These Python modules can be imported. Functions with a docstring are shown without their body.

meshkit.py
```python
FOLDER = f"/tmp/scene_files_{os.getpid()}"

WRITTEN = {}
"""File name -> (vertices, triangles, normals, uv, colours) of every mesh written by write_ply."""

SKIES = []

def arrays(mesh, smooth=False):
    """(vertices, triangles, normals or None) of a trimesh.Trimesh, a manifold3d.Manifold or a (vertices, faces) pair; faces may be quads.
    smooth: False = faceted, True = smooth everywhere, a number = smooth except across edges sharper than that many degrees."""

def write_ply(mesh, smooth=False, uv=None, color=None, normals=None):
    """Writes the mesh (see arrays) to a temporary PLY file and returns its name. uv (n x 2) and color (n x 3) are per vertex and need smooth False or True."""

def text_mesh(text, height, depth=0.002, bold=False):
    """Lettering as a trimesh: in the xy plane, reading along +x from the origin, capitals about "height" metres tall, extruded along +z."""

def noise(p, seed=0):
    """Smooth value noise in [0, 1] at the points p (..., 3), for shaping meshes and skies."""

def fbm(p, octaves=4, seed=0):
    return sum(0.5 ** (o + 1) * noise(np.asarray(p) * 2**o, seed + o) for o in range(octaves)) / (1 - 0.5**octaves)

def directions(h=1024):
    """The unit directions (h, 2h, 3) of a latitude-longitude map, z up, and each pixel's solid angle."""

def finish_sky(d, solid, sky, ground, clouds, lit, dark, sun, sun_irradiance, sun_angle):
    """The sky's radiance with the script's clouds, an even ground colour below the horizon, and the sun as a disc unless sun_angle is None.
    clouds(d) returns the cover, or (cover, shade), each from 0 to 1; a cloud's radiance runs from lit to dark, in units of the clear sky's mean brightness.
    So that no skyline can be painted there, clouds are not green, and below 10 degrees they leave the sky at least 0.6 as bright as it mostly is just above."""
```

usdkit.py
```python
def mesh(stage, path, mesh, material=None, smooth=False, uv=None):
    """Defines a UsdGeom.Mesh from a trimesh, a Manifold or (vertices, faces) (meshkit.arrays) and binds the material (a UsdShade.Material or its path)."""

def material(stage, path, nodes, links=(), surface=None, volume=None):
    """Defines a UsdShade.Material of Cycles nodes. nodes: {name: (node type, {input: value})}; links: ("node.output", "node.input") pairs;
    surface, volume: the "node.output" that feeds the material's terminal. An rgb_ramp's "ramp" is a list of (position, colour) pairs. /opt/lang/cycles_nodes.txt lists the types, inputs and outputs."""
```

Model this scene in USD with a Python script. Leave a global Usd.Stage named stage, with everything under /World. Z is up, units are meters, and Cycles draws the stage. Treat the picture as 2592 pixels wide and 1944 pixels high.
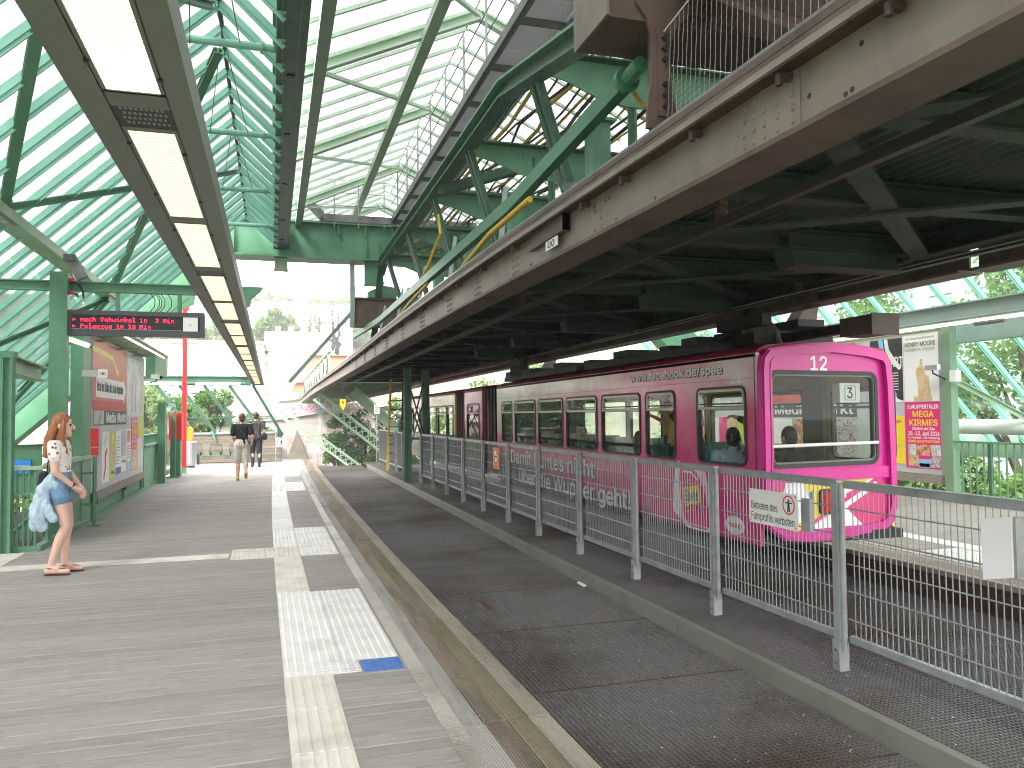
import math, random
import numpy as np, trimesh, shapely, usdkit, meshkit, manifold3d
from shapely.geometry import Polygon, LineString, Point, box as sbox
from shapely import affinity
from pxr import Usd, UsdGeom, UsdLux, UsdShade, Gf, Sdf

stage = Usd.Stage.CreateInMemory()
UsdGeom.SetStageUpAxis(stage, UsdGeom.Tokens.z)
UsdGeom.SetStageMetersPerUnit(stage, 1.0)
UsdGeom.Xform.Define(stage, '/World')
UsdGeom.Scope.Define(stage, '/World/Looks')
L = '/World/Looks/'

# ---------------------------------------------------------------- camera
def cam_axes(yaw, pitch, roll):
    cy, sy, cp, sp = math.cos(yaw), math.sin(yaw), math.cos(pitch), math.sin(pitch)
    f = np.array([sy*cp, cy*cp, sp]); r = np.array([cy, -sy, 0.0]); u = np.cross(r, f)
    cr, sr = math.cos(roll), math.sin(roll)
    return cr*r + sr*u, -sr*r + cr*u, f
_r, _u, _f = cam_axes(*np.radians([16.91, 2.234, -0.584]))
EYE = np.array([0, 0, 1.62])
cam = UsdGeom.Camera.Define(stage, '/World/camera')
cam.CreateHorizontalApertureAttr(36.0); cam.CreateVerticalApertureAttr(27.0)
cam.CreateFocalLengthAttr(36.0*2000/2592)
cam.CreateClippingRangeAttr(Gf.Vec2f(0.05, 3000))
M = np.eye(4); M[0, :3] = _r; M[1, :3] = _u; M[2, :3] = -_f; M[3, :3] = EYE
cam.AddTransformOp().Set(Gf.Matrix4d(M.tolist()))
cam.CreateExposureAttr(2.68)

# ---------------------------------------------------------------- sky and sun (bright, hazy overcast)
SUN = np.array([-0.45, -0.50, 0.74]); SUN /= np.linalg.norm(SUN)
elev, rot = math.asin(SUN[2]), math.atan2(SUN[0], SUN[1])
usdkit.material(stage, L+'sky_look', {
    'tc': ('texture_coordinate', {}),
    'sky': ('sky_texture', {'sky_type': 'single_scattering', 'sun_disc': False, 'sun_elevation': elev, 'sun_rotation': rot, 'aerosol_density': 2.0}),
    'n': ('noise_texture', {'scale': 2.2, 'detail': 5.0, 'roughness': 0.55}),
    'cr': ('rgb_ramp', {'ramp': [(0.22, (0.55, 0.55, 0.55)), (0.5, (0.97, 0.97, 0.97))]}),
    'mx': ('mix_color', {'blend_type': 'mix', 'b': (6.65, 6.42, 6.4), 'use_clamp': False}),
    'bg': ('background_shader', {'strength': 0.13})},
    [('tc.generated', 'n.vector'), ('n.fac', 'cr.fac'), ('cr.color', 'mx.fac'), ('sky.color', 'mx.a'), ('mx.result', 'bg.color')],
    surface='bg.background')
dome = UsdLux.DomeLight.Define(stage, '/World/sky')
dome.CreateIntensityAttr(1.0)
UsdShade.MaterialBindingAPI.Apply(dome.GetPrim()).Bind(UsdShade.Material.Get(stage, L+'sky_look'))
dome.GetPrim().SetCustomDataByKey('kind', 'structure')
sun = UsdLux.DistantLight.Define(stage, '/World/sun')
sun.CreateIntensityAttr(0.38); sun.CreateAngleAttr(22.0); sun.CreateNormalizeAttr(True)
sun.CreateColorAttr(Gf.Vec3f(1.0, 0.95, 0.88))
zz = SUN; xx = np.cross([0, 0, 1], zz); xx /= np.linalg.norm(xx); yy = np.cross(zz, xx)
MS = np.eye(4); MS[0, :3] = xx; MS[1, :3] = yy; MS[2, :3] = zz
sun.AddTransformOp().Set(Gf.Matrix4d(MS.tolist()))

# ---------------------------------------------------------------- scene helpers
_used = {}
def numbered(parent, name):
    k = (parent, name); n = _used.get(k, 0); _used[k] = n + 1
    return f'{parent}/{name}' if n == 0 else f'{parent}/{name}_{n:03d}'
def tag(prim, **kw):
    for k, v in kw.items():
        if v: prim.SetCustomDataByKey(k, v)
def thing(name, label=None, cat=None, group=None, kind=None, loc=None, rz=0):
    p = numbered('/World', name)
    x = UsdGeom.Xform.Define(stage, p)
    if loc is not None: x.AddTranslateOp().Set(Gf.Vec3d(*map(float, loc)))
    if rz: x.AddRotateZOp().Set(float(rz))
    tag(x.GetPrim(), label=label, category=cat, group=group, kind=kind)
    return p
def put(parent, name, mb, m, smooth=False, **kw):
    p = numbered(parent, name)
    mesh = mb.mesh() if isinstance(mb, MB) else mb
    g = usdkit.mesh(stage, p, mesh, L+m, smooth=smooth)
    tag(g.GetPrim(), **kw)
    return p
def single(name, mb, m, label, cat, group=None, smooth=False, kind=None):
    return put('/World', name, mb, m, smooth, label=label, category=cat, group=group, kind=kind)
def struct(name, mb, m, smooth=False):
    return put('/World', name, mb, m, smooth, kind='structure')
def copy_of(src, name, loc, rz=0, label=None, cat=None, group=None, scale=None):
    p = numbered('/World', name)
    x = UsdGeom.Xform.Define(stage, p)
    x.GetPrim().GetReferences().AddInternalReference(src)
    x.GetPrim().SetInstanceable(True)
    x.ClearXformOpOrder()
    x.AddTranslateOp(opSuffix='c').Set(Gf.Vec3d(*map(float, loc)))
    x.AddRotateZOp(opSuffix='c').Set(float(rz))
    if scale: x.AddScaleOp(opSuffix='c').Set(Gf.Vec3f(*scale))
    tag(x.GetPrim(), label=label, category=cat, group=group)
    return p

BOXF = np.array([[0,2,1],[0,3,2],[4,5,6],[4,6,7],[0,1,5],[0,5,4],[1,2,6],[1,6,5],[2,3,7],[2,7,6],[3,0,4],[3,4,7]])
class MB:
    """collects simple shapes into one mesh"""
    def __init__(self): self.v = []; self.f = []; self.n = 0
    def add(self, v, f):
        v = np.asarray(v, float); f = np.asarray(f, int)
        if f.shape[1] == 4: f = np.vstack([f[:, [0, 1, 2]], f[:, [0, 2, 3]]])
        self.v.append(v); self.f.append(f + self.n); self.n += len(v); return self
    def tm(self, m): return self.add(m.vertices, m.faces)
    def box(self, lo, hi):
        (a, b, c), (d, e, g) = lo, hi
        return self.add([[a,b,c],[d,b,c],[d,e,c],[a,e,c],[a,b,g],[d,b,g],[d,e,g],[a,e,g]], BOXF)
    def cbox(self, c, s): c = np.array(c, float); s = np.array(s, float)/2; return self.box(c-s, c+s)
    def beam(self, p0, p1, w, h, up=(0, 0, 1)):
        p0 = np.array(p0, float); p1 = np.array(p1, float); d = p1-p0; d /= np.linalg.norm(d)
        s = np.cross(d, up)
        if np.linalg.norm(s) < 1e-6: s = np.cross(d, (1, 0, 0))
        s /= np.linalg.norm(s); t = np.cross(s, d)
        q = []
        for p in (p0, p1):
            for a, b in ((-1, -1), (1, -1), (1, 1), (-1, 1)): q.append(p + s*a*w/2 + t*b*h/2)
        return self.add(q, [[0,1,2],[0,2,3],[4,6,5],[4,7,6],[0,5,1],[0,4,5],[1,6,2],[1,5,6],[2,7,3],[2,6,7],[3,4,0],[3,7,4]])
    def ibeam(self, p0, p1, h, w, tf=.02, tw=.014, up=(0, 0, 1)):
        p0 = np.array(p0, float); p1 = np.array(p1, float); d = p1-p0; d /= np.linalg.norm(d)
        s = np.cross(d, up); s /= np.linalg.norm(s); t = np.cross(s, d)
        self.beam(p0 + t*(h/2-tf/2), p1 + t*(h/2-tf/2), w, tf, up)
        self.beam(p0 - t*(h/2-tf/2), p1 - t*(h/2-tf/2), w, tf, up)
        return self.beam(p0, p1, tw, h-2*tf, up)
    def tube(self, pts, r, n=8, cap=True):
        pts = np.array(pts, float); rs = np.broadcast_to(r, len(pts)); v = []; prev = None
        for i, p in enumerate(pts):
            d = pts[min(i+1, len(pts)-1)] - pts[max(i-1, 0)]; d /= max(np.linalg.norm(d), 1e-9)
            if prev is None:
                a = np.cross(d, (0, 0, 1)); a = a if np.linalg.norm(a) > 1e-3 else np.cross(d, (1, 0, 0))
            else: a = prev - d*(prev @ d)
            a /= np.linalg.norm(a); b = np.cross(d, a); prev = a
            for k in range(n):
                t = 2*math.pi*k/n; v.append(p + rs[i]*(a*math.cos(t) + b*math.sin(t)))
        f = []
        for i in range(len(pts)-1):
            for k in range(n):
                k2 = (k+1) % n; f += [[i*n+k, i*n+k2, (i+1)*n+k2], [i*n+k, (i+1)*n+k2, (i+1)*n+k]]
        if cap:
            for k in range(1, n-1): f.append([0, k+1, k]); m = (len(pts)-1)*n; f.append([m, m+k, m+k+1])
        return self.add(v, f)
    def disc(self, c, axis, r, h, n=16):
        c = np.array(c, float); a = np.array(axis, float); a /= np.linalg.norm(a)
        return self.tube([c-a*h/2, c+a*h/2], r, n)
    def ext(self, poly, plane, t0, t1):
        """extrudes a shapely polygon; plane names the axes of its two coordinates"""
        for g in getattr(poly, 'geoms', [poly]):
            if g.is_empty or g.area < 1e-9: continue
            m = trimesh.creation.extrude_polygon(g, t1-t0, engine='earcut'); v = np.array(m.vertices); f = np.array(m.faces)
            a, b, c = v[:, 0], v[:, 1], v[:, 2] + t0
            if plane == 'xz': v = np.stack([a, c, b], 1); f = f[:, ::-1]
            elif plane == 'yz': v = np.stack([c, a, b], 1)
            else: v = np.stack([a, b, c], 1)
            self.add(v, f)
        return self
    def text(self, s, h, o, right, up, depth=.003, width=None, bold=True, centre=False):
        m = meshkit.text_mesh(s, h, depth, bold); v = np.array(m.vertices)
        v[:, 0] -= v[:, 0].min()
        k = (width/v[:, 0].max()) if width else 1
        v[:, 0] *= k
        if centre: v[:, 0] -= v[:, 0].max()/2
        R_ = np.array(right, float); U_ = np.array(up, float); N_ = np.cross(R_, U_)
        return self.add(np.array(o, float) + v[:, :1]*R_ + v[:, 1:2]*U_ + v[:, 2:]*N_, m.faces)
    def move(self, fn): self.v = [fn(v) for v in self.v]; return self
    def mesh(self): return trimesh.Trimesh(np.vstack(self.v), np.vstack(self.f), process=False)

def rrect(x0, y0, x1, y1, r, q=6): return sbox(x0+r, y0+r, x1-r, y1-r).buffer(r, quad_segs=q)
def warp(y): return (np.asarray(y, float)-16)**2/1600.0
def wmove(v): v = v.copy(); v[:, 0] += warp(v[:, 1]); return v
def B(lo, hi): return MB().box(lo, hi)
rng = np.random.default_rng(7)

# ---------------------------------------------------------------- materials
def paint(name, col, rough=.45, amt=.35, scale=2.5, metal=0., bump=0., bscale=60., stretch=(1, 1, 1), spec=.5, rnd=0., coat=0., detail=6., dark=None):
    """one colour with wear: large stains, fine grain, optional relief, optional variation from piece to piece"""
    c = np.array(col); d = np.array(dark) if dark is not None else c*(1-amt)
    nodes = {'tc': ('geometry', {}), 'mp': ('mapping', {'scale': stretch}),
             'n': ('noise_texture', {'scale': scale, 'detail': detail, 'roughness': .62}),
             'cr': ('rgb_ramp', {'ramp': [(.32, tuple(d)), (.52, tuple(c)), (.75, tuple(np.minimum(c*(1+amt*.35), .95)))]}),
             'p': ('principled_bsdf', {'roughness': rough, 'metallic': metal, 'specular_ior_level': spec, 'coat_weight': coat})}
    links = [('tc.position', 'mp.vector'), ('mp.vector', 'n.vector'), ('n.fac', 'cr.fac')]
    if rnd:
        nodes['oi'] = ('object_info', {}); nodes['mr'] = ('map_range', {'from_min': 0., 'from_max': 1., 'to_min': 1-rnd, 'to_max': 1+rnd})
        nodes['hv'] = ('hsv', {'hue': .5, 'saturation': 1., 'fac': 1.})
        links += [('oi.random', 'mr.value'), ('mr.result', 'hv.value'), ('cr.color', 'hv.color'), ('hv.color', 'p.base_color')]
    else: links.append(('cr.color', 'p.base_color'))
    if bump:
        nodes['n2'] = ('noise_texture', {'scale': bscale, 'detail': 3.}); nodes['b'] = ('bump', {'strength': bump, 'distance': .01})
        links += [('mp.vector', 'n2.vector'), ('n2.fac', 'b.height'), ('b.normal', 'p.normal')]
    usdkit.material(stage, L+name, nodes, links, surface='p.BSDF')
def flat(name, col, rough=.5, metal=0., spec=.5, emit=0., ecol=None):
    p = {'base_color': col, 'roughness': rough, 'metallic': metal, 'specular_ior_level': spec}
    if emit: p['emission_color'] = ecol or col; p['emission_strength'] = emit
    usdkit.material(stage, L+name, {'p': ('principled_bsdf', p)}, [], surface='p.BSDF')
def pane_mat(name, tint, ior=1.45, rough=.02, gcol=(1, 1, 1), dirt=0.):
    nodes = {'t': ('transparent_bsdf', {'color': tint}), 'g': ('glossy_bsdf', {'color': gcol, 'roughness': rough}),
             'f': ('fresnel', {'IOR': ior}), 'm': ('mix_closure', {}), 'gb': ('geometry', {}), 'iv': ('math', {'math_type': 'subtract', 'value1': 1.0}), 'mu': ('math', {'math_type': 'multiply'})}
    links = [('gb.backfacing', 'iv.value2'), ('iv.value', 'mu.value1'), ('f.fac', 'mu.value2'), ('mu.value', 'm.fac'), ('t.BSDF', 'm.closure1'), ('g.BSDF', 'm.closure2')]
    if dirt:
        nodes.update({'gm': ('geometry', {}), 'n': ('noise_texture', {'scale': 1.6, 'detail': 6., 'roughness': .7}),
                      'cr': ('rgb_ramp', {'ramp': [(.35, tuple(np.array(tint)*(1-dirt))), (.6, tint)]})})
        links += [('gm.position', 'n.vector'), ('n.fac', 'cr.fac'), ('cr.color', 't.color')]
    usdkit.material(stage, L+name, nodes, links, surface='m.closure')
paint('green', (.088, .235, .135), .42, .22, 1.3, bump=.02)
paint('green_roof_bloom', (.48, .62, .48), .45, .12, 1.)  # glare of the sky behind the rafters put into the colour
paint('green_mullion_bloom', (.24, .54, .42), .42, .15, 1.3)  # same green paint, lightened to paint in backlight bloom
paint('green_pale', (.30, .42, .29), .45, .2, 1.3)
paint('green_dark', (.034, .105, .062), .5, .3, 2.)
paint('green_beam_shaded', (.05, .11, .075), .5, .3, 2.2)  # the green paint with the beam's shade put into the colour
paint('green_bright', (.045, .165, .085), .4, .2, 2.)
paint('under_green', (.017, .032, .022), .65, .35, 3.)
paint('grey_green', (.27, .34, .32), .45, .12, 1.)
paint('lamp_housing', (.125, .145, .115), .45, .15, 2.)
paint('tan_steel', (.20, .172, .135), .5, .42, 1.3, stretch=(1, 1, .5), bump=.03)
paint('brown_steel', (.098, .066, .05), .55, .45, 3.)
paint('brown_dark', (.06, .036, .026), .6, .35, 3.)
paint('rail_steel', (.22, .21, .21), .35, .3, 6., metal=.7)
paint('black_steel', (.018, .018, .018), .5, .2, 4.)
paint('galvanised', (.30, .32, .32), .42, .30, 5., metal=.35, detail=8.)
paint('galv_dark', (.17, .18, .18), .5, .3, 4., metal=.3)
paint('grating', (.17, .165, .16), .5, .5, .42, metal=.3, detail=11., dark=(.075, .060, .045))  # large dark patches stand in for girder shade, mixed with rust
paint('backing_black', (.022, .02, .018), .8, .3, 2.)
paint('kerb_grey', (.155, .158, .135), .6, .2, 1.5)
paint('plank', (.265, .25, .23), .75, .24, 2.4, bump=.5, bscale=9., stretch=(1.3, 14, 14), rnd=.10, detail=9.)
paint('plank_side', (.25, .225, .2), .75, .4, 3.2, bump=.4, bscale=9., stretch=(1, 16, 16), rnd=.08)
paint('edge_pale', (.32, .31, .285), .75, .3, 1.4, stretch=(6, .7, 6), rnd=.08, bump=.25, bscale=14.)
paint('edge_brown', (.195, .158, .115), .75, .45, 1.1, stretch=(6, .7, 6), rnd=.12, bump=.25, bscale=14.)
paint('edge_moss', (.195, .16, .11), .8, .4, .5, stretch=(4, .8, 4), rnd=.1, dark=(.105, .105, .05), bump=.25, bscale=14.)
paint('edge_light', (.265, .232, .19), .75, .35, 1.2, stretch=(6, .7, 6), rnd=.1, bump=.25, bscale=14.)
paint('wall_plank', (.20, .175, .14), .8, .35, 2.5, stretch=(1, 8, 8), rnd=.15)
paint('tile_white', (.60, .60, .575), .55, .20, 3., rnd=.03)
paint('tile_cream', (.56, .55, .48), .6, .24, 3., rnd=.05)
paint('tile_blue', (.045, .14, .42), .5, .25, 9.)
paint('checker', (.46, .44, .39), .38, .45, 1.0, metal=.35, detail=9.)
paint('foil_grey', (.42, .44, .46), .5, .12, 2.)
usdkit.material(stage, L+'catwalk_floor', {'d': ('diffuse_bsdf', {'color': (.45, .46, .47)}), 't': ('translucent_bsdf', {'color': (.5, .5, .52)}), 'm': ('mix_closure', {'fac': .55})}, [('d.BSDF', 'm.closure1'), ('t.BSDF', 'm.closure2')], surface='m.closure')
paint('green_post', (.16, .27, .18), .45, .2, 1.)
flat('lamp_glow', (.9, .85, .7), .6, emit=.50, ecol=(1.0, .93, .60))
flat('lamp_glow_soft', (.9, .85, .7), .6, emit=.225, ecol=(1.0, .92, .52))
flat('tube_glow', (.9, .85, .7), .5, emit=.6, ecol=(1., .92, .72))
pane_mat('roof_glass', (.55, .56, .565), 1.3, dirt=.16)
pane_mat('wall_glass', (.88, .97, .93), 1.42, dirt=.08)
pane_mat('train_glass', (.88, .91, .89), 1.28, .02)
pane_mat('clear_glass', (.86, .93, .9), 1.45)
flat('white', (.78, .78, .78), .5); flat('off_white', (.7, .7, .66), .5); flat('black', (.012, .012, .013), .45)
flat('black_rubber', (.015, .014, .014), .6); flat('dark_grey', (.06, .065, .07), .45); flat('mid_grey', (.22, .23, .24), .5)
flat('red', (.58, .012, .02), .4); flat('sign_red', (.5, .02, .03), .5); flat('orange', (.78, .24, .02), .45); flat('yellow', (.72, .55, .02), .5)
flat('yellow_paint', (.5, .34, .02), .5); flat('sign_blue', (.02, .27, .75), .5); flat('deep_blue', (.03, .08, .4), .5)
flat('silver', (.55, .56, .57), .3, .8); flat('brushed', (.5, .51, .52), .38, .9)
# ================================================================ ground, platforms and track floor
# terrain: a valley floor under the station that climbs to a hillside beyond
def hill(x, y):
    d = np.clip((y-70)/150.0, 0, 1); h = -7.5 + 40*d**.92
    s = np.clip((np.abs(x-3)-14)/40.0, 0, 1)*np.clip(1-(y-60)/60, 0, 1)
    return h + 5*s + 1.2*(meshkit.fbm(np.stack([x*.05, y*.05, 0*x], -1), 3, 2)-.5)
gx = np.concatenate([np.linspace(-400, -70, 10), np.linspace(-60, 110, 60), np.linspace(125, 500, 10)]); gy = np.concatenate([np.linspace(-250, -20, 8), np.linspace(-10, 260, 90), np.linspace(300, 1500, 10)])
GX, GY = np.meshgrid(gx, gy, indexing='ij'); GZ = hill(GX, GY)
ni, nj = GX.shape
idx = np.arange(ni*nj).reshape(ni, nj)
q = np.stack([idx[:-1, :-1].ravel(), idx[1:, :-1].ravel(), idx[1:, 1:].ravel(), idx[:-1, 1:].ravel()], 1)
paint('terrain', (.13, .15, .085), .9, .45, .25, detail=8.)
struct('ground', MB().add(np.stack([GX.ravel(), GY.ravel(), GZ.ravel()], 1), q), 'terrain', smooth=True)

# ---- left platform: wooden deck laid across, tactile strips, steel strip, grooved edge boards
deck = thing('platform', kind='structure')
PY = .14
k = 0
y = 0.9
while y < 31.55:
    w = wmove
    x0 = -4.4 if y < 10.95 else -2.95
    x1 = .765
    z1 = rng.uniform(-.0016, .0016)
    m = MB()
    c = .006
    # chamfered plank
    prof = Polygon([(y+.004, -.04), (y+PY-.004, -.04), (y+PY-.004, z1-c), (y+PY-.004-c, z1), (y+.004+c, z1), (y+.004, z1-c)])
    m.ext(prof, 'yz', x0, x1).move(wmove)
    put(deck, 'plank', m, 'plank')
    y += PY; k += 1
# joists below the deck, dark gaps between planks
put(deck, 'joist', MB().box((-4.4, .9, -.30), (.70, 31.5, -.06)), 'backing_black')
def tile_ribs(x0, x1, y0, y1, n=5):
    m = B((x0, y0, -.002), (x1, y1, .006)); p = (x1-x0)/n
    for i in range(n): m.box((x0+p*i+p*.22, y0+.012, .0055), (x0+p*i+p*.70, y1-.012, .0125))
    return m.move(wmove)
def tile_studs(x0, x1, y0, y1, p=.052):
    m = B((x0, y0, -.002), (x1, y1, .006))
    nx, ny = max(1, round((x1-x0)/p)), max(1, round((y1-y0)/p))
    for i in range(nx):
        for j in range(ny):
            cx, cy = x0+(i+.5)*(x1-x0)/nx, y0+(j+.5)*(y1-y0)/ny
            a = .0125
            ring = [(cx+a*math.cos(t), cy+a*math.sin(t), .0055) for t in np.arange(6)*math.pi/3] + [(cx+a*.6*math.cos(t), cy+a*.6*math.sin(t), .0130) for t in np.arange(6)*math.pi/3]
            f = [[s, (s+1) % 6, (s+1) % 6+6] for s in range(6)] + [[s, (s+1) % 6+6, s+6] for s in range(6)] + [[6, 6+s, 7+s] for s in range(1, 5)]
            m.add(ring, f)
    return m.move(wmove)
def ribs(y0, y1, mm='tile_cream', step=.6):
    n = max(1, round((y1-y0)/step))
    for i in range(n):
        a, b = y0+(y1-y0)*i/n, y0+(y1-y0)*(i+1)/n
        put(deck, 'tactile_tile', tile_ribs(.0, .295, a+.003, b-.003), mm)
def studs(x0, x1, y0, y1, mm='tile_white', hole=None):
    nx, ny = max(1, round((x1-x0)/.36)), max(1, round((y1-y0)/.60))
    for i in range(nx):
        for j in range(ny):
            a, b = x0+(x1-x0)*i/nx, x0+(x1-x0)*(i+1)/nx; c, d = y0+(y1-y0)*j/ny, y0+(y1-y0)*(j+1)/ny
            if hole and j == 0 and i == nx-1: b = .49 if a < .49 else b; 
            put(deck, 'tactile_tile', tile_studs(a+.002, b-.002, c+.003, d-.003), mm)
ribs(1.6, 5.15); studs(0, .48, 5.15, 5.39); studs(.0, .745, 5.39, 7.6)
put(deck, 'tactile_tile', tile_studs(.49, .745, 5.13, 5.385).move(lambda v: v*[1, 1, .5]), 'tile_blue', label='blue tile at the near corner of the white stud field')
ribs(7.6, 9.6); studs(.3, .735, 9.6, 12.0); studs(.0, .298, 10.32, 12.0); studs(-.48, .298, 9.59, 10.3, 'tile_cream')
ribs(12.0, 18.03, 'tile_white'); studs(.0, .72, 18.03, 20.45); ribs(20.45, 22.5, 'tile_white'); studs(.0, .72, 22.5, 24.85); ribs(24.85, 28.0, 'tile_white')
put(deck, 'painted_line', B((-2.86, 9.74, .0), (-.48, 10.05, .0045)), 'tile_cream')
put(deck, 'painted_line', B((-3.5, 9.74, .0), (-2.862, 11.0, .0045)), 'tile_cream')
put(deck, 'painted_line', B((-2.7, 28.05, .0), (.34, 28.5, .006)), 'tile_white')
# checker plate strip with raised lozenges
yy0 = 1.0
while yy0 < 31.4:
    yy1 = min(yy0+2.0, 31.5)
    m = B((.765, yy0, -.03), (.862, yy1-.004, .004))
    for i in range(4):
        for j in range(int((yy1-yy0-.03)/.026)):
            s = 1 if (i+j) % 2 else -1
            cx, cy = .777+.024*i, yy0+.02+.026*j
            m.beam((cx-.008, cy-.007*s, .0045), (cx+.008, cy+.007*s, .0045), .006, .004)
    put(deck, 'checker_plate', m.move(wmove), 'checker'); yy0 += 2.0
# grooved edge boards, four columns
cols = [(.868, .985, 'edge_pale'), (.990, 1.115, 'edge_brown'), (1.120, 1.235, 'edge_moss'), (1.240, 1.36, 'edge_light')]
yb = [1.0, 2.05, 4.12, 6.32, 8.52, 10.6, 12.8, 15.0, 17.15, 19.3, 21.5, 23.6, 25.7, 27.9, 30.0, 31.5]
for a, b, mm in cols:
    n = 8; p = (b-a)/n; pts = [(a, -.06)]
    pts += [(b, -.06), (b, -.0005)]
    for i in range(n-1, -1, -1):
        pts += [(a+p*(i+.9), .003), (a+p*(i+.35), .003), (a+p*(i+.2), -.0035)] if i else [(a+p*.9, .003), (a, .003)]
    prof = Polygon(pts)
    for y0, y1 in zip(yb[:-1], yb[1:]):
        d = rng.uniform(-.004, .004) - .012
        m = MB().ext(prof, 'xz', y0+.009, y1-.009); m.move(lambda v: wmove(v) + [0, 0, d]); put(deck, 'edge_board', m, mm)
put(deck, 'edge_bearer', MB().box((.70, 1.0, -.22), (1.30, 31.4, -.082)).move(wmove), 'brown_dark')

# ---- track floors of open steel grating, raised walkway between them
def grate(x0, x1, y0, y1, z, px=.034, py=.034, h=.028, backing_black=True):
    m = MB(); nx = int((x1-x0)/px); ny = int((y1-y0)/py)
    xs = np.linspace(x0, x1, nx+1); ys = np.linspace(y0, y1, ny+1)
    for a in xs: m.box((a-.0022, y0, z-h), (a+.0022, y1, z))
    for b in ys: m.box((x0, b-.002, z-h), (x1, b+.002, z-.0025))
    return m
floor_ = thing('track_floor', kind='structure')
ye = np.arange(0.6, 33.0, 1.62)
for i, a in enumerate(ye):
    b = min(a+1.61, 33.0)
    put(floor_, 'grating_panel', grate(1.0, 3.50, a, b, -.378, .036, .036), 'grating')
put(floor_, 'dirt_tray', MB().box((.9, .5, -.46), (3.5, 33.0, -.412)), 'backing_black')  # added under each grating to look dark and stop light from below
walk = thing('walkway', kind='structure')
for i, a in enumerate(ye):
    b = min(a+1.61, 33.0)
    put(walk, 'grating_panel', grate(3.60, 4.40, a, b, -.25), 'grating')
put(walk, 'dirt_tray', MB().box((3.6, .5, -.36), (4.4, 33.0, -.285)), 'backing_black')
for a, b in zip([.5, 3.1, 6.52, 8.6, 11.65, 13.36, 14.93, 18.41, 21.96, 23.02, 26.5, 29.6], [3.1, 6.52, 8.6, 11.65, 13.36, 14.93, 18.41, 21.96, 23.02, 26.5, 29.6, 31.2]):
    m = MB().ext(Polygon([(3.53, -.40), (3.595, -.40), (3.595, -.247), (3.535, -.247), (3.53, -.252)]), 'xz', a+.004, b-.004); put(walk, 'kerb_plate', m, 'kerb_grey')
floor2 = thing('track_floor', kind='structure')
for i, a in enumerate(ye):
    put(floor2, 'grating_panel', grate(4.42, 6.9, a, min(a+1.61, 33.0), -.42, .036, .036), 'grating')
put(floor2, 'dirt_tray', MB().box((4.4, .5, -.52), (7.6, 33.0, -.455)), 'backing_black')

# ---- right platform
ZR = -.08
deck2 = thing('platform', kind='structure')
y = 3.0
while y < 24:
    m = MB().ext(Polygon([(y+.003, ZR-.04), (y+.157, ZR-.04), (y+.157, ZR-.004), (y+.153, ZR), (y+.007, ZR), (y+.003, ZR-.004)]), 'yz', 7.42, 13.5)
    put(deck2, 'plank', m, 'plank_side'); y += .16
put(deck2, 'joist', B((7.5, 3.0, ZR-.3), (13.5, 24, ZR-.06)), 'backing_black')
for i, (a, b, mm) in enumerate([(6.84, 6.965, 'edge_light'), (6.97, 7.095, 'edge_brown'), (7.10, 7.225, 'edge_brown'), (7.23, 7.33, 'edge_pale')]):
    for y0 in np.arange(3.0, 24, 2.1): put(deck2, 'edge_board', B((a, y0+.005, ZR-.06), (b, y0+2.095, ZR-.004)), mm)
put(deck2, 'checker_plate', B((7.335, 3, ZR-.03), (7.418, 24, ZR+.004)), 'checker')
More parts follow.
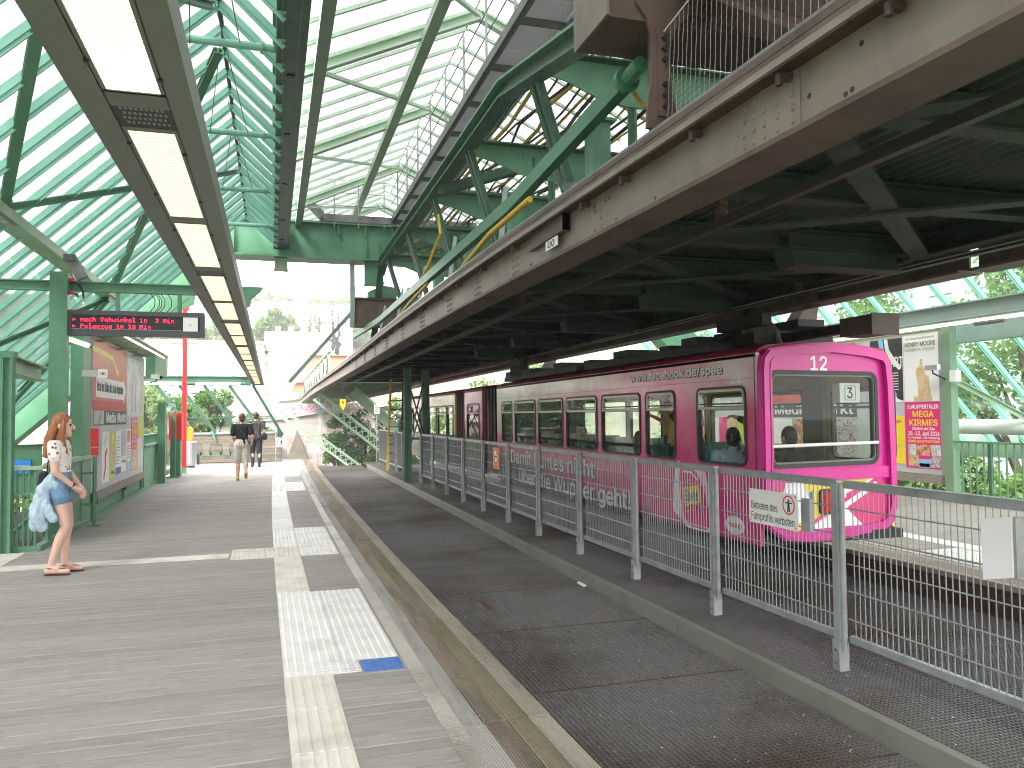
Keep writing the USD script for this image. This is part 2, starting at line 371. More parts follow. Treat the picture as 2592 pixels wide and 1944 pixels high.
for y0, y1 in ((3.0, 7.75), (10.3, 12.6)):
    for a, b in zip(np.arange(y0, y1-.3, .6), np.arange(y0, y1-.3, .6)+.6):
        put(deck2, 'tactile_tile', MB().tm(tile_studs(7.45, 8.1, a, b-.004, .07).move(lambda v: v-np.stack([warp(v[:, 1]), 0*v[:, 0], 0*v[:, 0]], 1)).mesh()).move(lambda v: v+[0, 0, ZR]), 'tile_white')
put(deck2, 'tactile_tile', B((8.15, 3, ZR), (8.45, 24, ZR+.005)), 'tile_white')
m = MB().box((6.9, 3, -.56), (6.98, 24, ZR-.065)).box((6.86, 3, -.33), (6.9, 24, -.19)).box((6.86, 3, -.56), (6.9, 24, -.42))
put(deck2, 'edge_beam', m, 'brown_dark')
# ================================================================ steel portal across the tracks
YC = 20.3
portal = thing('portal_frame', 'green steel portal with long horizontal plate beam and sloping leg across platform', 'portal frame')
put(portal, 'cross_beam', MB().box((-2.2, YC+.02, 5.64), (10.2, YC+.46, 6.48)), 'green')
put(portal, 'flange', MB().box((-2.0, YC-.12, 6.48), (10.2, YC+.6, 6.53)), 'green')
put(portal, 'flange', MB().box((-1.9, YC-.12, 5.59), (10.2, YC+.6, 5.64)), 'green')
for x, a, b in ((1.61, 6.2, 6.47), (2.28, 6.2, 6.47), (2.96, 6.2, 6.47), (2.30, 5.65, 6.09), (2.62, 5.65, 6.09), (-.9, 5.65, 6.47), (4.3, 5.65, 6.47)):
    put(portal, 'stiffener', B((x-.012, YC-.10, a), (x+.012, YC+.019, b)), 'green')
for s in (1, -1):
    cx = 3.92
    leg = Polygon([(-1.75, 5.64), (-1.45, 6.48), (-2.05, 6.48), (-2.34, 5.62), (-2.88, 4.98), (-4.83, 2.98), (-7.2, .62), (-12, -4.2), (-12, -5.3), (-7.2, -.4), (-5.57, 1.14), (-4.82, 1.83), (-2.6, 3.92), (-1.9, 4.55), (-1.72, 4.75)])
    if s < 0: leg = affinity.translate(affinity.scale(leg, -1, 1, origin=(0, 0)), 2*cx)
    put(portal, 'leg', MB().ext(leg, 'xz', YC+.03, YC+.45), 'green')
    fl = [(-1.9, 4.53), (-2.6, 3.9), (-4.82, 1.81), (-5.57, 1.12), (-7.2, -.42), (-12, -5.3)]
    if s < 0: fl = [(2*cx-a, b) for a, b in fl]
    m = MB()
    for p, q_ in zip(fl[:-1], fl[1:]): m.beam((p[0], YC+.24, p[1]), (q_[0], YC+.24, q_[1]), .62, .03, up=(0, 1, 0) if False else (-(q_[1]-p[1]), 0, q_[0]-p[0]))
    put(portal, 'flange', m, 'green')
# gusset plates where bracing meets the leg
put(portal, 'gusset', MB().ext(Polygon([(-3.15, 4.0), (-2.5, 4.62), (-1.72, 4.78), (-1.8, 4.35), (-2.6, 3.95)]), 'xz', YC-.06, YC+.02), 'green')
put(portal, 'hanger', MB().box((2.27, YC+.02, 5.0), (2.60, YC+.4, 5.585)).ext(Polygon([(2.60, 5.03), (2.78, 5.03), (2.74, 5.2), (2.66, 5.3), (2.60, 5.3)]), 'xz', YC+.1, YC+.35), 'green')
put(portal, 'bearing_box', MB().ext(Polygon([(2.36, 4.68), (3.1, 4.68), (3.1, 4.95), (2.72, 5.0), (2.36, 4.82)]), 'xz', YC+.1, YC+.6), 'green')
put(portal, 'cross_girder', MB().box((2.02, YC+.1, 3.96), (6.2, YC+.5, 4.63)).box((1.98, YC+.05, 4.63), (6.2, YC+.55, 4.66)).box((2.0, YC+.05, 3.93), (6.2, YC+.55, 3.96)), 'brown_steel')
put(portal, 'hanger_post', MB().ibeam((1.965, YC+.1, 5.56), (1.965, YC+.1, 4.3), .13, .11, up=(0, 1, 0)).box((1.9, YC+.04, 3.9), (2.01, YC+.3, 4.35)), 'grey_green')
put(portal, 'inclined_strut', MB().ibeam((1.95, YC+.1, 4.28), (.45, YC+1.2, 2.55),   .11, .09, up=(0, 1, 0)), 'grey_green')

# ================================================================ glass roofs
RX, RZ, SL = -.6, 6.5, .97
roof = thing('station_roof', 'steep ridge glass roof with green glazing bars over the left platform', 'glass roof')
def zl(x): return RZ + SL*(x-RX)
def zr(x): return RZ - .93*(x-RX)
bars = np.arange(.75, YC, .632)
for i, yb_ in enumerate(bars):
    put(roof, 'glazing_bar', MB().beam((-6.2, yb_, zl(-6.2)-.05), (RX-.01, yb_, RZ-.05), .05, .075).beam((-6.2, yb_, zl(-6.2)-.115), (RX-.01, yb_, RZ-.115), .02, .05), 'green_mullion_bloom')
    put(roof, 'glazing_bar', MB().beam((RX+.01, yb_, RZ-.05), (.12, yb_, zr(.12)-.05), .05, .075).beam((RX+.01, yb_, RZ-.115), (.12, yb_, zr(.12)-.115), .02, .05), 'green_mullion_bloom')
def sheet(parent, a, b, c, d, m='roof_glass', t=.008, name='pane'):
    a, b, c, d = (np.array(p, float) for p in (a, b, c, d)); n = np.cross(b-a, d-a); n = n/np.linalg.norm(n)*t
    put(parent, name, MB().add([a, b, c, d, a+n, b+n, c+n, d+n], BOXF), m)
for y0, y1 in zip(bars[:-1], bars[1:]):
    for xa, xb in ((-6.2, -3.4), (-3.39, -.62)):
        sheet(roof, (xa, y0+.01, zl(xa)+.012), (xb, y0+.01, zl(xb)+.012), (xb, y1-.01, zl(xb)+.012), (xa, y1-.01, zl(xa)+.012), 'roof_glass')
    sheet(roof, (RX+.02, y0+.01, zr(RX+.02)+.012), (.1, y0+.01, zr(.1)+.012), (.1, y1-.01, zr(.1)+.012), (RX+.02, y1-.01, zr(RX+.02)+.012), 'roof_glass')
put(roof, 'ridge_bar', MB().beam((RX, .7, RZ-.02), (RX, YC, RZ-.02), .05, .05), 'green_dark')
put(roof, 'purlin', MB().box((-3.16, .5, 3.95), (-2.90, 17.2, 4.08)).box((-3.10, .5, 4.08), (-2.96, 17.2, 4.13)), 'green_pale')
put(roof, 'eaves_beam', B((-6.35, .5, .75), (-6.1, YC, 1.15)), 'green_pale')
def brace(a, b, w=.11, h=.09): put(roof, 'brace', MB().ibeam(a, b, h, w, .02, .03), 'green')
for yn in (-2.3, 4.05, 10.40, 16.75):
    for dy in (-6.2, 5.35):
        y2 = yn+dy
        if y2 < YC and y2 > -2: brace((-2.98, yn, 4.08), (-.66, y2, 6.30))
brace((-4.6, 13.6, 2.45), (-3.0, 16.85, 3.98)); brace((-5.9, 19.2, 1.25), (-3.1, 17.0, 3.95)); brace((-4.6, 7.3, 2.45), (-3.0, 10.4, 3.98))
put(roof, 'node_plate', MB().ext(Polygon([(10.1, 3.85), (10.75, 3.95), (10.55, 4.25), (10.2, 4.25)]), 'yz', -2.97, -2.94), 'grey_green')
put(roof, 'node_plate', MB().ext(Polygon([(16.4, 3.85), (17.2, 3.9), (17.0, 4.25), (16.5, 4.25)]), 'yz', -2.97, -2.94), 'grey_green')
for yt in (6.4, 9.45, 12.45, 15.55, 18.4):
    z = 5.93
    put(roof, 'tie_tube', MB().tube([(-2.0, yt, z-.75), (.02, yt, z)] if False else [(-1.18, yt, z-.02), (.02, yt, z-.02)], .045, 10).disc((-.12, yt, z-.02), (1, 0, 0), .075, .03, 12), 'green_mullion_bloom')
for ya, yb2 in ((5.2, 9.5), (9.4, 12.5), (12.4, 15.6)):
    put(roof, 'tie_rod', MB().tube([(-.64, ya, 6.38), (-.35, yb2, 5.9)], .006, 5).tube([(-.58, ya+.6, 6.38), (-.9, yb2, 5.86)], .006, 5), 'galv_dark')
# valley beam, shade put into its colour
vb = thing('valley_beam', 'long green box beam with painted shade under roof valley running along the platform edge', 'beam')
put(vb, 'box_beam', B((.04, -1.0, 5.80), (.375, YC-.13, 6.35)), 'green_beam_shaded')
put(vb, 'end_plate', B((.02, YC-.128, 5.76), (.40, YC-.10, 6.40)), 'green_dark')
put(vb, 'gutter_edge', MB().box((-.0, -1, 6.35), (.06, YC-.1, 6.42)).box((.355, -1, 6.35), (.415, YC-.1, 6.42)), 'green_mullion_bloom')
for yb_ in (7.9, 9.9, 12.0, 14.6, 17.3, 19.2): put(vb, 'drain_plug', MB().disc((.21, yb_, 5.795), (0, 0, 1), .05, .03, 10), 'black')
put(vb, 'bird_wire', MB().tube([(.05, 4, 5.76), (.12, 10, 5.73), (.22, YC-.2, 5.74)], .004, 4).tube([(.33, 3, 5.77), (.25, 12, 5.73), (.3, YC-.2, 5.74)], .004, 4), 'galv_dark')
stub = single('beam_stub', MB().box((.06, YC+.06, 5.32), (.36, YC+.40, 5.585)).box((.04, YC+.04, 5.30), (.38, YC+.42, 5.32)), 'green_pale', 'short pale steel box hanging under the middle of the portal beam', 'beam')

# shallow glass roof over the tracks
roof2 = thing('station_roof', 'wide shallow glass roof with green rafters lightened for bloom over the suspended track', 'glass roof')
TX, TZ = 3.0, 7.70
def zt(x): return TZ - (TX-x)*.455 if x < TX else TZ - (x-TX)*.455
tb = np.arange(1.9, 23.5, .633)
for yb_ in tb:
    put(roof2, 'glazing_bar', MB().beam((.42, yb_, zt(.42)+.09), (TX-.005, yb_, TZ+.09), .042, .05), 'green_roof_bloom')
    put(roof2, 'glazing_bar', MB().beam((TX+.005, yb_, TZ+.09), (5.9, yb_, zt(5.9)+.09), .042, .05), 'green_roof_bloom')
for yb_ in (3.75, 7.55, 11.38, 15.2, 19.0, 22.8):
    put(roof2, 'rafter', MB().ibeam((.38, yb_, zt(.38)-.02), (TX-.005, yb_, TZ-.02), .15, .12), 'green_roof_bloom')
    put(roof2, 'rafter', MB().ibeam((TX+.005, yb_, TZ-.02), (5.9, yb_, zt(5.9)-.02), .15, .12), 'green_roof_bloom')
for y0, y1 in zip(tb[:-1], tb[1:]):
    for xa, xb in ((.42, 1.70), (1.71, 2.99), (3.01, 4.4), (4.41, 5.9)):
        sheet(roof2, (xa, y0+.01, zt(xa)+.13), (xb, y0+.01, zt(xb)+.13), (xb, y1-.01, zt(xb)+.13), (xa, y1-.01, zt(xa)+.13))
put(roof2, 'purlin', B((.55, 1, zt(.63)-.24), (.71, YC, zt(.63)-.1)), 'green_pale')
put(roof2, 'purlin', B((2.10, 1, zt(2.18)-.24), (2.26, 23, zt(2.18)-.1)), 'green_pale')
put(roof2, 'purlin', B((3.9, 1, zt(4.0)-.24), (4.06, 23, zt(4.0)-.1)), 'green_pale')
for yn in (3.75, 7.55, 11.38, 15.2, 19.0):
    put(roof2, 'wind_brace', MB().beam((.66, yn+.1, zt(.66)-.06), (2.95, yn+3.7, zt(2.95)-.06), .07, .05), 'green_roof_bloom')
for y0 in np.arange(-8, 23.4, 2.1):   # the roof goes on over the far track and behind the camera
    sheet(roof2, (5.91, y0, zt(5.9)+.13), (9.1, y0, 5.6), (9.1, y0+2.08, 5.6), (5.91, y0+2.08, zt(5.9)+.13)); sheet(roof2, (9.11, y0, 5.6), (10.1, y0, 6.5), (10.1, y0+2.08, 6.5), (9.11, y0+2.08, 5.6))
    if y0 < 1.8:
        y1 = min(y0+2.08, 1.88)
        sheet(roof2, (.42, y0, zt(.42)+.13), (2.99, y0, TZ+.13), (2.99, y1, TZ+.13), (.42, y1, zt(.42)+.13)); sheet(roof2, (3.01, y0, TZ+.13), (5.9, y0, zt(5.9)+.13), (5.9, y1, zt(5.9)+.13), (3.01, y1, TZ+.13))
    if y0 < .5:
        y1 = min(y0+2.08, .73)
        sheet(roof, (-6.2, y0, zl(-6.2)+.012), (-.62, y0, RZ), (-.62, y1, RZ), (-6.2, y1, zl(-6.2)+.012)); sheet(roof, (-.58, y0, RZ), (.1, y0, zr(.1)+.012), (.1, y1, zr(.1)+.012), (-.58, y1, RZ))

# ================================================================ lamp strip above the platform
strip = thing('light_strip', 'long grey green ceiling light housing with glowing panels over the left platform', 'ceiling light')
ZL = 2.8
xa, xb = -.695, -.285
put(strip, 'housing', MB().box((xa, .4, ZL+.01), (xb, 30.9, ZL+.13)).box((xa, .4, ZL), (xa+.105, 30.9, ZL+.0095)).box((xb-.085, .4, ZL), (xb, 30.9, ZL+.0095)), 'lamp_housing')
put(strip, 'seam', MB().box((xa+.106, .4, ZL+.004), (xa+.110, 30.9, ZL+.0092)).box((xb-.090, .4, ZL+.004), (xb-.086, 30.9, ZL+.0092)), 'black')
per = 3.49
y = 3.19-per
n_ = 0
while y < 30.5:
    # grille bay, then two lamps
    g0, g1 = y, y+.31
    if g1 < 30.6:
        put(strip, 'grille_frame', MB().box((xa+.111, g0-.10, ZL+.001), (xb-.091, g0+.03, ZL+.0094)).box((xa+.111, g1-.03, ZL+.001), (xb-.091, g1-.001, ZL+.0094)), 'lamp_housing')
        m = MB().box((xa+.111, g0+.03, ZL+.004), (xb-.091, g1-.03, ZL+.0094))
        put(strip, 'speaker_grille', m, 'black')
        m = MB()
        for a in range(9):
            for b in range(4): m.box((xa+.135+.0185*a+(b % 2)*.008, g0+.06+b*.05, ZL+.002), (xa+.145+.0185*a+(b % 2)*.008, g0+.085+b*.05, ZL+.0039))
        put(strip, 'grille_bars', m, 'mid_grey', kind='stuff')
    for p0 in (y+.31, y+.31+1.62):
        p1 = p0+1.48
        if p1 > 30.7: continue
        m = MB().box((xa+.111, p0, ZL+.001), (xa+.125, p1, ZL+.0094)).box((xb-.105, p0, ZL+.001), (xb-.091, p1, ZL+.0094)).box((xa+.125, p0-.0, ZL+.001), (xb-.105, p0+.012, ZL+.0094)).box((xa+.125, p1-.012, ZL+.001), (xb-.105, p1, ZL+.0094)).box((xa+.111, p1+.001, ZL+.002), (xb-.091, p1+.135, ZL+.0094))
        f = put(strip, 'lamp_frame', m, 'lamp_housing')
        d = put(f, 'diffuser', B((xa+.1255, p0+.0125, ZL+.004), (xb-.1055, p1-.0125, ZL+.0092)), 'lamp_glow' if p0 < 3 else 'lamp_glow_soft')
        m = MB()
        for t in np.arange(p0+.04, p1-.03, .048): m.box((xa+.126, t, ZL+.0025), (xb-.106, t+.004, ZL+.0039))
        put(f, 'louvre', m, 'off_white', kind='stuff')
        n_ += 1
    y += per
for yy in np.arange(1.2, 30.5, .82):
    put(strip, 'catch', MB().box((xa+.100, yy, ZL-.006), (xa+.118, yy+.02, ZL+.0035)).box((xb-.098, yy+.1, ZL-.006), (xb-.08, yy+.12, ZL+.0035)), 'black')
# ================================================================ suspended track: rail girders, truss, deck between them
PATHL = np.array([(2.30, -3), (2.295, .5), (2.28, 2), (2.24, 4), (2.17, 6.5), (2.13, 8.4), (2.11, 11), (2.10, 14.4), (2.14, 20), (2.15, 26), (2.14, 36), (2.17, 45), (2.42, 66), (2.5, 73), (1.9, 82), (-.2, 91), (-6, 101), (-20, 112), (-45, 122)])
def resample(path, n=90):
    from scipy.interpolate import PchipInterpolator
    d = np.r_[0, np.cumsum(np.linalg.norm(np.diff(path, axis=0), axis=1))]; t = np.linspace(0, d[-1], n)
    return np.stack([PchipInterpolator(d, path[:, 0])(t), PchipInterpolator(d, path[:, 1])(t)], 1)
PL = resample(PATHL)
def xl(y): return float(np.interp(y, PATHL[:8, 1].tolist() + PATHL[8:14, 1].tolist(), PATHL[:14, 0]))
def sweep(mb, path, rects, y0=-9, y1=999):
    path = path[(path[:, 1] >= y0) & (path[:, 1] <= y1)]
    t = np.gradient(path, axis=0); t /= np.linalg.norm(t, axis=1, keepdims=True); nrm = np.stack([t[:, 1], -t[:, 0]], 1)
    k = len(path)
    for xo0, z0, xo1, z1 in rects:
        v = np.concatenate([np.c_[path+nrm*o, np.full(k, z)] for o, z in ((xo0, z0), (xo1, z0), (xo1, z1), (xo0, z1))])
        f = []
        for s in range(4):
            a, b = s*k, ((s+1) % 4)*k
            i = np.arange(k-1); f += [np.stack([a+i, a+i+1, b+i+1, b+i], 1)]
        e = [[0, k, 2*k, 3*k], [k-1, 4*k-1, 3*k-1, 2*k-1]]
        mb.add(v, np.vstack(f+[e]))
    return mb
girder = thing('rail_girder', 'tan and rust brown riveted rail girder hanging above the near empty track', 'rail girder')
ZB, ZT = 2.90, 3.165
put(girder, 'web', sweep(MB(), PL, [(0, ZB, .016, ZT)]), 'tan_steel')
put(girder, 'bottom_flange', sweep(MB(), PL, [(-.02, ZB-.028, .28, ZB)]), 'brown_steel')
put(girder, 'top_flange', sweep(MB(), PL, [(-.10, ZT, .20, ZT+.022)]), 'brown_dark')
put(girder, 'rail', sweep(MB(), PL, [(-.055, ZT+.022, .075, ZT+.045), (0, ZT+.045, .02, ZT+.12), (-.028, ZT+.12, .048, ZT+.160)]), 'brown_steel')
put(girder, 'rail_head', sweep(MB(), PL, [(-.026, ZT+.1602, .046, ZT+.178)]), 'rail_steel')
put(girder, 'rail_pad', sweep(MB(), PL, [(-.085, ZT+.0225, -.056, ZT+.075)]), 'brown_steel')
put(girder, 'far_web', sweep(MB(), PL, [(.27, ZB, .285, ZT)], 0, 60), 'brown_dark')
m = MB(); my = MB()
for yy in np.arange(1.6, 30, .185): m.cbox((xl(yy)-.10, yy, ZT+.012), (.012, .016, .05))
put(girder, 'cable_tie', m, 'black', kind='stuff')
put(girder, 'edge_cable', sweep(MB(), PL, [(-.124, ZT-.012, -.101, ZT+.022)], -2, 40), 'tan_steel')
for yy in [2.35, 3.0, 3.75, 4.6, 5.25] + list(np.arange(6.8, 30, 1.05)):
    x = xl(yy)
    put(girder, 'clamp', MB().cbox((x-.05, yy, ZT-.035), (.07, .035, .03)).disc((x-.075, yy, ZT-.05), (0, 0, 1), .017, .05, 7), 'brown_dark')
def rivet(mb, x, y, z, r=.013):
    ring = [(x, y+r*math.cos(t), z+r*math.sin(t)) for t in np.arange(7)*2*math.pi/7]; ring2 = [(x-r*.7, y+r*.6*math.cos(t), z+r*.6*math.sin(t)) for t in np.arange(7)*2*math.pi/7]
    f = [[s, (s+1) % 7+7, (s+1) % 7] for s in range(7)] + [[s, s+7, (s+1) % 7+7] for s in range(7)] + [[7, 8+s, 7+s+2][::1] for s in range(0)] + [[7, 7+s+1, 7+s][::-1] for s in range(1, 6)]
    mb.add(ring+ring2, f)
nr = 0
for yc, cols_, r in ((3.17, (-.17, -.06, .04, .12, .2), .0125), (5.12, (-.05, .05), .0125), (6.95, (-.08, 0, .08), .012), (8.25, (-.1, 0, .1), .012), (9.6, (-.12, -.04, .04, .12), .012), (11.4, (-.15, -.05, .05, .15), .012), (13.2, (-.12, 0, .12), .012), (15.1, (-.16, -.05, .05, .16), .012), (17.0, (-.12, 0, .12), .012), (19.1, (-.15, -.05, .05, .15), .012), (21.2, (-.15, 0, .15), .012), (23.5, (-.2, 0, .2), .012)):
    for c in cols_:
        for zq in (.035, .095, .16, .225):
            if nr >= 150: continue
            m = MB(); rivet(m, xl(yc+c)-.0005, yc+c, ZB+zq, r*1.55); put(girder, 'rivet', m, 'tan_steel', smooth=False); nr += 1
    if yc == 3.17: put(girder, 'splice_plate', sweep(MB(), np.array([(xl(a), a) for a in (2.95, 3.2, 3.42)]), [(-.006, ZB+.002, -.0005, ZT-.002)]), 'tan_steel')
m = MB()
hr = np.random.default_rng(3)
for a in list(hr.uniform(1.6, 13, 34)):
    z = ZB + hr.choice([.03, .035, .11, .2]); m.disc((xl(a)-.0005, a, z), (1, 0, 0), .013, .002, 8)
put(girder, 'bolt_hole', m, 'black', kind='stuff')
bx0 = xl(5.9)
put(girder, 'joint_box', MB().box((bx0-.06, 5.62, 3.03), (bx0-.001, 6.45, 3.205)).box((bx0-.065, 5.62, 3.025), (bx0-.0, 5.66, 3.20)), 'brown_steel')
sg = single('number_plate', B((bx0-.055, 5.78, 2.955), (bx0-.045, 6.03, 3.022)), 'off_white', 'small pale plate reading 00 under the brown joint box of the rail girder', 'sign') if False else None
pl = thing('number_plate', 'small pale plate reading 00 under the brown joint box of the rail girder', 'sign')
put(pl, 'plate', B((bx0-.055, 5.76, 2.945), (bx0-.047, 6.03, 3.02)), 'off_white')
put(pl, 'lettering', MB().text('00', .05, (bx0-.0552, 5.98, 2.958), (0, -1, 0), (0, 0, 1), .002, .16), 'black')

PR = np.array([(5.95, -2.), (5.95, 10), (5.95, 33), (5.98, 45), (6.3, 66), (6.4, 75), (5.6, 85), (3, 95), (-4, 107)])
PR1 = np.array([(5.95, 5.5), (5.95, 12), (5.95, 20)]); PR = resample(PR, 60)
PR_near = np.array([(5.97, .5), (5.97, 2.5), (5.97, 5.42)])
girder2 = thing('rail_girder', 'dark rust brown rail girder carrying the pink train above the far track', 'rail girder')
for pa, a0, a1 in ((PR_near, -9, 99), (np.vstack([PR1[:1], PR[PR[:, 1] > 5.6]]), -9, 999)):
    put(girder2, 'web', sweep(MB(), pa, [(-.01, 2.86, .01, 3.1)], a0, a1), 'brown_steel')
    put(girder2, 'bottom_flange', sweep(MB(), pa, [(-.14, 2.835, .14, 2.86)], a0, a1), 'brown_steel')
    put(girder2, 'top_flange', sweep(MB(), pa, [(-.14, 3.1, .14, 3.125)], a0, a1), 'brown_dark')
    put(girder2, 'rail', sweep(MB(), pa, [(-.03, 3.125, .03, 3.27)], a0, a1), 'rail_steel')

# deck between the girders seen from below
truss = thing('track_truss', 'dark green steel track truss with fish bellied brackets and pipes above the tracks', 'truss')
xs = np.arange(2.46, 5.76, .055); ys_ = (-1.0, 33.0)
pr = [(a, 3.21 + (.012 if i % 2 else 0)) for i, a in enumerate(xs)]
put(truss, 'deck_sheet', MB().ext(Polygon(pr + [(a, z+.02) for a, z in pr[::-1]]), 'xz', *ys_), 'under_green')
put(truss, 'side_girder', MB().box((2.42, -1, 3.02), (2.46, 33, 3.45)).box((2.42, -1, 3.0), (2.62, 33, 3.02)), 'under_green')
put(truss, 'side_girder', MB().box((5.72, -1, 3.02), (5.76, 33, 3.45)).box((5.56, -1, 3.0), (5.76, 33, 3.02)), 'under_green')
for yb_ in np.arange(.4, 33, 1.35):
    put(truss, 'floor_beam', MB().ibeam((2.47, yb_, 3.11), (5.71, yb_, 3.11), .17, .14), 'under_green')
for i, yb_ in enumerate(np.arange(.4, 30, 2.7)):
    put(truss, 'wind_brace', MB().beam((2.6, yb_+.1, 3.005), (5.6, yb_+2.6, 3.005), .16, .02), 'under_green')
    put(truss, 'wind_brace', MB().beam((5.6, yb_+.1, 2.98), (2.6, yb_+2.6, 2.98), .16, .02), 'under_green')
ub = Polygon([(4.20, 3.14), (4.26, 2.88), (5.38, 2.88), (5.47, 3.14), (5.47, 3.24), (5.20, 3.24), (5.17, 3.13), (4.62, 3.13), (4.55, 3.24), (4.20, 3.24)])
for yb_ in (3.1, 5.8, 8.5, 11.2, 13.9, 16.6):
    put(truss, 'hanger_bracket', MB().ext(ub, 'xz', yb_-.02, yb_+.02).box((4.25, yb_-.12, 2.862), (5.39, yb_+.12, 2.88)).beam((4.2, yb_, 3.14), (4.255, yb_, 2.875), .24, .016, up=(1, 0, 0)), 'under_green')
for yb_ in (5.95, 7.3, 8.65, 11.35, 14.05, 18.1):
    m = MB()
    for dz, r in ((0, .035), (.03, .055), (.055, .035), (.085, .055), (.11, .035), (.14, .055), (.17, .04)): m.disc((5.5, yb_, 2.93+dz), (0, 0, 1), r, .03, 10)
    put(truss, 'insulator', m, 'brown_dark')
for yb_ in (4.4, 8.6, 12.9, 17.2):
    m = MB()
    for dz, r in ((0, .03), (.03, .05), (.055, .03), (.085, .05), (.11, .04)): m.disc((2.74, yb_, 2.87+dz), (0, 0, 1), r, .03, 10)
    put(truss, 'insulator', m, 'brown_dark')
put(truss, 'conductor_rail', MB().box((2.72, -1, 2.80), (2.77, 33, 2.86)), 'black_steel')
put(truss, 'conductor_rail', MB().box((5.46, -1, 2.885), (5.54, 33, 2.92)), 'black_steel')
put(truss, 'conductor_edge', MB().box((5.452, -1, 2.905), (5.4595, 33, 2.917)), 'galvanised')
# left truss plane
XT = 2.62
ch = [(19.9, 5.28), (19.4, 5.44), (8.75, 5.44), (5.65, 4.80), (4.9, 4.62)]
m = MB(); m2 = MB(); m3 = MB()
for p, q_ in zip(ch[:-1], ch[1:]):
    for mm, dx, dz, w, h in ((m, 0, .10, .20, .03), (m2, 0, -.10, .20, .03), (m3, 0, 0, .025, .20)): mm.beam((XT+dx, p[0], p[1]+dz), (XT+dx, q_[0], q_[1]+dz), w, h)
put(truss, 'chord_flange', m, 'green'); put(truss, 'chord_flange', m2, 'green_dark'); put(truss, 'chord_web', m3, 'green_dark')
m = MB()
for p, q_ in zip(ch[:-1], ch[1:]): m.beam((5.3, p[0], p[1]), (5.3, q_[0], q_[1]), .20, .22)
put(truss, 'chord', m, 'green_dark')
put(truss, 'end_post', MB().beam((XT, 19.85, 5.35), (XT, 21.6, 3.45), .16, .10, up=(0, 1, 0)), 'green_dark')
belly = [(2.66, 5.40), (2.66, 5.24), (3.0, 5.16), (3.35, 5.02), (3.7, 4.96), (4.2, 4.96), (4.6, 5.02), (4.95, 5.16), (5.25, 5.24), (5.25, 5.40)]
nodes_ = (7.75, 10.55, 13.1, 15.75, 18.6)
for yn in nodes_:
    put(truss, 'bracket', MB().ext(Polygon(belly), 'xz', yn-.012, yn+.012), 'green')
    put(truss, 'bracket_flange', MB().box((2.66, yn-.14, 5.40), (5.25, yn+.14, 5.42)), 'green_dark')
    m = MB()
    for d in (-.075, .075): m.beam((XT+.02, yn+.1+d, 5.32), (3.22, yn+.1+d, 3.45), .07, .09, up=(0, 1, 0))
    for t in np.arange(.15, .95, .1): m.cbox((XT+.02+.6*t, yn+.1, 5.32-1.87*t), (.02, .15, .05))
    put(truss, 'strut', m, 'green_dark')
    put(truss, 'post', MB().tube([(4.05, yn+.6, 3.4), (4.05, yn+.6, 5.75)], .055, 10).box((3.2, yn+.56, 5.60), (4.9, yn+.64, 5.66)), 'green')
    put(truss, 'stub_column', MB().box((3.05, yn-.55, 3.4), (3.25, yn-.35, 4.55)).box((3.0, yn-.6, 4.55), (3.3, yn-.3, 4.58)), 'green')
    put(truss, 'side_strut', MB().beam((2.5, yn+.9, 3.45), (2.75, yn+1.5, 4.4), .09, .05, up=(1, 0, 0)), 'grey_green')
for yn in (12.45, 17.3):
    put(truss, 'plan_brace', MB().beam((XT, yn, 5.26), (3.6, yn-1.9, 5.2), .12, .14), 'green_dark')
for yn in (9.2, 14.4, 19.4):
    put(truss, 'plan_brace', MB().beam((3.3, yn, 4.7), (2.8, yn-2.6, 3.5), .10, .12, up=(1, 0, 0)), 'green_dark')
pipe = thing('cable_duct', 'bright green square steel duct running beside the rail girder', 'duct')
xp = 2.30
put(pipe, 'duct', MB().beam((xp+.05, 4.95, 3.93), (xp, 7.5, 3.73), .085, .13).beam((xp, 7.5, 3.73), (xp, 17.6, 3.76), .085, .13).beam((xp, 17.6, 3.76), (xp, 23.5, 3.97), .085, .13), 'green_bright')
put(pipe, 'flange', MB().disc((xp+.06, 4.95, 3.94), (-.02, 1, -.05), .09, .05, 14).tube([(xp+.06, 4.72, 3.96), (xp+.06, 4.93, 3.94)], .055, 12), 'green_bright')
cab = thing('yellow_cable', 'yellow flexible cable clipped beneath the green duct', 'cable')
put(cab, 'cable', MB().tube([(xp+.35, 4.2, 3.45), (xp+.3, 4.6, 3.6), (xp+.25, 5.1, 3.85), (xp+.15, 5.25, 4.15)], .018, 8), 'yellow_paint')
put(cab, 'cable', MB().tube([(xp-.01, 6.9, 3.62), (xp-.02, 8.3, 3.6), (xp+.0, 9.6, 3.5), (xp+.05, 10.1, 3.42)], .03, 8), 'yellow_paint')
put(cab, 'cable', MB().tube([(xp, 12.0, 3.66), (xp, 13.5, 3.6), (xp, 15, 3.5), (xp, 16, 3.42)], .03, 8), 'yellow_paint')
put(cab, 'cable', MB().tube([(xp+.3, 12.6, 4.9), (xp+.25, 12.2, 4.5), (xp+.1, 12.6, 4.0), (xp, 13.2, 3.66)], .022, 8), 'yellow_paint')
crng = np.random.default_rng(11)
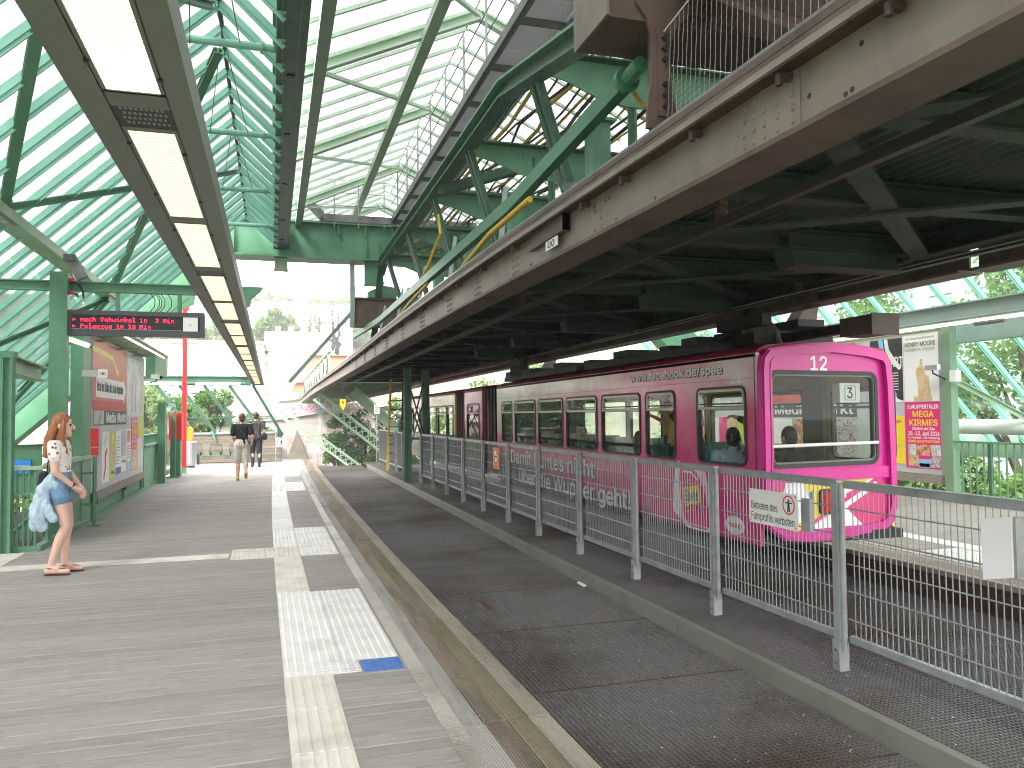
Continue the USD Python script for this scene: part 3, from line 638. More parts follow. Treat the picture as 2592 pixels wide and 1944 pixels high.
for i in range(15):
    x = 3.05 + .135*i; pts = []
    for yy in np.linspace(4.2, 21, 22): pts.append((x + .05*math.sin(yy*1.7+i*2) + crng.normal(0, .02), yy, 5.72 + .05*math.sin(yy*2.3 + i) + crng.normal(0, .015)))
    single('power_cable', MB().tube(pts, (.02, .028, .016)[i % 3], 6), ('black', 'yellow_paint', 'brown_steel', 'black', 'yellow_paint')[i % 5],
           ('black' , 'yellow', 'brown', 'black', 'yellow')[i % 5] + ' cable along the truss top, ' + 'leftmost second third fourth fifth sixth seventh eighth ninth tenth eleventh twelfth thirteenth fourteenth rightmost'.split()[i] + (' of fifteen' if i in (0, 14) else ' of fifteen from the left'), 'cable', group='loose cables on the track truss')
# brown hanger portal close above the near girder
hang = thing('hanger_column', 'brown bolted steel hanger column with flared arms standing on the rail girder', 'column')
hx = 2.36
col = Polygon([(hx-.10, 3.42), (hx-.085, 3.62), (hx-.06, 3.75), (hx-.06, 4.03), (hx-.09, 4.13), (hx-.16, 4.22), (hx-.16, 4.6), (hx+.34, 4.6), (hx+.34, 4.2), (hx+.2, 4.18), (hx+.13, 4.1), (hx+.075, 3.98), (hx+.075, 3.75), (hx+.10, 3.6), (hx+.14, 3.42)])
put(hang, 'column_plate', MB().ext(col, 'xz', 4.45, 4.475), 'brown_steel')
put(hang, 'cover_plate', B((hx-.03, 4.43, 3.50), (hx+.062, 4.449, 4.06)), 'brown_steel')
for z in (3.56, 3.63, 3.70, 3.86, 3.93, 4.0): put(hang, 'bolt', MB().disc((hx+.016, 4.42, z), (0, 1, 0), .017, .03, 6), 'black_steel')
put(hang, 'cross_box', MB().box((2.02, 4.48, 4.12), (5.6, 5.0, 4.9)), 'brown_steel')
put(hang, 'side_plate', MB().box((2.0, 4.46, 4.12), (2.019, 5.02, 4.9)), 'tan_steel')
put(hang, 'web_rib', B((hx-.0, 4.476, 3.42), (hx+.02, 4.62, 4.12)), 'brown_steel')
put(hang, 'arm', MB().beam((2.75, 4.6, 4.5), (2.75, 3.05, 3.36), .3, .03, up=(1, 0, 0)).beam((2.60, 4.6, 4.5), (2.60, 3.05, 3.36), .03, .22, up=(1, 0, 0)), 'brown_steel')
put(hang, 'arm', MB().beam((2.95, 4.1, 4.7), (2.95, 2.4, 3.36), .3, .03, up=(1, 0, 0)), 'brown_steel')
put(hang, 'top_plate', B((2.0, .2, 4.92), (5.6, 5.0, 4.97)), 'brown_dark')  # added out of view to shade the arms below
put(hang, 'back_plate', B((3.4, 1.2, 3.3), (3.45, 4.4, 5.2)), 'brown_dark')
put(hang, 'green_arm', MB().beam((2.35, 3.6, 4.25), (2.6, 3.0, 4.45), .12, .12), 'green_bright')
net = thing('bird_net', 'fine wire bird net stretched above the rail girder', 'net')
m = MB()
for yy in np.arange(1.9, 4.4, .055): m.tube([(2.36, yy, 3.36), (2.40, yy, 4.05 + .25*(4.4-yy))], .0016, 4)
put(net, 'vertical_wires', m, 'edge_pale', kind='stuff')
m = MB()
for k in range(24): m.tube([(2.365, 1.9, 3.36+.05*k), (2.365, 4.4, 3.36+.035*k)], .0012, 4)
put(net, 'cross_wires', m, 'brown_steel', kind='stuff')
m = MB().tube([(2.365, 4.4, 4.03), (2.38, 3.9, 4.12), (2.4, 3.3, 4.3), (2.4, 2.5, 4.55)], .005, 5); put(net, 'edge_rope', m, 'off_white')
m = MB()
for yy in np.arange(4.6, 19, .16):
    m.tube([(2.45, yy, 3.45), (2.5, yy+.9, 5.25)], .0008, 3, cap=False); m.tube([(2.45, yy+.9, 3.45), (2.5, yy, 5.25)], .0008, 3, cap=False)
put(net, 'net_mesh', m, 'galv_dark', kind='stuff')

# catwalk with railing, on the portal
cat = thing('catwalk', 'grey steel maintenance catwalk with thin wire railing high beside the truss', 'catwalk')
ZK = 6.68
for y0 in np.arange(4.0, YC, .7):
    put(cat, 'floor_panel', B((3.0, y0+.01, ZK), (3.6, min(y0+.69, YC), ZK+.02)), 'catwalk_floor')
put(cat, 'edge_channel', MB().box((2.93, 4, ZK-.09), (2.97, YC, ZK+.05)).box((2.96, 4, ZK-.09), (3.02, YC, ZK-.07)), 'galv_dark')
put(cat, 'edge_channel', MB().box((3.63, 4, ZK-.09), (3.67, YC, ZK+.16)), 'galv_dark')
for y0 in np.arange(5.2, YC, 1.4): put(cat, 'cross_bearer', B((2.97, y0-.04, ZK-.08), (3.63, y0+.04, ZK-.005)), 'galv_dark')
for y0 in np.arange(5.2, YC, 1.4):
    put(cat, 'railing_post', MB().tube([(2.95, y0, ZK), (2.95, y0, ZK+1.1)], .018, 6), 'galvanised')
    put(cat, 'railing_post', MB().tube([(3.65, y0, ZK), (3.65, y0, ZK+1.1)], .018, 6), 'galvanised')
for z in (.4, .75, 1.1):
    put(cat, 'railing_wire', MB().tube([(2.95, 4, ZK+z), (2.95, YC, ZK+z)], .009, 5).tube([(3.65, 4, ZK+z), (3.65, YC, ZK+z)], .009, 5), 'galv_dark')
cat2 = thing('catwalk', 'grey walkway with thin railing on top of the portal beam', 'catwalk')
put(cat2, 'floor_panel', B((1.15, YC-.1, 6.6), (2.92, YC+.55, 6.63)), 'galvanised')
put(cat2, 'edge_channel', B((1.15, YC-.14, 6.535), (5.2, YC-.105, 6.72)), 'galv_dark')
put(cat2, 'stair', MB().beam((.82, YC-.1, 7.0), (1.2, YC-.1, 6.6), .5, .05, up=(0, 0, 1)).beam((.78, YC-.1, 7.15), (1.22, YC-.12, 6.72), .04, .1), 'galv_dark')
for x in (1.5, 2.1, 2.75, 3.4, 4.0): put(cat2, 'railing_post', MB().tube([(x, YC-.12, 6.4), (x, YC-.12, 7.62)], .016, 6), 'galvanised')
for z in (6.95, 7.28, 7.6): put(cat2, 'railing_wire', MB().tube([(1.3, YC-.12, z), (2.9, YC-.12, z)], .009, 5), 'galv_dark')
# ================================================================ left side of the platform
def photo(name, cols, scale=7., detail=5., rough=.35, stretch=(1, 1, 1)):
    r = [(.28+.44*i/(len(cols)-1), c) for i, c in enumerate(cols)]
    usdkit.material(stage, L+name, {'g': ('geometry', {}), 'mp': ('mapping', {'scale': stretch}), 'n': ('noise_texture', {'scale': scale, 'detail': detail, 'roughness': .6, 'distortion': .6}),
        'c': ('rgb_ramp', {'ramp': r}), 'p': ('principled_bsdf', {'roughness': rough})},
        [('g.position', 'mp.vector'), ('mp.vector', 'n.vector'), ('n.fac', 'c.fac'), ('c.color', 'p.base_color')], surface='p.BSDF')
photo('print_red', [(.46, .012, .012), (.50, .02, .02), (.52, .07, .04), (.46, .02, .018), (.40, .07, .04)], 1.5)
photo('print_grey', [(.03, .03, .035), (.25, .25, .27), (.5, .5, .52), (.1, .1, .11)], 5, stretch=(1, 3, 1))
photo('print_mixed', [(.05, .09, .25), (.5, .45, .35), (.6, .2, .1), (.08, .06, .05), (.6, .6, .6)], 9)
photo('print_warm', [(.06, .03, .02), (.45, .2, .08), (.6, .45, .2), (.2, .22, .3), (.05, .04, .04)], 8)
photo('print_crowd', [(.04, .04, .06), (.3, .22, .15), (.5, .5, .55), (.1, .07, .06), (.4, .15, .1)], 16)
photo('print_pale', [(.6, .6, .6), (.68, .68, .7), (.3, .3, .33), (.62, .62, .6)], 6, stretch=(1, 4, .7))
flat('magenta', (.62, .015, .16), .4); flat('lime', (.42, .46, .03), .4); flat('print_yellow', (.72, .56, .02), .4); flat('print_white', (.70, .71, .72), .4); flat('sky_blue', (.2, .45, .75), .4)

# big square post at the stair opening, railing round it
st = thing('stair_post', 'big dark green steel post nearest the camera at left edge behind the woman', 'post')
put(st, 'post', MB().ibeam((-3.10, 11.06, 0), (-3.10, 11.06, 2.40), .13, .14, .03, .03, up=(1, 0, 0)), 'green')
put(st, 'cap', MB().box((-3.20, 10.98, 2.38), (-3.02, 11.14, 2.46)), 'green')
put(st, 'arm', MB().ibeam((-3.12, 11.15, 2.30), (-3.45, 13.9, 2.32), .22, .22, .02, .02), 'green_pale')
rl = thing('railing', 'green stair railing with round bars beside the big post behind the woman', 'railing')
put(rl, 'handrail', MB().box((-3.03, 11.09, 1.00), (-2.72, 11.16, 1.045)).box((-2.77, 11.16, 1.0), (-2.72, 12.7, 1.045)), 'green_pale')
put(rl, 'base_rail', MB().box((-3.03, 11.09, 0.0), (-2.73, 11.17, .06)).box((-2.79, 11.17, 0), (-2.73, 13.9, .06)), 'green')
for x in (-3.0, -2.93, -2.87, -2.80): put(rl, 'baluster', MB().tube([(x, 11.125, .05), (x, 11.125, 1.0)], .014, 7), 'green')
put(rl, 'mid_rail', MB().box((-3.03, 11.10, .69), (-2.75, 11.15, .72)), 'green')
wp = thing('parapet', 'solid dark green steel parapet panel between the stair railing and the poster wall', 'parapet')
put(wp, 'panel', B((-2.80, 11.6, .06), (-2.77, 14.0, 1.0)), 'green')
put(wp, 'top_rail', B((-2.83, 11.6, 1.0), (-2.73, 14.0, 1.06)), 'green_pale')
m = MB()
for yy in np.arange(11.7, 13.9, .07): m.box((-2.77, yy, .06), (-2.765, yy+.035, .10))
put(wp, 'foot_rib', m, 'green_pale', kind='stuff')
sp = thing('screen_wall', 'green steel stair enclosure panel behind the woman carrying a blue sign', 'panel')
put(sp, 'panel', B((-4.6, 13.52, .52), (-3.33, 13.56, 1.22)), 'green')
put(sp, 'top_edge', B((-4.6, 13.48, 1.22), (-3.31, 13.58, 1.25)), 'green_dark')
bs = thing('blue_sign', 'small blue sign with white lettering on the green stair panel', 'sign')
put(bs, 'plate', B((-3.72, 13.49, .81), (-3.46, 13.515, 1.02)), 'sign_blue')
put(bs, 'lettering', MB().text('Ausgang', .045, (-3.69, 13.4895, .90), (1, 0, 0), (0, 0, 1), .002, .2), 'white')
sr = thing('stair_railing', 'green sloping stair handrail going down outside the platform behind the woman', 'railing')
put(sr, 'handrail', MB().tube([(-2.95, 12.6, .55), (-3.6, 12.6, -.1), (-4.3, 12.6, -.8)], .025, 8), 'green_bright')
put(sr, 'handrail', MB().tube([(-2.95, 12.6, .05), (-3.6, 12.6, -.6), (-4.3, 12.6, -1.3)], .025, 8), 'green_bright')
for i in range(9): put(sr, 'baluster', MB().tube([(-2.95-.13*i, 12.6, .55-.13*i), (-2.95-.13*i, 12.6, .05-.13*i)], .012, 6), 'green')
# sign support frame: two posts, beam
fr = thing('sign_gantry', 'green steel gantry of square post and horizontal beam holding the red display', 'gantry')
put(fr, 'post', B((-2.87, 11.93, 0), (-2.655, 12.07, 3.62)), 'green')
put(fr, 'cross_beam', MB().ibeam((-6.0, 12.15, 3.455), (-.42, 12.15, 3.455), .135, .12, .016, .014), 'green')
put(fr, 'end_bracket', MB().ext(Polygon([(-.42, 3.53), (-.12, 3.53), (-.16, 3.46), (-.28, 3.36), (-.31, 3.24), (-.42, 3.2)]), 'xz', 12.1, 12.14), 'green')
for x in (-2.06, -1.26): put(fr, 'drop_bar', B((x-.03, 12.1, 3.10), (x+.03, 12.14, 3.39)), 'green')
cb = thing('cable_loop', 'black cables looping from the gantry beam beside the square post', 'cable')
put(cb, 'cable', MB().tube([(-2.62, 12.05, 3.5), (-2.55, 12.05, 3.48), (-2.49, 12.05, 3.38), (-2.48, 12.05, 3.28)], .014, 7), 'black')
put(cb, 'cable', MB().tube([(-2.62, 12.05, 3.36), (-2.57, 12.05, 3.33), (-2.54, 12.05, 3.30)], .012, 7), 'black')
for i, x in enumerate((-1.62, -1.56, -1.53, -1.49, -1.40)):
    put(cb, 'cable', MB().tube([(x-.02, 12.1, 3.38), (x+.035, 12.1, 3.3), (x+.03, 12.1, 3.2), (x-.03, 12.1, 3.12)], .007, 6), 'green_dark')
put(cb, 'junction', MB().box((-2.65, 12.0, 3.50), (-2.6, 12.1, 3.55)).box((-2.65, 12.0, 3.33), (-2.6, 12.1, 3.37)), 'red')
cl = thing('spotlight', 'grey box spotlight fixed on top of the gantry beam beside the post', 'spotlight')
put(cl, 'body', MB().beam((-2.66, 12.1, 3.86), (-2.50, 12.1, 3.56), .14, .085, up=(0, 1, 0)), 'galv_dark')
put(cl, 'head', MB().cbox((-2.665, 12.08, 3.83), (.12, .16, .09)), 'dark_grey')
put(cl, 'stem', MB().beam((-2.64, 12.1, 3.78), (-2.6, 12.1, 3.53), .03, .03, up=(0, 1, 0)), 'off_white')
# departure display
dp = thing('departure_display', 'long dark departure display with two rows of red text over the platform', 'display')
x0, x1, z0, z1, yd = -2.665, -.93, 2.775, 3.10, 12.0
put(dp, 'case', MB().ext(sbox(x0, z0, x1, z1), 'xz', yd+.02, yd+.22), 'dark_grey')
put(dp, 'bezel', MB().ext(rrect(x0-.01, z0-.012, x1+.01, z1+.012, .02).difference(sbox(x0+.05, z0+.07, x1-.05, z1-.05)), 'xz', yd-.01, yd+.02), 'dark_grey')
put(dp, 'screen', B((x0+.05, yd+.008, z0+.07), (x1-.05, yd+.0195, z1-.05)), 'black')
flat('led_red', (.8, .01, .06), .5, emit=.8, ecol=(1., .01, .06)); flat('led_dim', (.12, .005, .012), .5)
def led(s, y0, o, sc):
    """dot matrix lettering, every lit dot a small square"""
    from PIL import Image, ImageDraw, ImageFont
    import glob
    f = ImageFont.truetype(glob.glob('/opt/blender-*/*/datafiles/fonts/DejaVuSansMono.woff2')[0], 11); im = Image.new('L', (400, 20)); ImageDraw.Draw(im).text((0, 2), s, 255, f)
    a = np.asarray(im) > 105; m = MB()
    for r, c in zip(*np.nonzero(a)): m.box((o[0]+c*sc, y0, o[1]-r*sc), (o[0]+(c+.86)*sc, y0+.003, o[1]-(r-.86)*sc))
    return m
put(dp, 'lettering', led('» nach Vohwinkel in  2 Min', yd+.004, (x0+.055, z1-.055), .0071), 'led_red')
put(dp, 'lettering', led('» Folgezug in 10 Min', yd+.004, (x0+.055, z1-.148), .0071), 'led_red')
put(dp, 'divider', B((x0+.05, yd+.003, z0+.075), (x1-.30, yd+.0075, z0+.085)), 'mid_grey')
put(dp, 'clock_panel', B((x1-.275, yd-.004, z0+.065), (x1-.08, yd+.0075, z1-.055)), 'white')
put(dp, 'clock_mark', MB().beam((x1-.19, yd-.006, z0+.15), (x1-.165, yd-.006, z0+.17), .004, .004).beam((x1-.19, yd-.006, z0+.17), (x1-.165, yd-.006, z0+.15), .004, .004), 'mid_grey')
put(dp, 'top_rail', MB().tube([(x0+.1, yd+.12, z1+.012), (x1-.1, yd+.12, z1+.012)], .008, 6), 'galvanised')

# poster wall
pw = thing('poster_wall', 'long grey advertising wall covered with posters along the left platform', 'poster wall')
XP = -2.75
put(pw, 'backing', B((XP-.06, 14.0, .44), (XP, 19.36, 2.97)), 'foil_grey')
put(pw, 'bottom_board', MB().ext(Polygon([(XP-.05, .29), (XP+.03, .30), (XP+.015, .44), (XP-.05, .44)]), 'xz', 14.4, 19.40), 'wall_plank')
put(pw, 'post', B((-2.93, 13.42, 0), (-2.755, 13.98, 3.0)), 'green')
put(pw, 'post', B((-2.9, 19.45, 0), (-2.79, 19.6, 2.6)), 'green')
put(pw, 'canopy', MB().ext(Polygon([(XP-.1, 2.98), (XP+.38, 3.06), (XP+.38, 3.08), (XP-.1, 3.0)]), 'xz', 13.9, 19.4), 'green_pale')
for yy in (14.5, 17.2): put(pw, 'foot_bracket', MB().box((-2.86, yy, 0), (-2.78, yy+.1, .3)).box((-2.86, yy, .22), (-2.74, yy+.1, .28)), 'green')
put(pw, 'parapet_panel', B((-2.86, 14.0, .06), (-2.83, 19.45, .5)), 'green')
put(pw, 'base_rail', B((-2.86, 14.0, 0), (-2.73, 21.5, .055)), 'green')
def poster(y0, y1, z0, z1, m, lift=.004, label=None):
    return put(pw, 'poster', B((XP+.0005, y0, z0), (XP+lift, y1, z1)), m, label=label)
def ptext(parent, s, h, yy, zz, m, w=None, lift=.0045, name='lettering'):
    put(parent, name, MB().text(s, h, (XP+lift, yy, zz), (0, 1, 0), (0, 0, 1), .002, w), m)
p1 = poster(14.05, 17.12, 1.77, 2.93, 'print_red', label='large red poster with a white arrow')
put(p1, 'arrow', MB().ext(Polygon([(14.28, 1.98), (16.75, 1.98), (16.75, 1.9), (17.05, 2.15), (16.75, 2.40), (16.75, 2.32), (14.28, 2.32)]), 'yz', XP+.0045, XP+.007), 'print_white')
ptext(p1, 'Noch eine Station bis zu den Angeboten', .16, 14.36, 2.09, 'black', 2.35, .0075)
put(p1, 'band', B((XP+.0045, 14.06, 1.775), (XP+.006, 17.11, 1.93)), 'sign_red')
put(p1, 'swoosh', MB().ext(LineString([(14.06, 2.76), (14.9, 2.74), (15.7, 2.70), (15.95, 2.55), (16.2, 2.45)]).buffer(.045), 'yz', XP+.0045, XP+.006), 'print_yellow')
p2 = poster(14.1, 17.14, 1.515, 1.765, 'black', label='black banner with white lettering')
ptext(p2, 'Media', .17, 15.15, 1.56, 'print_white', .85); ptext(p2, 'Markt', .17, 16.18, 1.56, 'print_white', .85)
put(p2, 'picture', B((XP+.0045, 14.12, 1.53), (XP+.006, 14.95, 1.76)), 'print_grey')
poster(14.45, 14.80, .52, 1.40, 'print_grey', label='dark grey narrow poster')
q = poster(14.82, 15.46, .52, 1.40, 'print_white', label='white poster with a red figure')
put(q, 'picture', MB().ext(LineString([(15.0, .62), (15.12, .8), (15.1, 1.0), (15.22, 1.08)]).buffer(.045), 'yz', XP+.0045, XP+.006), 'sign_red')
put(q, 'strokes', MB().ext(LineString([(15.0, 1.15), (15.3, 1.32)]).buffer(.01), 'yz', XP+.0045, XP+.006).ext(LineString([(14.95, 1.2), (15.2, 1.35)]).buffer(.006), 'yz', XP+.0045, XP+.006), 'mid_grey')
q = poster(15.48, 16.04, .55, 1.41, 'lime', label='yellow green poster')
put(q, 'picture', B((XP+.0045, 15.56, .75), (XP+.006, 15.98, 1.12)), 'print_warm'); put(q, 'disc', MB().ext(Point(15.75, 1.27).buffer(.11), 'yz', XP+.0045, XP+.006), 'print_yellow'); ptext(q, 'Fest', .07, 15.6, .63, 'black', .35)
q = poster(16.06, 16.58, .58, 1.40, 'print_white', label='white poster with blue lines of text')
for i in range(9): put(q, 'text_line', B((XP+.0045, 16.1, .78+.06*i), (XP+.006, 16.36+.18*((i*7) % 3)/3, .80+.06*i)), 'sky_blue' if i > 5 else 'mid_grey')
put(q, 'band', B((XP+.0045, 16.07, .59), (XP+.006, 16.57, .72)), 'deep_blue')
q = poster(16.60, 17.14, .60, 1.40, 'print_white', label='white poster with a dark photograph')
put(q, 'picture', B((XP+.0045, 16.62, .9), (XP+.006, 17.06, 1.39)), 'print_crowd'); ptext(q, 'Theater', .05, 16.7, .78, 'sign_red', .38)
q = poster(17.18, 17.68, .60, 1.42, 'print_white', label='white poster with a blue foot')
put(q, 'picture', B((XP+.0045, 17.24, 1.15), (XP+.006, 17.6, 1.38)), 'print_mixed'); put(q, 'band', B((XP+.0045, 17.2, .6), (XP+.006, 17.66, .78)), 'sky_blue')
for i in range(5): put(q, 'text_line', B((XP+.0045, 17.24, .84+.055*i), (XP+.006, 17.55, .86+.055*i)), 'mid_grey')
q = poster(17.70, 18.50, .56, 1.64, 'magenta', label='magenta fair poster with yellow heading')
put(q, 'picture', B((XP+.0045, 17.72, .58), (XP+.006, 18.48, .98)), 'print_warm')
for s, z, h, m, w in (('5.WUPPERTALER', 1.54, .06, 'print_white', .66), ('MEGA', 1.43, .09, 'print_yellow', .42), ('KIRMES', 1.31, .09, 'print_yellow', .6), ('Stadion am Zoo', 1.22, .05, 'print_white', .5), ('10.-13. Juni 2016', 1.13, .055, 'print_white', .62), ('KIRMES DER ATTRAKTIONEN', 1.02, .04, 'print_yellow', .6)): ptext(q, s, h, 17.78, z, m, w)
q = poster(18.52, 19.28, 1.22, 1.66, 'lime', label='plain lime sheet'); q = poster(18.52, 19.28, .60, 1.20, 'print_pale', label='pale poster with tall dark shapes')
q = poster(17.16, 19.3, 1.68, 2.85, 'print_pale', label='pale poster with tall dark figures')
for yy, w_ in ((17.75, .18), (18.15, .13), (18.9, .22)): put(q, 'figure', B((XP+.0045, yy, 1.75), (XP+.006, yy+w_, 2.55+.1*(yy > 18.5))), 'print_grey' if yy < 18.5 else 'print_warm')
rb = single('fire_alarm_box', MB().tm(trimesh.creation.box((.1, .1, .28))).move(lambda v: v+[-2.575, 13.38, 1.34]).box((-2.62, 13.33, 1.07), (-2.53, 13.43, 1.185)), 'red', 'narrow red box fixed to the green post beside the poster wall', 'box')
es = thing('camera_notice', 'small white notice with an eye symbol on a metal bracket at poster post', 'sign')
put(es, 'bracket', B((-2.77, 13.395, 2.27), (-2.54, 13.405, 2.37)), 'brushed')
put(es, 'plate', B((-2.545, 13.385, 2.25), (-2.415, 13.394, 2.385)), 'white')
eye = Point(0, 0).buffer(1, 24); eye = affinity.scale(eye, .042, .022); ring = eye.difference(affinity.scale(eye, .86, .8)); pup = Point(0, 0).buffer(.013)
put(es, 'eye_symbol', MB().ext(affinity.translate(ring.union(pup), -2.48, 2.315), 'xz', 13.381, 13.3845), 'black')
bp = thing('barrier_post', 'short green barrier post on a base plate in front of the poster wall', 'barrier')
put(bp, 'post', MB().tube([(-2.585, 13.42, .02), (-2.585, 13.42, 1.05)], .03, 10), 'green')
put(bp, 'base_plate', B((-2.67, 13.34, 0), (-2.49, 13.5, .02)), 'green')
for z in (.8, .33): put(bp, 'cross_bar', MB().beam((-2.585, 13.42, z), (-2.86, 13.42, z), .035, .03), 'green')
for sgn, yy in ((0, 12.55), (1, 13.6)):
    pass
tl = thing('tube_lamp', 'slim lit tube lamp reaching over the poster wall', 'lamp')
put(tl, 'housing', MB().tube([(-2.14, 13.3, 2.93), (-2.14, 18.2, 2.93)], .035, 8), 'green_pale')
put(tl, 'tube', MB().tube([(-2.19, 13.3, 2.905), (-2.19, 18.1, 2.905)], .022, 8), 'tube_glow')
for yy in (14.6, 16.3, 17.9): put(tl, 'arm', MB().tube([(-2.75, yy, 2.93), (-2.15, yy, 2.93)], .022, 8), 'green_pale')
tl2 = thing('tube_lamp', 'short lit tube lamp behind the square gantry post', 'lamp')
put(tl2, 'tube', MB().tube([(-2.86, 12.9, 2.80), (-2.68, 13.35, 2.74)], .035, 9), 'tube_glow'); put(tl2, 'socket', MB().tube([(-2.68, 13.35, 2.74), (-2.66, 13.41, 2.735)], .03, 8), 'galv_dark')
# parapet beyond the posters
pp = thing('parapet', 'solid green parapet with pale top rail beyond the poster wall', 'parapet')
put(pp, 'panel', B((-2.80, 19.6, .05), (-2.77, 24.4, .98)), 'green'); put(pp, 'top_rail', MB().box((-2.84, 19.6, .98), (-2.74, 24.4, 1.03)), 'grey_green')
for yy in np.arange(19.7, 22.0, .16): put(pp, 'baluster', MB().box((-2.81, yy, 1.03), (-2.79, yy+.02, 1.22)), 'green')
put(pp, 'upper_rail', B((-2.83, 19.6, 1.22), (-2.76, 22.0, 1.25)), 'green')
# gable box and camera on the wall
gb = thing('electric_cabinet', 'green and pale cabinet hanging under the eaves above a camera', 'cabinet')
put(gb, 'body', B((-2.81, 20.0, 2.6), (-2.36, 20.25, 3.08)), 'green_pale'); put(gb, 'side', B((-2.815, 19.98, 2.62), (-2.62, 19.999, 3.09)), 'green')
def camera_unit(name, label, p, d, mount):
    t = thing(name, label, 'security camera')
    p = np.array(p, float); d = np.array(d, float)/np.linalg.norm(d)
    put(t, 'housing', MB().beam(p-d*.13, p+d*.13, .09, .085), 'silver'); put(t, 'sunshield', MB().beam(p-d*.13+[0, 0, .05], p+d*.16+[0, 0, .05], .105, .008), 'off_white')
    put(t, 'lens', MB().disc(p+d*.135, d, .035, .02, 12), 'black'); put(t, 'arm', MB().tube([p-[0, 0, .04], p-[0, 0, .10], mount], .016, 7), 'black')
    return t
camera_unit('security_camera', 'white security camera under the hanging green cabinet', (-2.56, 19.9, 2.58), (.8, -.6, -.1), (-2.78, 19.9, 2.43))
camera_unit('security_camera', 'grey security camera fixed to the red pole', (-2.14, 25, 2.44), (.9, -.35, -.35), (-2.40, 25, 2.36))
# glass cabinet (vitrine) with red boxes
vi = thing('notice_case', 'glazed green notice case standing beyond the poster wall', 'notice case')
put(vi, 'post', B((-2.74, 21.5, 0), (-2.56, 21.68, 2.02)), 'green'); put(vi, 'post', B((-2.66, 23.4, 0), (-2.52, 23.54, 1.8)), 'green')
put(vi, 'base_plate', B((-2.76, 23.3, 0), (-2.42, 23.62, .02)), 'green')
sheet(vi, (-2.56, 21.7, .3), (-2.56, 23.4, .3), (-2.56, 23.4, 1.95), (-2.56, 21.7, 1.95), 'clear_glass', .01)
put(vi, 'top_frame', B((-2.66, 21.68, 1.93), (-2.52, 23.4, 2.0)), 'grey_green'); put(vi, 'map_sheet', B((-2.66, 21.7, .85), (-2.65, 23.38, 1.7)), 'print_red')
tm_ = thing('ticket_machine', 'red ticket machine on a green pedestal beside the red pole', 'ticket machine')
put(tm_, 'case', B((-2.61, 23.6, 1.03), (-2.39, 24.1, 1.78)), 'red'); put(tm_, 'pedestal', B((-2.62, 23.62, .0), (-2.42, 24.05, 1.03)), 'green')
# red pole
rp = thing('red_pole', 'tall bright red pole with a round clock head and green foot', 'pole')
put(rp, 'foot', MB().box((-2.53, 24.9, 0), (-2.39, 25.04, .17)), 'green'); put(rp, 'shaft', MB().box((-2.515, 24.92, .17), (-2.395, 25.03, 5.0)), 'red')
put(rp, 'clock_head', MB().disc((-2.50, 24.95, 5.02), (0, 1, 0), .155, .09, 20).box((-2.655, 24.9, 4.80), (-2.345, 24.99, 5.02)), 'red'); put(rp, 'clock_face', MB().disc((-2.49, 24.895, 5.03), (0, 1, 0), .06, .012, 16), 'white')
ob = single('orange_bin', MB().ext(Polygon([(-2.74, 1.30), (-2.62, 1.34), (-2.53, 1.24), (-2.53, .92), (-2.60, .82), (-2.74, .80)]), 'xz', 28.3, 28.7), 'orange', 'orange letter box shaped bin behind the red pole', 'bin')
bn = thing('waste_bin', 'round stainless steel waste bin at the foot of the red pole', 'waste bin')
put(bn, 'body', MB().tube([(-2.56, 27.95, .06), (-2.56, 27.95, .14), (-2.56, 27.95, .80)], [.17, .20, .20], 20), 'brushed'); put(bn, 'lid', MB().tube([(-2.56, 27.95, .80), (-2.56, 27.95, .83), (-2.56, 27.95, .86)], [.212, .212, .15], 20), 'silver'); put(bn, 'foot', MB().disc((-2.56, 27.95, .03), (0, 0, 1), .14, .06, 16), 'dark_grey')

# end of the platform: plank wall, leaning glazing, seats
ew = thing('end_wall', 'grey wooden plank wall closing the platform end behind the seats', 'plank wall')
for i in range(9):
    put(ew, 'plank', MB().box((-3.6, 30.32, .02+.118*i), (.36, 30.36, .02+.118*i+.112)), 'wall_plank')
put(ew, 'post', B((-3.6, 30.37, 0), (.34, 30.42, 1.05)), 'backing_black')
gw = thing('glass_screen', 'leaning glass end screen in green frame above the plank wall', 'glass screen')
GA = [(-3.9, 2.78, -2.68, 1.08), (-3.15, 2.78, -1.93, 1.08), (-2.33, 2.78, -1.12, 1.08), (-1.48, 2.78, -.28, 1.08), (-.66, 2.78, .36, 1.0)]
put(gw, 'top_beam', MB().box((-4.6, 30.3, 2.79), (-.72, 30.5, 3.1)).box((-4.6, 30.24, 3.08), (-.80, 30.5, 3.12)), 'green_dark')
put(gw, 'bottom_rail', B((-3.6, 30.28, 1.03), (.22, 30.36, 1.10)), 'grey_green')
for a, b, c, d in GA: put(gw, 'mullion', MB().beam((a, 30.33, b), (c, 30.33, d), .10, .11, up=(0, 1, 0)), 'green_dark')
for p, q_ in zip(GA[:-1], GA[1:]):
    for t0, t1 in ((0, .66), (.665, 1)):
        def at(g, t): return np.array([g[0]+(g[2]-g[0])*t, 30.33, g[1]+(g[3]-g[1])*t])
        sheet(gw, at(p, t1), at(q_, t1), at(q_, t0), at(p, t0), 'wall_glass', .01)
put(gw, 'transom', MB().box((-3.0, 30.30, 1.63), (-.05, 30.345, 1.66)), 'green_dark')
for x in (-2.1, -.55): put(gw, 'prop', MB().ext(Polygon([(x, 1.15), (x+.12, 1.1), (x+.18, .8), (x+.13, .8)]), 'xz', 30.2, 30.24), 'green')
put(gw, 'corner_bracket', MB().ext(Polygon([(.18, 1.2), (.42, 1.02), (.33, .86), (.24, .86)]), 'xz', 30.28, 30.36), 'green_dark')
t3 = thing('tube_lamp', 'lit tube lamp along the beam above the end glass screen', 'lamp')
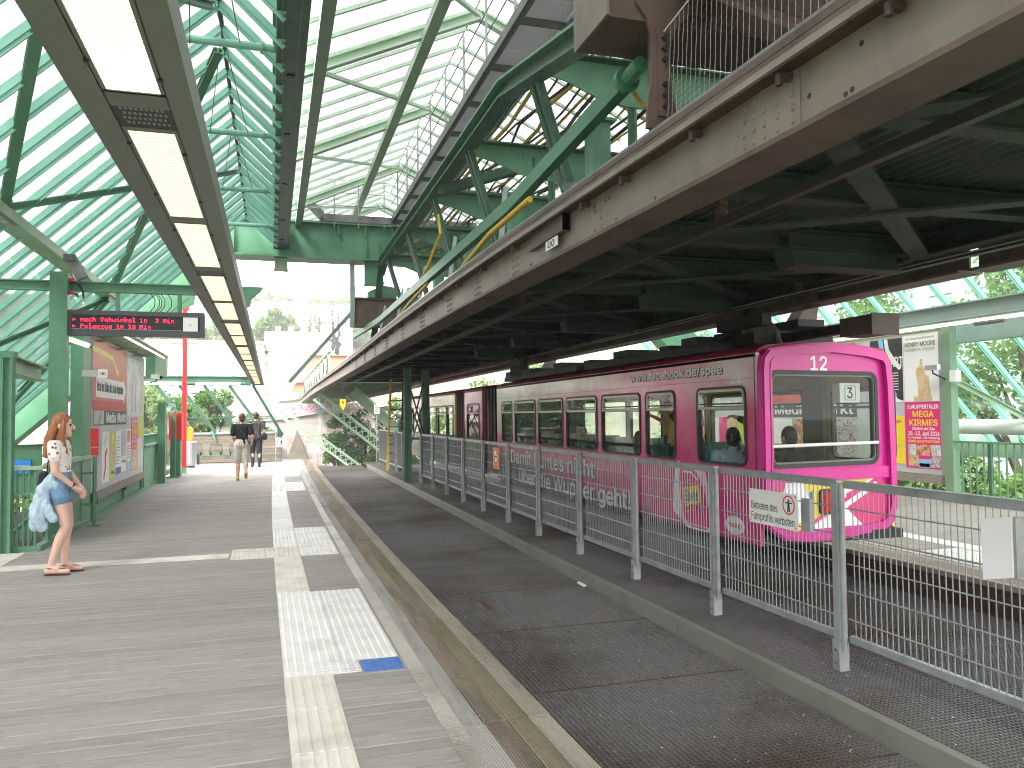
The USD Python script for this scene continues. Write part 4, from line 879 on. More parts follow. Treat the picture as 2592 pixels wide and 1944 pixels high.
put(t3, 'tube', MB().tube([(-2.62, 30.18, 2.85), (-1.1, 30.18, 2.85)], .045, 10), 'tube_glow'); put(t3, 'socket', MB().tube([(-1.1, 30.18, 2.85), (-.92, 30.18, 2.84)], .055, 10).tube([(-3.05, 30.18, 2.85), (-2.62, 30.18, 2.85)], .05, 10), 'green_dark')
t4 = single('tube_lamp', MB().tube([(-4.4, 30.18, 2.86), (-3.07, 30.18, 2.86)], .045, 10), 'tube_glow', 'lit tube lamp left of the red pole above the glass screen', 'lamp')
bm = thing('seat_row', 'row of black wire mesh seats on a green beam at the plank wall', 'seats')
put(bm, 'beam', B((-3.3, 29.62, .33), (-.3, 29.70, .40)), 'green'); put(bm, 'leg', B((-.42, 29.6, 0), (-.34, 29.7, .34)), 'black_steel'); put(bm, 'leg', B((-2.5, 29.6, 0), (-2.42, 29.7, .34)), 'black_steel')
for i in range(4):
    x = -2.76 + .66*i
    s = MB().tube([(x, 29.5, .44), (x, 29.8, .42), (x+.02, 29.9, .68), (x+.40, 29.9, .68), (x+.42, 29.8, .42), (x+.42, 29.5, .44)], .013, 6)
    sm = put(bm, 'seat', s, 'black_steel')
    m = MB()
    for t in np.linspace(.02, .40, 12): m.tube([(x+t, 29.5, .437), (x+t, 29.8, .417), (x+t, 29.89, .67)], .004, 4, cap=False)
    for t in np.linspace(29.5, 29.8, 8): m.tube([(x, t, .43), (x+.42, t, .43)], .004, 4, cap=False)
    put(sm, 'mesh', m, 'black_steel', kind='stuff')
    put(sm, 'bracket', MB().box((x+.02, 29.6, .3), (x+.06, 29.7, .43)).box((x+.36, 29.6, .3), (x+.40, 29.7, .43)), 'black_steel')
def man_sign(parent, o, r_, R3, U3, ringm='black', name='symbol'):
    """round no entry sign: a ring and a standing figure with spread arms"""
    R3, U3 = np.array(R3, float), np.array(U3, float); N3 = np.cross(R3, U3)
    def place(poly, m, nm):
        mb = MB().ext(poly, 'xy', 0, .002); mb.move(lambda v: np.array(o)+v[:, :1]*R3+v[:, 1:2]*U3+v[:, 2:]*N3); put(parent, nm, mb, m)
    place(Point(0, 0).buffer(r_, 20).difference(Point(0, 0).buffer(r_*.86, 20)), ringm, 'ring')
    fig = Point(0, .46*r_).buffer(.13*r_).union(sbox(-.16*r_, -.2*r_, .16*r_, .32*r_)).union(sbox(-.55*r_, .17*r_, .55*r_, .29*r_)).union(Polygon([(-.16*r_, -.1*r_), (.16*r_, -.1*r_), (.24*r_, -.72*r_), (.08*r_, -.72*r_), (0, -.3*r_), (-.08*r_, -.72*r_), (-.24*r_, -.72*r_)]))
    place(fig, 'black', 'figure')
ns = thing('barrier_sign', 'white no entry sign with standing figure on a thin grey post at platform end', 'sign')
put(ns, 'post', MB().tube([(.145, 30.05, 0), (.145, 30.05, 1.09)], .03, 9), 'galvanised'); put(ns, 'base', MB().box((.04, 29.95, 0), (.27, 30.15, .015)), 'galvanised')
put(ns, 'plate', B((.165, 30.0, .55), (.485, 30.012, .875)), 'white'); man_sign(ns, (.325, 29.9985, .715), .148, (1, 0, 0), (0, 0, 1))

# ================================================================ central fence, columns, ladder
FX = 3.99
fence = thing('fence', 'long galvanised bar mesh fence on the walkway between the two tracks', 'fence')
fy = [1.47, 3.156, 4.845, 6.53, 8.22, 9.92, 11.63, 13.27, 14.97, 16.66, 18.35, 20.04, 21.75]
for y0 in fy:
    m = MB().box((FX-.075, y0-.02, -.02), (FX-.012, y0-.014, 1.085)).box((FX-.075, y0+.036, -.25), (FX-.012, y0+.042, 1.085)).box((FX-.075, y0-.0139, -.02), (FX-.069, y0+.0359, 1.085)).tube([(FX-.04, y0-.03, -.10), (FX-.04, y0-.03, 1.10)], .02, 8)
    pst = put(fence, 'post', m, 'galvanised')
    put(pst, 'foot', MB().box((FX-.085, y0-.022, -.25), (FX-.076, y0+.05, -.03)).box((FX-.076, y0-.022, -.25), (FX, y0-.015, -.05)), 'galvanised')
    for z in (-.19, -.10): put(pst, 'bolt', MB().disc((FX-.088, y0+.014, z), (1, 0, 0), .012, .012, 6), 'galv_dark')
for a, b in zip(fy[:-1], fy[1:]):
    put(fence, 'top_rail', MB().box((FX-.02, a+.045, 1.062), (FX+.03, b-.04, 1.112)).box((FX-.024, a+.045, 1.1125), (FX+.036, b-.04, 1.118)), 'galvanised')
    put(fence, 'bottom_rail', MB().box((FX-.008, a+.045, -.045), (FX+.03, b-.04, .005)), 'galvanised')
    for z in (.123, .323, .517, .717, .917): put(fence, 'cross_wire', MB().tube([(FX-.002, a+.02, z), (FX-.002, b-.03, z)], .0052, 6), 'galvanised')
    m = MB()
    for yy in np.arange(a+.085, b-.05, .0505): m.box((FX+.004, yy-.0028, .0), (FX+.0096, yy+.0028, 1.065))
    put(fence, 'bar_mesh', m, 'galvanised', kind='stuff')
bt = thing('warning_sign', 'white fence sign reading Betreten des Fahrprofils verboten', 'sign')
put(bt, 'plate', B((FX-.088, 5.257, .692), (FX-.080, 5.908, .975)), 'off_white')
put(bt, 'bracket', B((FX-.06, 5.15, .70), (FX-.02, 5.25, .95)), 'galvanised')
put(bt, 'lettering', MB().text('Betreten des', .063, (FX-.0885, 5.872, .812), (0, -1, 0), (0, 0, 1), .001, .36, bold=False).text('Fahrprofils verboten', .063, (FX-.0885, 5.872, .722), (0, -1, 0), (0, 0, 1), .001, .575, bold=False), 'black')
man_sign(bt, (FX-.0885, 5.365, .885), .076, (0, -1, 0), (0, 0, 1), 'sign_red')
for yy, z in ((5.885, .955), (5.28, .955), (5.885, .71), (5.28, .71)): put(bt, 'screw', MB().disc((FX-.089, yy, z), (1, 0, 0), .006, .004, 8), 'black')
wb = thing('white_sign_box', 'blank white panel strapped to the nearest fence bay', 'sign')
put(wb, 'panel', MB().ext(Polygon([(3.57, .655), (3.38, .70), (3.38, 1.03), (3.575, 1.0)]), 'yz', FX-.11, FX-.10), 'white')
put(wb, 'side', B((FX-.10, 3.36, .70), (FX-.02, 3.379, 1.03)), 'galvanised')
nsm = thing('no_smoking_sign', 'orange no smoking sign on the far part of the fence', 'sign')
put(nsm, 'plate', B((FX-.035, 13.87, .63), (FX-.027, 14.285, 1.02)), 'orange')
mb = MB().ext(Point(14.08, .86).buffer(.135, 20).difference(Point(14.08, .86).buffer(.112, 20)), 'yz', FX-.038, FX-.0355); put(nsm, 'ring', mb, 'sign_red')
put(nsm, 'disc', MB().ext(Point(14.08, .86).buffer(.111, 20), 'yz', FX-.0375, FX-.0355), 'white'); put(nsm, 'cigarette', B((FX-.040, 14.0, .84), (FX-.0378, 14.16, .865)), 'black'); put(nsm, 'bar', MB().beam((FX-.0395, 14.0, .94), (FX-.0395, 14.16, .78), .018, .002, up=(1, 0, 0)), 'sign_red'); put(nsm, 'caption', B((FX-.0375, 13.93, .655), (FX-.0355, 14.22, .675)), 'sign_red')
def column(name, label, x0, y0, s, z1):
    t = thing(name, label, 'column')
    put(t, 'shaft', MB().ibeam((x0, y0, -.25), (x0, y0, z1), s, s*.95, .03, .03, up=(1, 0, 0)).box((x0-s*.5, y0-s*.30, -.25), (x0-s*.46, y0+s*.30, z1)), 'green'); put(t, 'foot_plate', B((x0-s*.7, y0-s*.7, -.25), (x0+s*.7, y0+s*.7, -.235)), 'galv_dark')
    m = MB()
    for z in np.arange(0, z1, .25): m.disc((x0-s*.3, y0-s*.48, z), (0, 1, 0), .012, .02, 6)
    put(t, 'rivets', m, 'green_dark', kind='stuff'); return t
column('support_column', 'green riveted steel column standing in front at the far end of the fence', 3.74, 22.7, .21, 3.02)
column('support_column', 'green steel column behind the fence to the right of the front column', 4.38, 23.3, .21, 3.02)
xb_ = thing('cross_bracing', 'dark crossed steel straps between the two green columns', 'bracing')
for a, b in (((3.85, 22.8, 2.4), (4.3, 23.2, 1.1)), ((4.3, 23.2, 2.6), (3.85, 22.8, 1.1)), ((3.85, 22.8, 1.9), (4.3, 23.2, .9)), ((4.3, 23.2, 2.0), (3.85, 22.8, .8))): put(xb_, 'strap', MB().beam(a, b, .05, .012), 'black_steel')
put(xb_, 'tie', B((3.85, 22.68, .93), (4.3, 22.74, .99)), 'green')
ld = thing('ladder', 'leaning yellow ladder with dark rungs beside the green column', 'ladder')
for dx in (0, .42): put(ld, 'rail', MB().beam((3.80+dx, 27.3-dx*.3, -.25), (3.93+dx, 27.3-dx*.3, 2.90), .075, .05, up=(0, 1, 0)), 'yellow_paint' if dx == 0 else 'black_steel')
for z in np.arange(.05, 2.7, .3): put(ld, 'rung', MB().tube([(3.81+.041*z, 27.28, z), (4.23+.041*z, 27.15, z)], .018, 6), 'black_steel')
ff = thing('mesh_screen', 'dark bar mesh screens at the far end of the walkway behind the ladder', 'fence')
for a, b in ((24.2, 26.4), (26.6, 28.2), (28.3, 30.9)):
    put(ff, 'top_rail', B((FX-.02, a, 1.06), (FX+.02, b, 1.11)), 'galvanised'); put(ff, 'bottom_rail', B((FX-.02, a, -.06), (FX+.02, b, -.01)), 'galvanised')
    for yy in (a, b-.05): put(ff, 'post', B((FX-.03, yy, -.25), (FX+.03, yy+.05, 1.11)), 'galvanised')
    m = MB()
    for yy in np.arange(a+.05, b-.05, .05): m.box((FX, yy, -.03), (FX+.006, yy+.018, 1.08))
    put(ff, 'bar_mesh', m, 'galv_dark', kind='stuff')
def tsign(name, label, c, w, h, s, m, tm):
    t = thing(name, label, 'sign'); put(t, 'plate', B((c[0]-w/2, c[1], c[2]-h/2), (c[0]+w/2, c[1]+.01, c[2]+h/2)), m)
    put(t, 'letter', MB().text(s, h*.5, (c[0], c[1]-.001, c[2]-h*.25), (1, 0, 0), (0, 0, 1), .002, centre=True), tm); return t
a_ = tsign('signal_plate', 'small yellow plate with the letter A hanging under the track deck', (2.19, 26, 2.08), .19, .19, 'A', 'print_yellow', 'black')
put(a_, 'triangle', MB().ext(Polygon([(2.10, 1.98), (2.28, 1.98), (2.2, 1.82)]), 'xz', 26.0, 26.01), 'print_yellow'); put(a_, 'hanger', B((2.18, 26.0, 2.175), (2.2, 26.02, 2.95)), 'black_steel')
z_ = tsign('signal_plate', 'white plate with the letter Z beyond the fence end', (4.41, 35, 1.93), .24, .42, 'Z', 'white', 'mid_grey'); put(z_, 'post', MB().tube([(4.41, 35.05, -2), (4.41, 35.05, 1.8)], .025, 6), 'galvanised')
h_ = tsign('signal_plate', 'grey round topped plate with a black bar behind the green column', (3.95, 25, 1.3), .24, .36, 'I', 'galv_dark', 'black'); put(h_, 'post', MB().tube([(3.95, 25.03, -.25), (3.95, 25.03, 1.2)], .02, 6), 'galvanised')
# ================================================================ pink suspended train
def livery(name, base, lo, white_terms, black0, blackk, roughness=.28):
    """paint that fades between magenta, white mist and black along the car, as printed on it, plus a painted sky reflection along the top"""
    nodes = {'g': ('geometry', {}), 's': ('separate_xyz', {}), 'n': ('noise_texture', {'scale': 1.6, 'detail': 5., 'roughness': .6}), 'n2': ('noise_texture', {'scale': 2.6, 'detail': 3.}),
             'cr': ('rgb_ramp', {'ramp': [(.35, lo), (.62, base)]}), 'p': ('principled_bsdf', {'roughness': roughness, 'coat_weight': .6, 'coat_roughness': .12}),
             'ns': ('math', {'math_type': 'subtract', 'value2': .5}), 'nm': ('math', {'math_type': 'multiply', 'value2': 1.1}),
             'wm': ('mix_color', {'b': (.72, .66, .66)}), 'bm': ('mix_color', {'b': (.012, .012, .014)}), 'b0': ('math', {'math_type': 'multiply_add', 'value2': -blackk, 'value3': 10*blackk-black0}),
             'b1': ('math', {'math_type': 'add'}), 'b2': ('math', {'math_type': 'multiply_add', 'value2': .22}), 'b3': ('map_range', {'from_min': -.10, 'from_max': .10, 'to_min': 1., 'to_max': 0., 'clamp': True}),
             'bp': ('bump', {'strength': .12, 'distance': .02})}
    links = [('g.position', 's.vector'), ('g.position', 'n.vector'), ('g.position', 'n2.vector'), ('n.fac', 'cr.fac'), ('n2.fac', 'ns.value1'), ('ns.value', 'nm.value1'), ('n2.fac', 'bp.height'), ('bp.normal', 'p.coat_normal')]
    prev = None
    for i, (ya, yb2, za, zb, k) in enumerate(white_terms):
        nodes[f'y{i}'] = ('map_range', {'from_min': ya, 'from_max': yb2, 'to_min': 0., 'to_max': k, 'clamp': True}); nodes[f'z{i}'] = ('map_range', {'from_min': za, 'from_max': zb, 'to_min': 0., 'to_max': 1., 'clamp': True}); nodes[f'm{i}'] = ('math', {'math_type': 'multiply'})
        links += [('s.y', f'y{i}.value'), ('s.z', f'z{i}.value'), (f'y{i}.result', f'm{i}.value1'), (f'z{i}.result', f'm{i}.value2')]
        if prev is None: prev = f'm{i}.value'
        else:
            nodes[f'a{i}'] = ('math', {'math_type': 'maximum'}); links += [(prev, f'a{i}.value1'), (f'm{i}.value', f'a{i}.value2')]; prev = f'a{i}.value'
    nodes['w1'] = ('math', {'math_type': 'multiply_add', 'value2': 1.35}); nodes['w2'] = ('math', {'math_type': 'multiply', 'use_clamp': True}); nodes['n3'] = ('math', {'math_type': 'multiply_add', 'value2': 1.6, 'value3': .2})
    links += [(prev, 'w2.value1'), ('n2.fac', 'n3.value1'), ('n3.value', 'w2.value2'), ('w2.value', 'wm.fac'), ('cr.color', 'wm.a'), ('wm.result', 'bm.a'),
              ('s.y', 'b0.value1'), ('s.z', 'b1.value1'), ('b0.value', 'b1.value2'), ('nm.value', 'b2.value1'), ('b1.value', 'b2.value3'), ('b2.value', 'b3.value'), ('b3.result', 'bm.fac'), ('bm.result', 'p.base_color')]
    del nodes['w1']
    usdkit.material(stage, L+name, nodes, links, surface='p.BSDF')
livery('livery_front', (.66, .03, .225), (.48, .014, .13), [(12.8, 16., 1.0, 1.7, 1.1), (9.2, 12.6, 1.93, 2.08, .8), (9.0, 7.6, 1.65, 2.05, .8), (9.4, 8.9, .2, .9, .0)], .30, .060)  # upper white terms paint a sky reflection into the printed livery
livery('livery_mid', (.56, .02, .17), (.42, .012, .11), [(18.2, 20.4, 1.2, 2.0, .6)], .85, .03)
livery('livery_rear', (.60, .55, .26), (.52, .45, .16), [(20, 31, 3, 4, .1)], .95, .01)
paint('pink', (.60, .012, .27), .35, .12, 1.2, coat=.15); paint('roof_red', (.30, .010, .045), .4, .2, 2.); paint('train_black', (.007, .0065, .0065), .6, .3, 5.); paint('bellows', (.012, .010, .010), .7, .3, 5.)
flat('inner_yellow', (.66, .53, .17), .5); flat('inner_grey', (.20, .20, .18), .5); flat('seat_green', (.03, .09, .06), .6); flat('lens_red', (.45, .008, .012), .15); flat('seal', (.02, .02, .018), .5); flat('frame_metal', (.38, .37, .32), .35, .5)
XS, XR2 = 4.88, 6.84
train = thing('suspended_train', 'pink suspended train hanging at the far track behind the mesh fence', 'train')
WIN = [(7.40, 8.43), (8.96, 9.79), (9.95, 11.30), (11.47, 12.83), (12.99, 14.34), (14.49, 15.86), (16.05, 16.83)]
def windows(wins, z0=1.03, z1=1.915): return [rrect(a, z0, b, z1, .10) for a, b in wins]
def car_side(y0, y1, wins, m, x, t, name, z0=.22):
    body = sbox(y0, z0, y1, 2.25)
    for w in windows(wins): body = body.difference(w)
    put(train, name, MB().ext(body, 'yz', x, x+t), m)
def window_set(wins, x, side):
    for (a, b), w in zip(wins, windows(wins)):
        s = -1 if side == 'l' else 1
        f = put(train, 'window', MB().ext(w.difference(w.buffer(-.028)), 'yz', x-.014, x+.05), 'seal')
        wi = w.buffer(-.028)
        hop = wi.intersection(sbox(a, 1.655, b, 2)); 
        put(f, 'frame', MB().ext(hop.difference(hop.buffer(-.032)), 'yz', x-.009, x+.03), 'frame_metal')
        put(f, 'pane', MB().ext(wi.intersection(sbox(a, 1.0, b, 1.654)), 'yz', x+.012, x+.018), 'train_glass')
        put(f, 'pane', MB().ext(hop.buffer(-.033), 'yz', x+.008, x+.014), 'train_glass')
        put(f, 'vent_bar', MB().box((x-.006, a+.07, 1.71), (x+.002, b-.07, 1.728)), 'seal')
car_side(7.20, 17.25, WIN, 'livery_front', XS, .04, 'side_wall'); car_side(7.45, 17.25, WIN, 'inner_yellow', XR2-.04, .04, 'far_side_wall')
window_set(WIN, XS, 'l'); window_set(WIN, XR2-.04, 'r')
capp = [(XS, 2.245), (XS+.03, 2.29), (XS+.16, 2.34), (5.5, 2.38), (5.9, 2.39), (6.3, 2.38), (6.75, 2.34), (XR2, 2.245), (XR2, 2.21), (XS, 2.21)]
put(train, 'roof', MB().ext(Polygon(capp), 'xz', 7.22, 17.25).move(lambda v: v + np.stack([0*v[:, 0], np.where(v[:, 1] < 8, .14*(v[:, 0]-4.92), 0), 0*v[:, 0]], 1)), 'roof_red')
put(train, 'underframe', MB().box((XS+.03, 7.3, .20), (XR2-.03, 17.25, .30)), 'train_black')
put(train, 'ceiling', B((XS+.05, 7.4, 2.17), (XR2-.05, 17.2, 2.20)), 'inner_yellow')
put(train, 'door_pillar', MB().box((XR2-.12, 8.5, .3), (XR2-.045, 8.9, 2.17)), 'inner_grey')
m = MB()
for a, b in WIN: m.box((XS+.045, a+.03, .92), (XS+.055, b-.03, 1.02))
put(train, 'sill', m, 'inner_grey', kind='stuff')
# roof gear: black boxes and running gear
put(train, 'roof_gear', MB().box((5.05, 8.4, 2.36), (6.6, 12.4, 2.47)).box((5.0, 12.6, 2.36), (6.5, 17.0, 2.46)), 'train_black')
g = MB()
for yy, s in ((8.6, .4), (9.3, .3), (10.6, .5), (12.0, .3), (13.4, .4), (15.2, .5), (16.5, .4)): g.box((5.0, yy, 2.46), (5.5, yy+s, 2.46+.05+.05*(s > .35)))
put(train, 'resistor_boxes', g, 'train_black', kind='stuff')
for yc in (8.35, 17.7):
    bg = put(train, 'running_gear', MB().box((5.75, yc-.7, 2.60), (6.1, yc+1.1, 2.68)).box((5.55, yc-.3, 2.66), (5.68, yc+.7, 2.80)).box((5.4, yc-.35, 2.43), (6.5, yc+.35, 2.56)), 'train_black')
    put(bg, 'wheel', MB().disc((5.9, yc-.75, 3.05), (1, 0, 0), .24, .1, 18), 'brown_dark'); put(bg, 'wheel', MB().disc((5.9, yc+.75, 3.05), (1, 0, 0), .24, .1, 18), 'brown_dark')
    hp = Polygon([(5.55, 2.36), (5.95, 2.36), (6.35, 2.62), (6.42, 2.95), (6.42, 3.35), (6.28, 3.4), (6.26, 2.95), (6.1, 2.72), (5.75, 2.56), (5.5, 2.52)])
    put(train, 'hanger', MB().ext(hp, 'xz', yc-.22, yc+.02), 'brown_steel')
    put(train, 'hanger_plate', MB().ext(Polygon([(yc-.45, 2.38), (yc+.15, 2.38), (yc+.35, 2.62), (yc+.35, 2.80), (yc-.1, 2.80), (yc-.35, 2.6)]), 'yz', 5.70, 5.74), 'tan_steel')
    if yc < 10:
        put(train, 'air_hose', MB().tube([(5.2, yc-.4, 2.44), (5.25, yc-.1, 2.56), (5.3, yc+.3, 2.52), (5.3, yc+.6, 2.42)], .02, 6), 'black_rubber')
put(train, 'buffer_arm', MB().beam((5.85, 8.3, 2.50), (5.85, 6.9, 2.50), .12, .10), 'train_black'); put(train, 'buffer_box', MB().box((5.68, 6.42, 2.39), (5.98, 6.88, 2.585)).box((5.665, 6.40, 2.38), (5.995, 6.42, 2.595)), 'brown_dark')
# bellows and the cars behind
for y0, y1 in ((17.25, 18.55), (20.4, 21.5)):
    b = MB()
    n = 9
    for i in range(n): a = y0+(y1-y0)*i/n; b.box((XS+.04+.05*(i % 2), a, .25), (XR2-.04-.05*(i % 2), a+(y1-y0)/n, 2.24-.03*(i % 2)))
    put(train, 'bellows', b, 'bellows'); put(train, 'bellows_bar', MB().beam((XS+.02, (y0+y1)/2+.1, .4), (XS+.02, (y0+y1)/2+.1, 1.95), .05, .03, up=(0, 1, 0)), 'roof_red')
MW = [(18.85, 20.1)]
car_side(18.55, 20.4, MW, 'livery_mid', XS, .04, 'side_wall'); car_side(18.55, 20.4, MW, 'inner_yellow', XR2-.04, .04, 'far_side_wall'); window_set(MW, XS, 'l')
put(train, 'roof', MB().ext(Polygon(capp), 'xz', 18.55, 20.4), 'roof_red'); put(train, 'underframe', B((XS+.03, 18.55, .2), (XR2-.03, 20.4, .3)), 'train_black')
RW = [(21.75, 22.55), (22.65, 23.95), (24.1, 25.4), (25.6, 26.9), (27.1, 28.4), (28.6, 29.9)]
car_side(21.5, 30.6, RW, 'livery_rear', XS, .04, 'side_wall'); car_side(21.5, 30.6, RW, 'inner_yellow', XR2-.04, .04, 'far_side_wall'); window_set(RW, XS, 'l')
put(train, 'roof', MB().ext(Polygon(capp), 'xz', 21.5, 30.6), 'roof_red'); put(train, 'underframe', B((XS+.03, 21.5, .2), (XR2-.03, 30.6, .3)), 'train_black')
# ---- front end
def shear(v): v = v.copy(); v[:, 1] += 7.17 + .14*(v[:, 0]-4.92); return v
OUT = Polygon([(4.86, .55), (4.88, 1.2), (4.88, 2.05), (4.90, 2.2), (4.99, 2.29), (5.3, 2.34), (5.86, 2.385), (6.4, 2.35), (6.68, 2.30), (6.77, 2.2), (6.8, 1.93), (6.82, 1.14), (6.82, .55), (6.75, .36), (6.6, .27), (5.9, .225), (5.5, .23), (5.15, .27), (4.95, .40)]).buffer(-.03).buffer(.03)
INN = OUT.buffer(-.115).buffer(-.04).buffer(.04)
WF = rrect(4.995, 1.035, 6.56, 2.055, .11)
def front(parent, name, poly, y0, y1, m, smooth=False, **kw): return put(parent, name, MB().ext(poly, 'xz', y0, y1).move(shear), m, smooth, **kw)
rim = front(train, 'front_rim', OUT.buffer(-.018).difference(INN), -.075, .03, 'pink'); front(train, 'rim_edge', OUT.difference(OUT.buffer(-.02)), -.05, .03, 'pink'); front(train, 'rim_edge', INN.buffer(.02).difference(INN), -.083, -.0755, 'pink')
front(train, 'front_panel', OUT.buffer(-.02).difference(WF), -.022, .035, 'pink')
front(train, 'window_ledge', sbox(5.02, .885, 6.70, .99).buffer(.012), -.06, -.0225, 'pink')
fw = front(train, 'front_window', WF.buffer(.012).difference(WF.buffer(-.035)), -.04, .05, 'seal'); front(fw, 'inner_seal', WF.buffer(-.0352).difference(WF.buffer(-.05)), -.03, .04, 'inner_grey'); front(fw, 'pane', WF.buffer(-.045), .0, .006, 'train_glass')
put(fw, 'safety_bar', MB().tube([(5.0, -.062, 1.262), (6.53, -.062, 1.27)], .018, 10).move(shear), 'white')
put(train, 'number', MB().text('12', .15, (5.58, -.0225, 2.072), (1, 0, 0), (0, 0, 1), .003, .245).move(shear), 'white')
LR = rrect(5.02, .36, 6.68, .868, .12)
lp = front(train, 'lower_panel', LR, -.0285, -.0222, 'print_white')
front(lp, 'yellow_field', LR.intersection(Polygon([(5.42, .9), (6.03, .9), (6.03, .60), (5.62, .42), (5.3, .33), (5.02, .33), (5.02, .40), (5.38, .44), (5.56, .6)])), -.0305, -.0286, 'print_yellow'); front(lp, 'yellow_field', LR.intersection(Polygon([(5.9, .9), (6.45, .9), (6.3, .80), (6.03, .79)])), -.0305, -.0286, 'print_yellow')
front(lp, 'pink_field', LR.intersection(Polygon([(6.06, .72), (6.35, .80), (6.55, .9), (6.75, .9), (6.75, .3), (6.3, .36), (6.1, .52), (6.05, .62)])), -.0305, -.0286, 'magenta'); front(lp, 'pink_field', LR.intersection(Polygon([(5.0, .9), (5.2, .9), (5.1, .6), (5.12, .4), (5.0, .4)])), -.0305, -.0286, 'magenta')
front(lp, 'stripe', LR.intersection(LineString([(5.35, .33), (6.12, .69)]).buffer(.02)), -.0325, -.0306, 'pink'); front(lp, 'white_streak', LineString([(6.06, .60), (6.5, .80)]).buffer(.03).intersection(LR), -.0325, -.0306, 'print_white')
front(lp, 'blue_mark', Polygon([(5.50, .74), (5.565, .775), (5.56, .66)]), -.0325, -.0306, 'deep_blue')
tlm = front(train, 'tail_lamp', rrect(5.645, .51, 5.935, .785, .06).difference(rrect(5.668, .533, 5.912, .762, .05)), -.06, -.0306, 'seal'); front(tlm, 'lens', rrect(5.668, .533, 5.912, .762, .05), -.05, -.0306, 'lens_red')
m = MB()
for i in range(4): m.ext(sbox(5.71+.048*i, .535, 5.716+.048*i, .76), 'xz', -.053, -.0501)
put(tlm, 'lens_rib', m.move(shear), 'lens_red', kind='stuff')
tl_ = front(train, 'tail_lamp', rrect(5.06, .51, 5.30, .78, .06), -.05, -.0306, 'lens_red') if False else None
nb = put(train, 'route_box', MB().box((6.09, .07, 1.72), (6.40, .2, 1.94)).move(shear), 'off_white'); put(nb, 'digit', MB().text('3', .12, (6.20, .0695, 1.77), (1, 0, 0), (0, 0, 1), .003, .085).move(shear), 'black')
put(nb, 'digit_frame', MB().ext(rrect(6.165, 1.745, 6.33, 1.915, .02).difference(rrect(6.172, 1.752, 6.323, 1.908, .018)), 'xz', .066, .0699).move(shear), 'mid_grey')
put(train, 'dash', MB().box((5.0, .06, .9), (6.62, .35, 1.03)).move(shear), 'inner_grey')
put(train, 'cab_pole', MB().tube([(6.05, 8.9, .3), (6.05, 8.9, 2.17)], .02, 8), 'silver'); put(train, 'cab_pole', MB().tube([(5.6, 10.4, .3), (5.6, 10.4, 2.17)], .02, 8), 'print_yellow'); put(train, 'cab_pole', MB().tube([(5.6, 12.9, .3), (5.6, 12.9, 2.17)], .02, 8), 'silver')
for yy in (8.9, 9.9, 11.0, 12.1, 13.2, 14.3, 15.4, 16.5):
    for xx_ in (5.0, 6.1):
        put(train, 'seat', MB().box((xx_, yy, .62), (xx_+.7, yy+.45, .70)).beam((xx_+.35, yy+.47, .70), (xx_+.35, yy+.55, 1.18), .68, .05, up=(0, 1, 0)), 'seat_green')
# lettering and pictures on the side
TN = dict(right=(0, -1, 0), up=(0, 0, 1))
def side_text(s, h, y, z, w, m='print_white', d=.0005, name='lettering'): return put(train, name, MB().text(s, h, (XS-d-.001, y, z), depth=.001, width=w, **TN), m)
side_text('www.facebook.de/spee', .105, 10.24, 2.055, 2.40, 'black', -.0004, 'lettering_shadow'); side_text('www.facebook.de/spee', .105, 10.26, 2.065, 2.40, 'print_white', .001)
side_text('12', .12, 7.70, 1.945, .24, 'print_white', .001)
side_text('Damit Buntes nicht', .26, 16.12, .60, 4.55, 'black', -.0004, 'lettering_shadow'); side_text('Damit Buntes nicht', .26, 16.18, .62, 4.55, 'print_white', .001)
side_text('über die Wupper geht!', .26, 15.55, .235, 5.3, 'black', -.0004, 'lettering_shadow'); side_text('über die Wupper geht!', .26, 15.61, .255, 5.3, 'print_white', .001)
bo = put(train, 'bottle_halo', MB().ext(Polygon([(8.95, 1.3), (8.55, 1.25), (8.3, 1.0), (8.1, .6), (7.98, .3), (8.2, .22), (8.7, .22), (9.1, .4), (9.12, .75), (9.0, 1.0)]).buffer(-.05).buffer(.05), 'yz', XS-.0012, XS-.0002), 'livery_mist') if False else None
photo('livery_mist', [(.62, .05, .28), (.7, .35, .5), (.78, .7, .72), (.8, .76, .78)], 3., stretch=(1, 1.5, .8))
bo = put(train, 'bottle_halo', MB().ext(Polygon([(8.93, 1.02), (8.55, 1.0), (8.3, .92), (8.12, .6), (8.0, .3), (8.2, .23), (8.7, .23), (9.06, .4), (9.02, .75), (8.98, .95)]).buffer(-.05).buffer(.06), 'yz', XS-.0014, XS-.0002), 'livery_mist')
BOT = Polygon([(8.86, .95), (8.60, .95), (8.46, .9), (8.30, .70), (8.20, .48), (8.16, .30), (8.28, .24), (8.60, .24), (8.78, .34), (8.88, .6), (8.90, .85)]).buffer(-.03).buffer(.03)
bt_ = put(train, 'bottle_picture', MB().ext(BOT, 'yz', XS-.0026, XS-.0015), 'magenta'); put(bt_, 'cap', MB().ext(Polygon([(8.86, 1.0), (8.58, 1.01), (8.63, 1.19), (8.82, 1.19)]), 'yz', XS-.0026, XS-.0015), 'magenta')
put(bt_, 'label', MB().ext(Polygon([(8.80, .70), (8.42, .76), (8.38, .50), (8.76, .40)]), 'yz', XS-.0038, XS-.0027), 'print_yellow'); put(bt_, 'lettering', MB().text('Spee', .13, (XS-.0048, 8.76, .54), (0, -.985, .13), (0, -.1, .99), .001, .32), 'deep_blue')
put(bt_, 'label_edge', MB().ext(Polygon([(8.77, .47), (8.39, .55), (8.38, .50), (8.76, .41)]), 'yz', XS-.005, XS-.0039), 'sign_red')
put(bt_, 'shine', MB().ext(LineString([(8.78, .9), (8.6, .9), (8.45, .82)]).buffer(.012), 'yz', XS-.0036, XS-.0027), 'print_white')
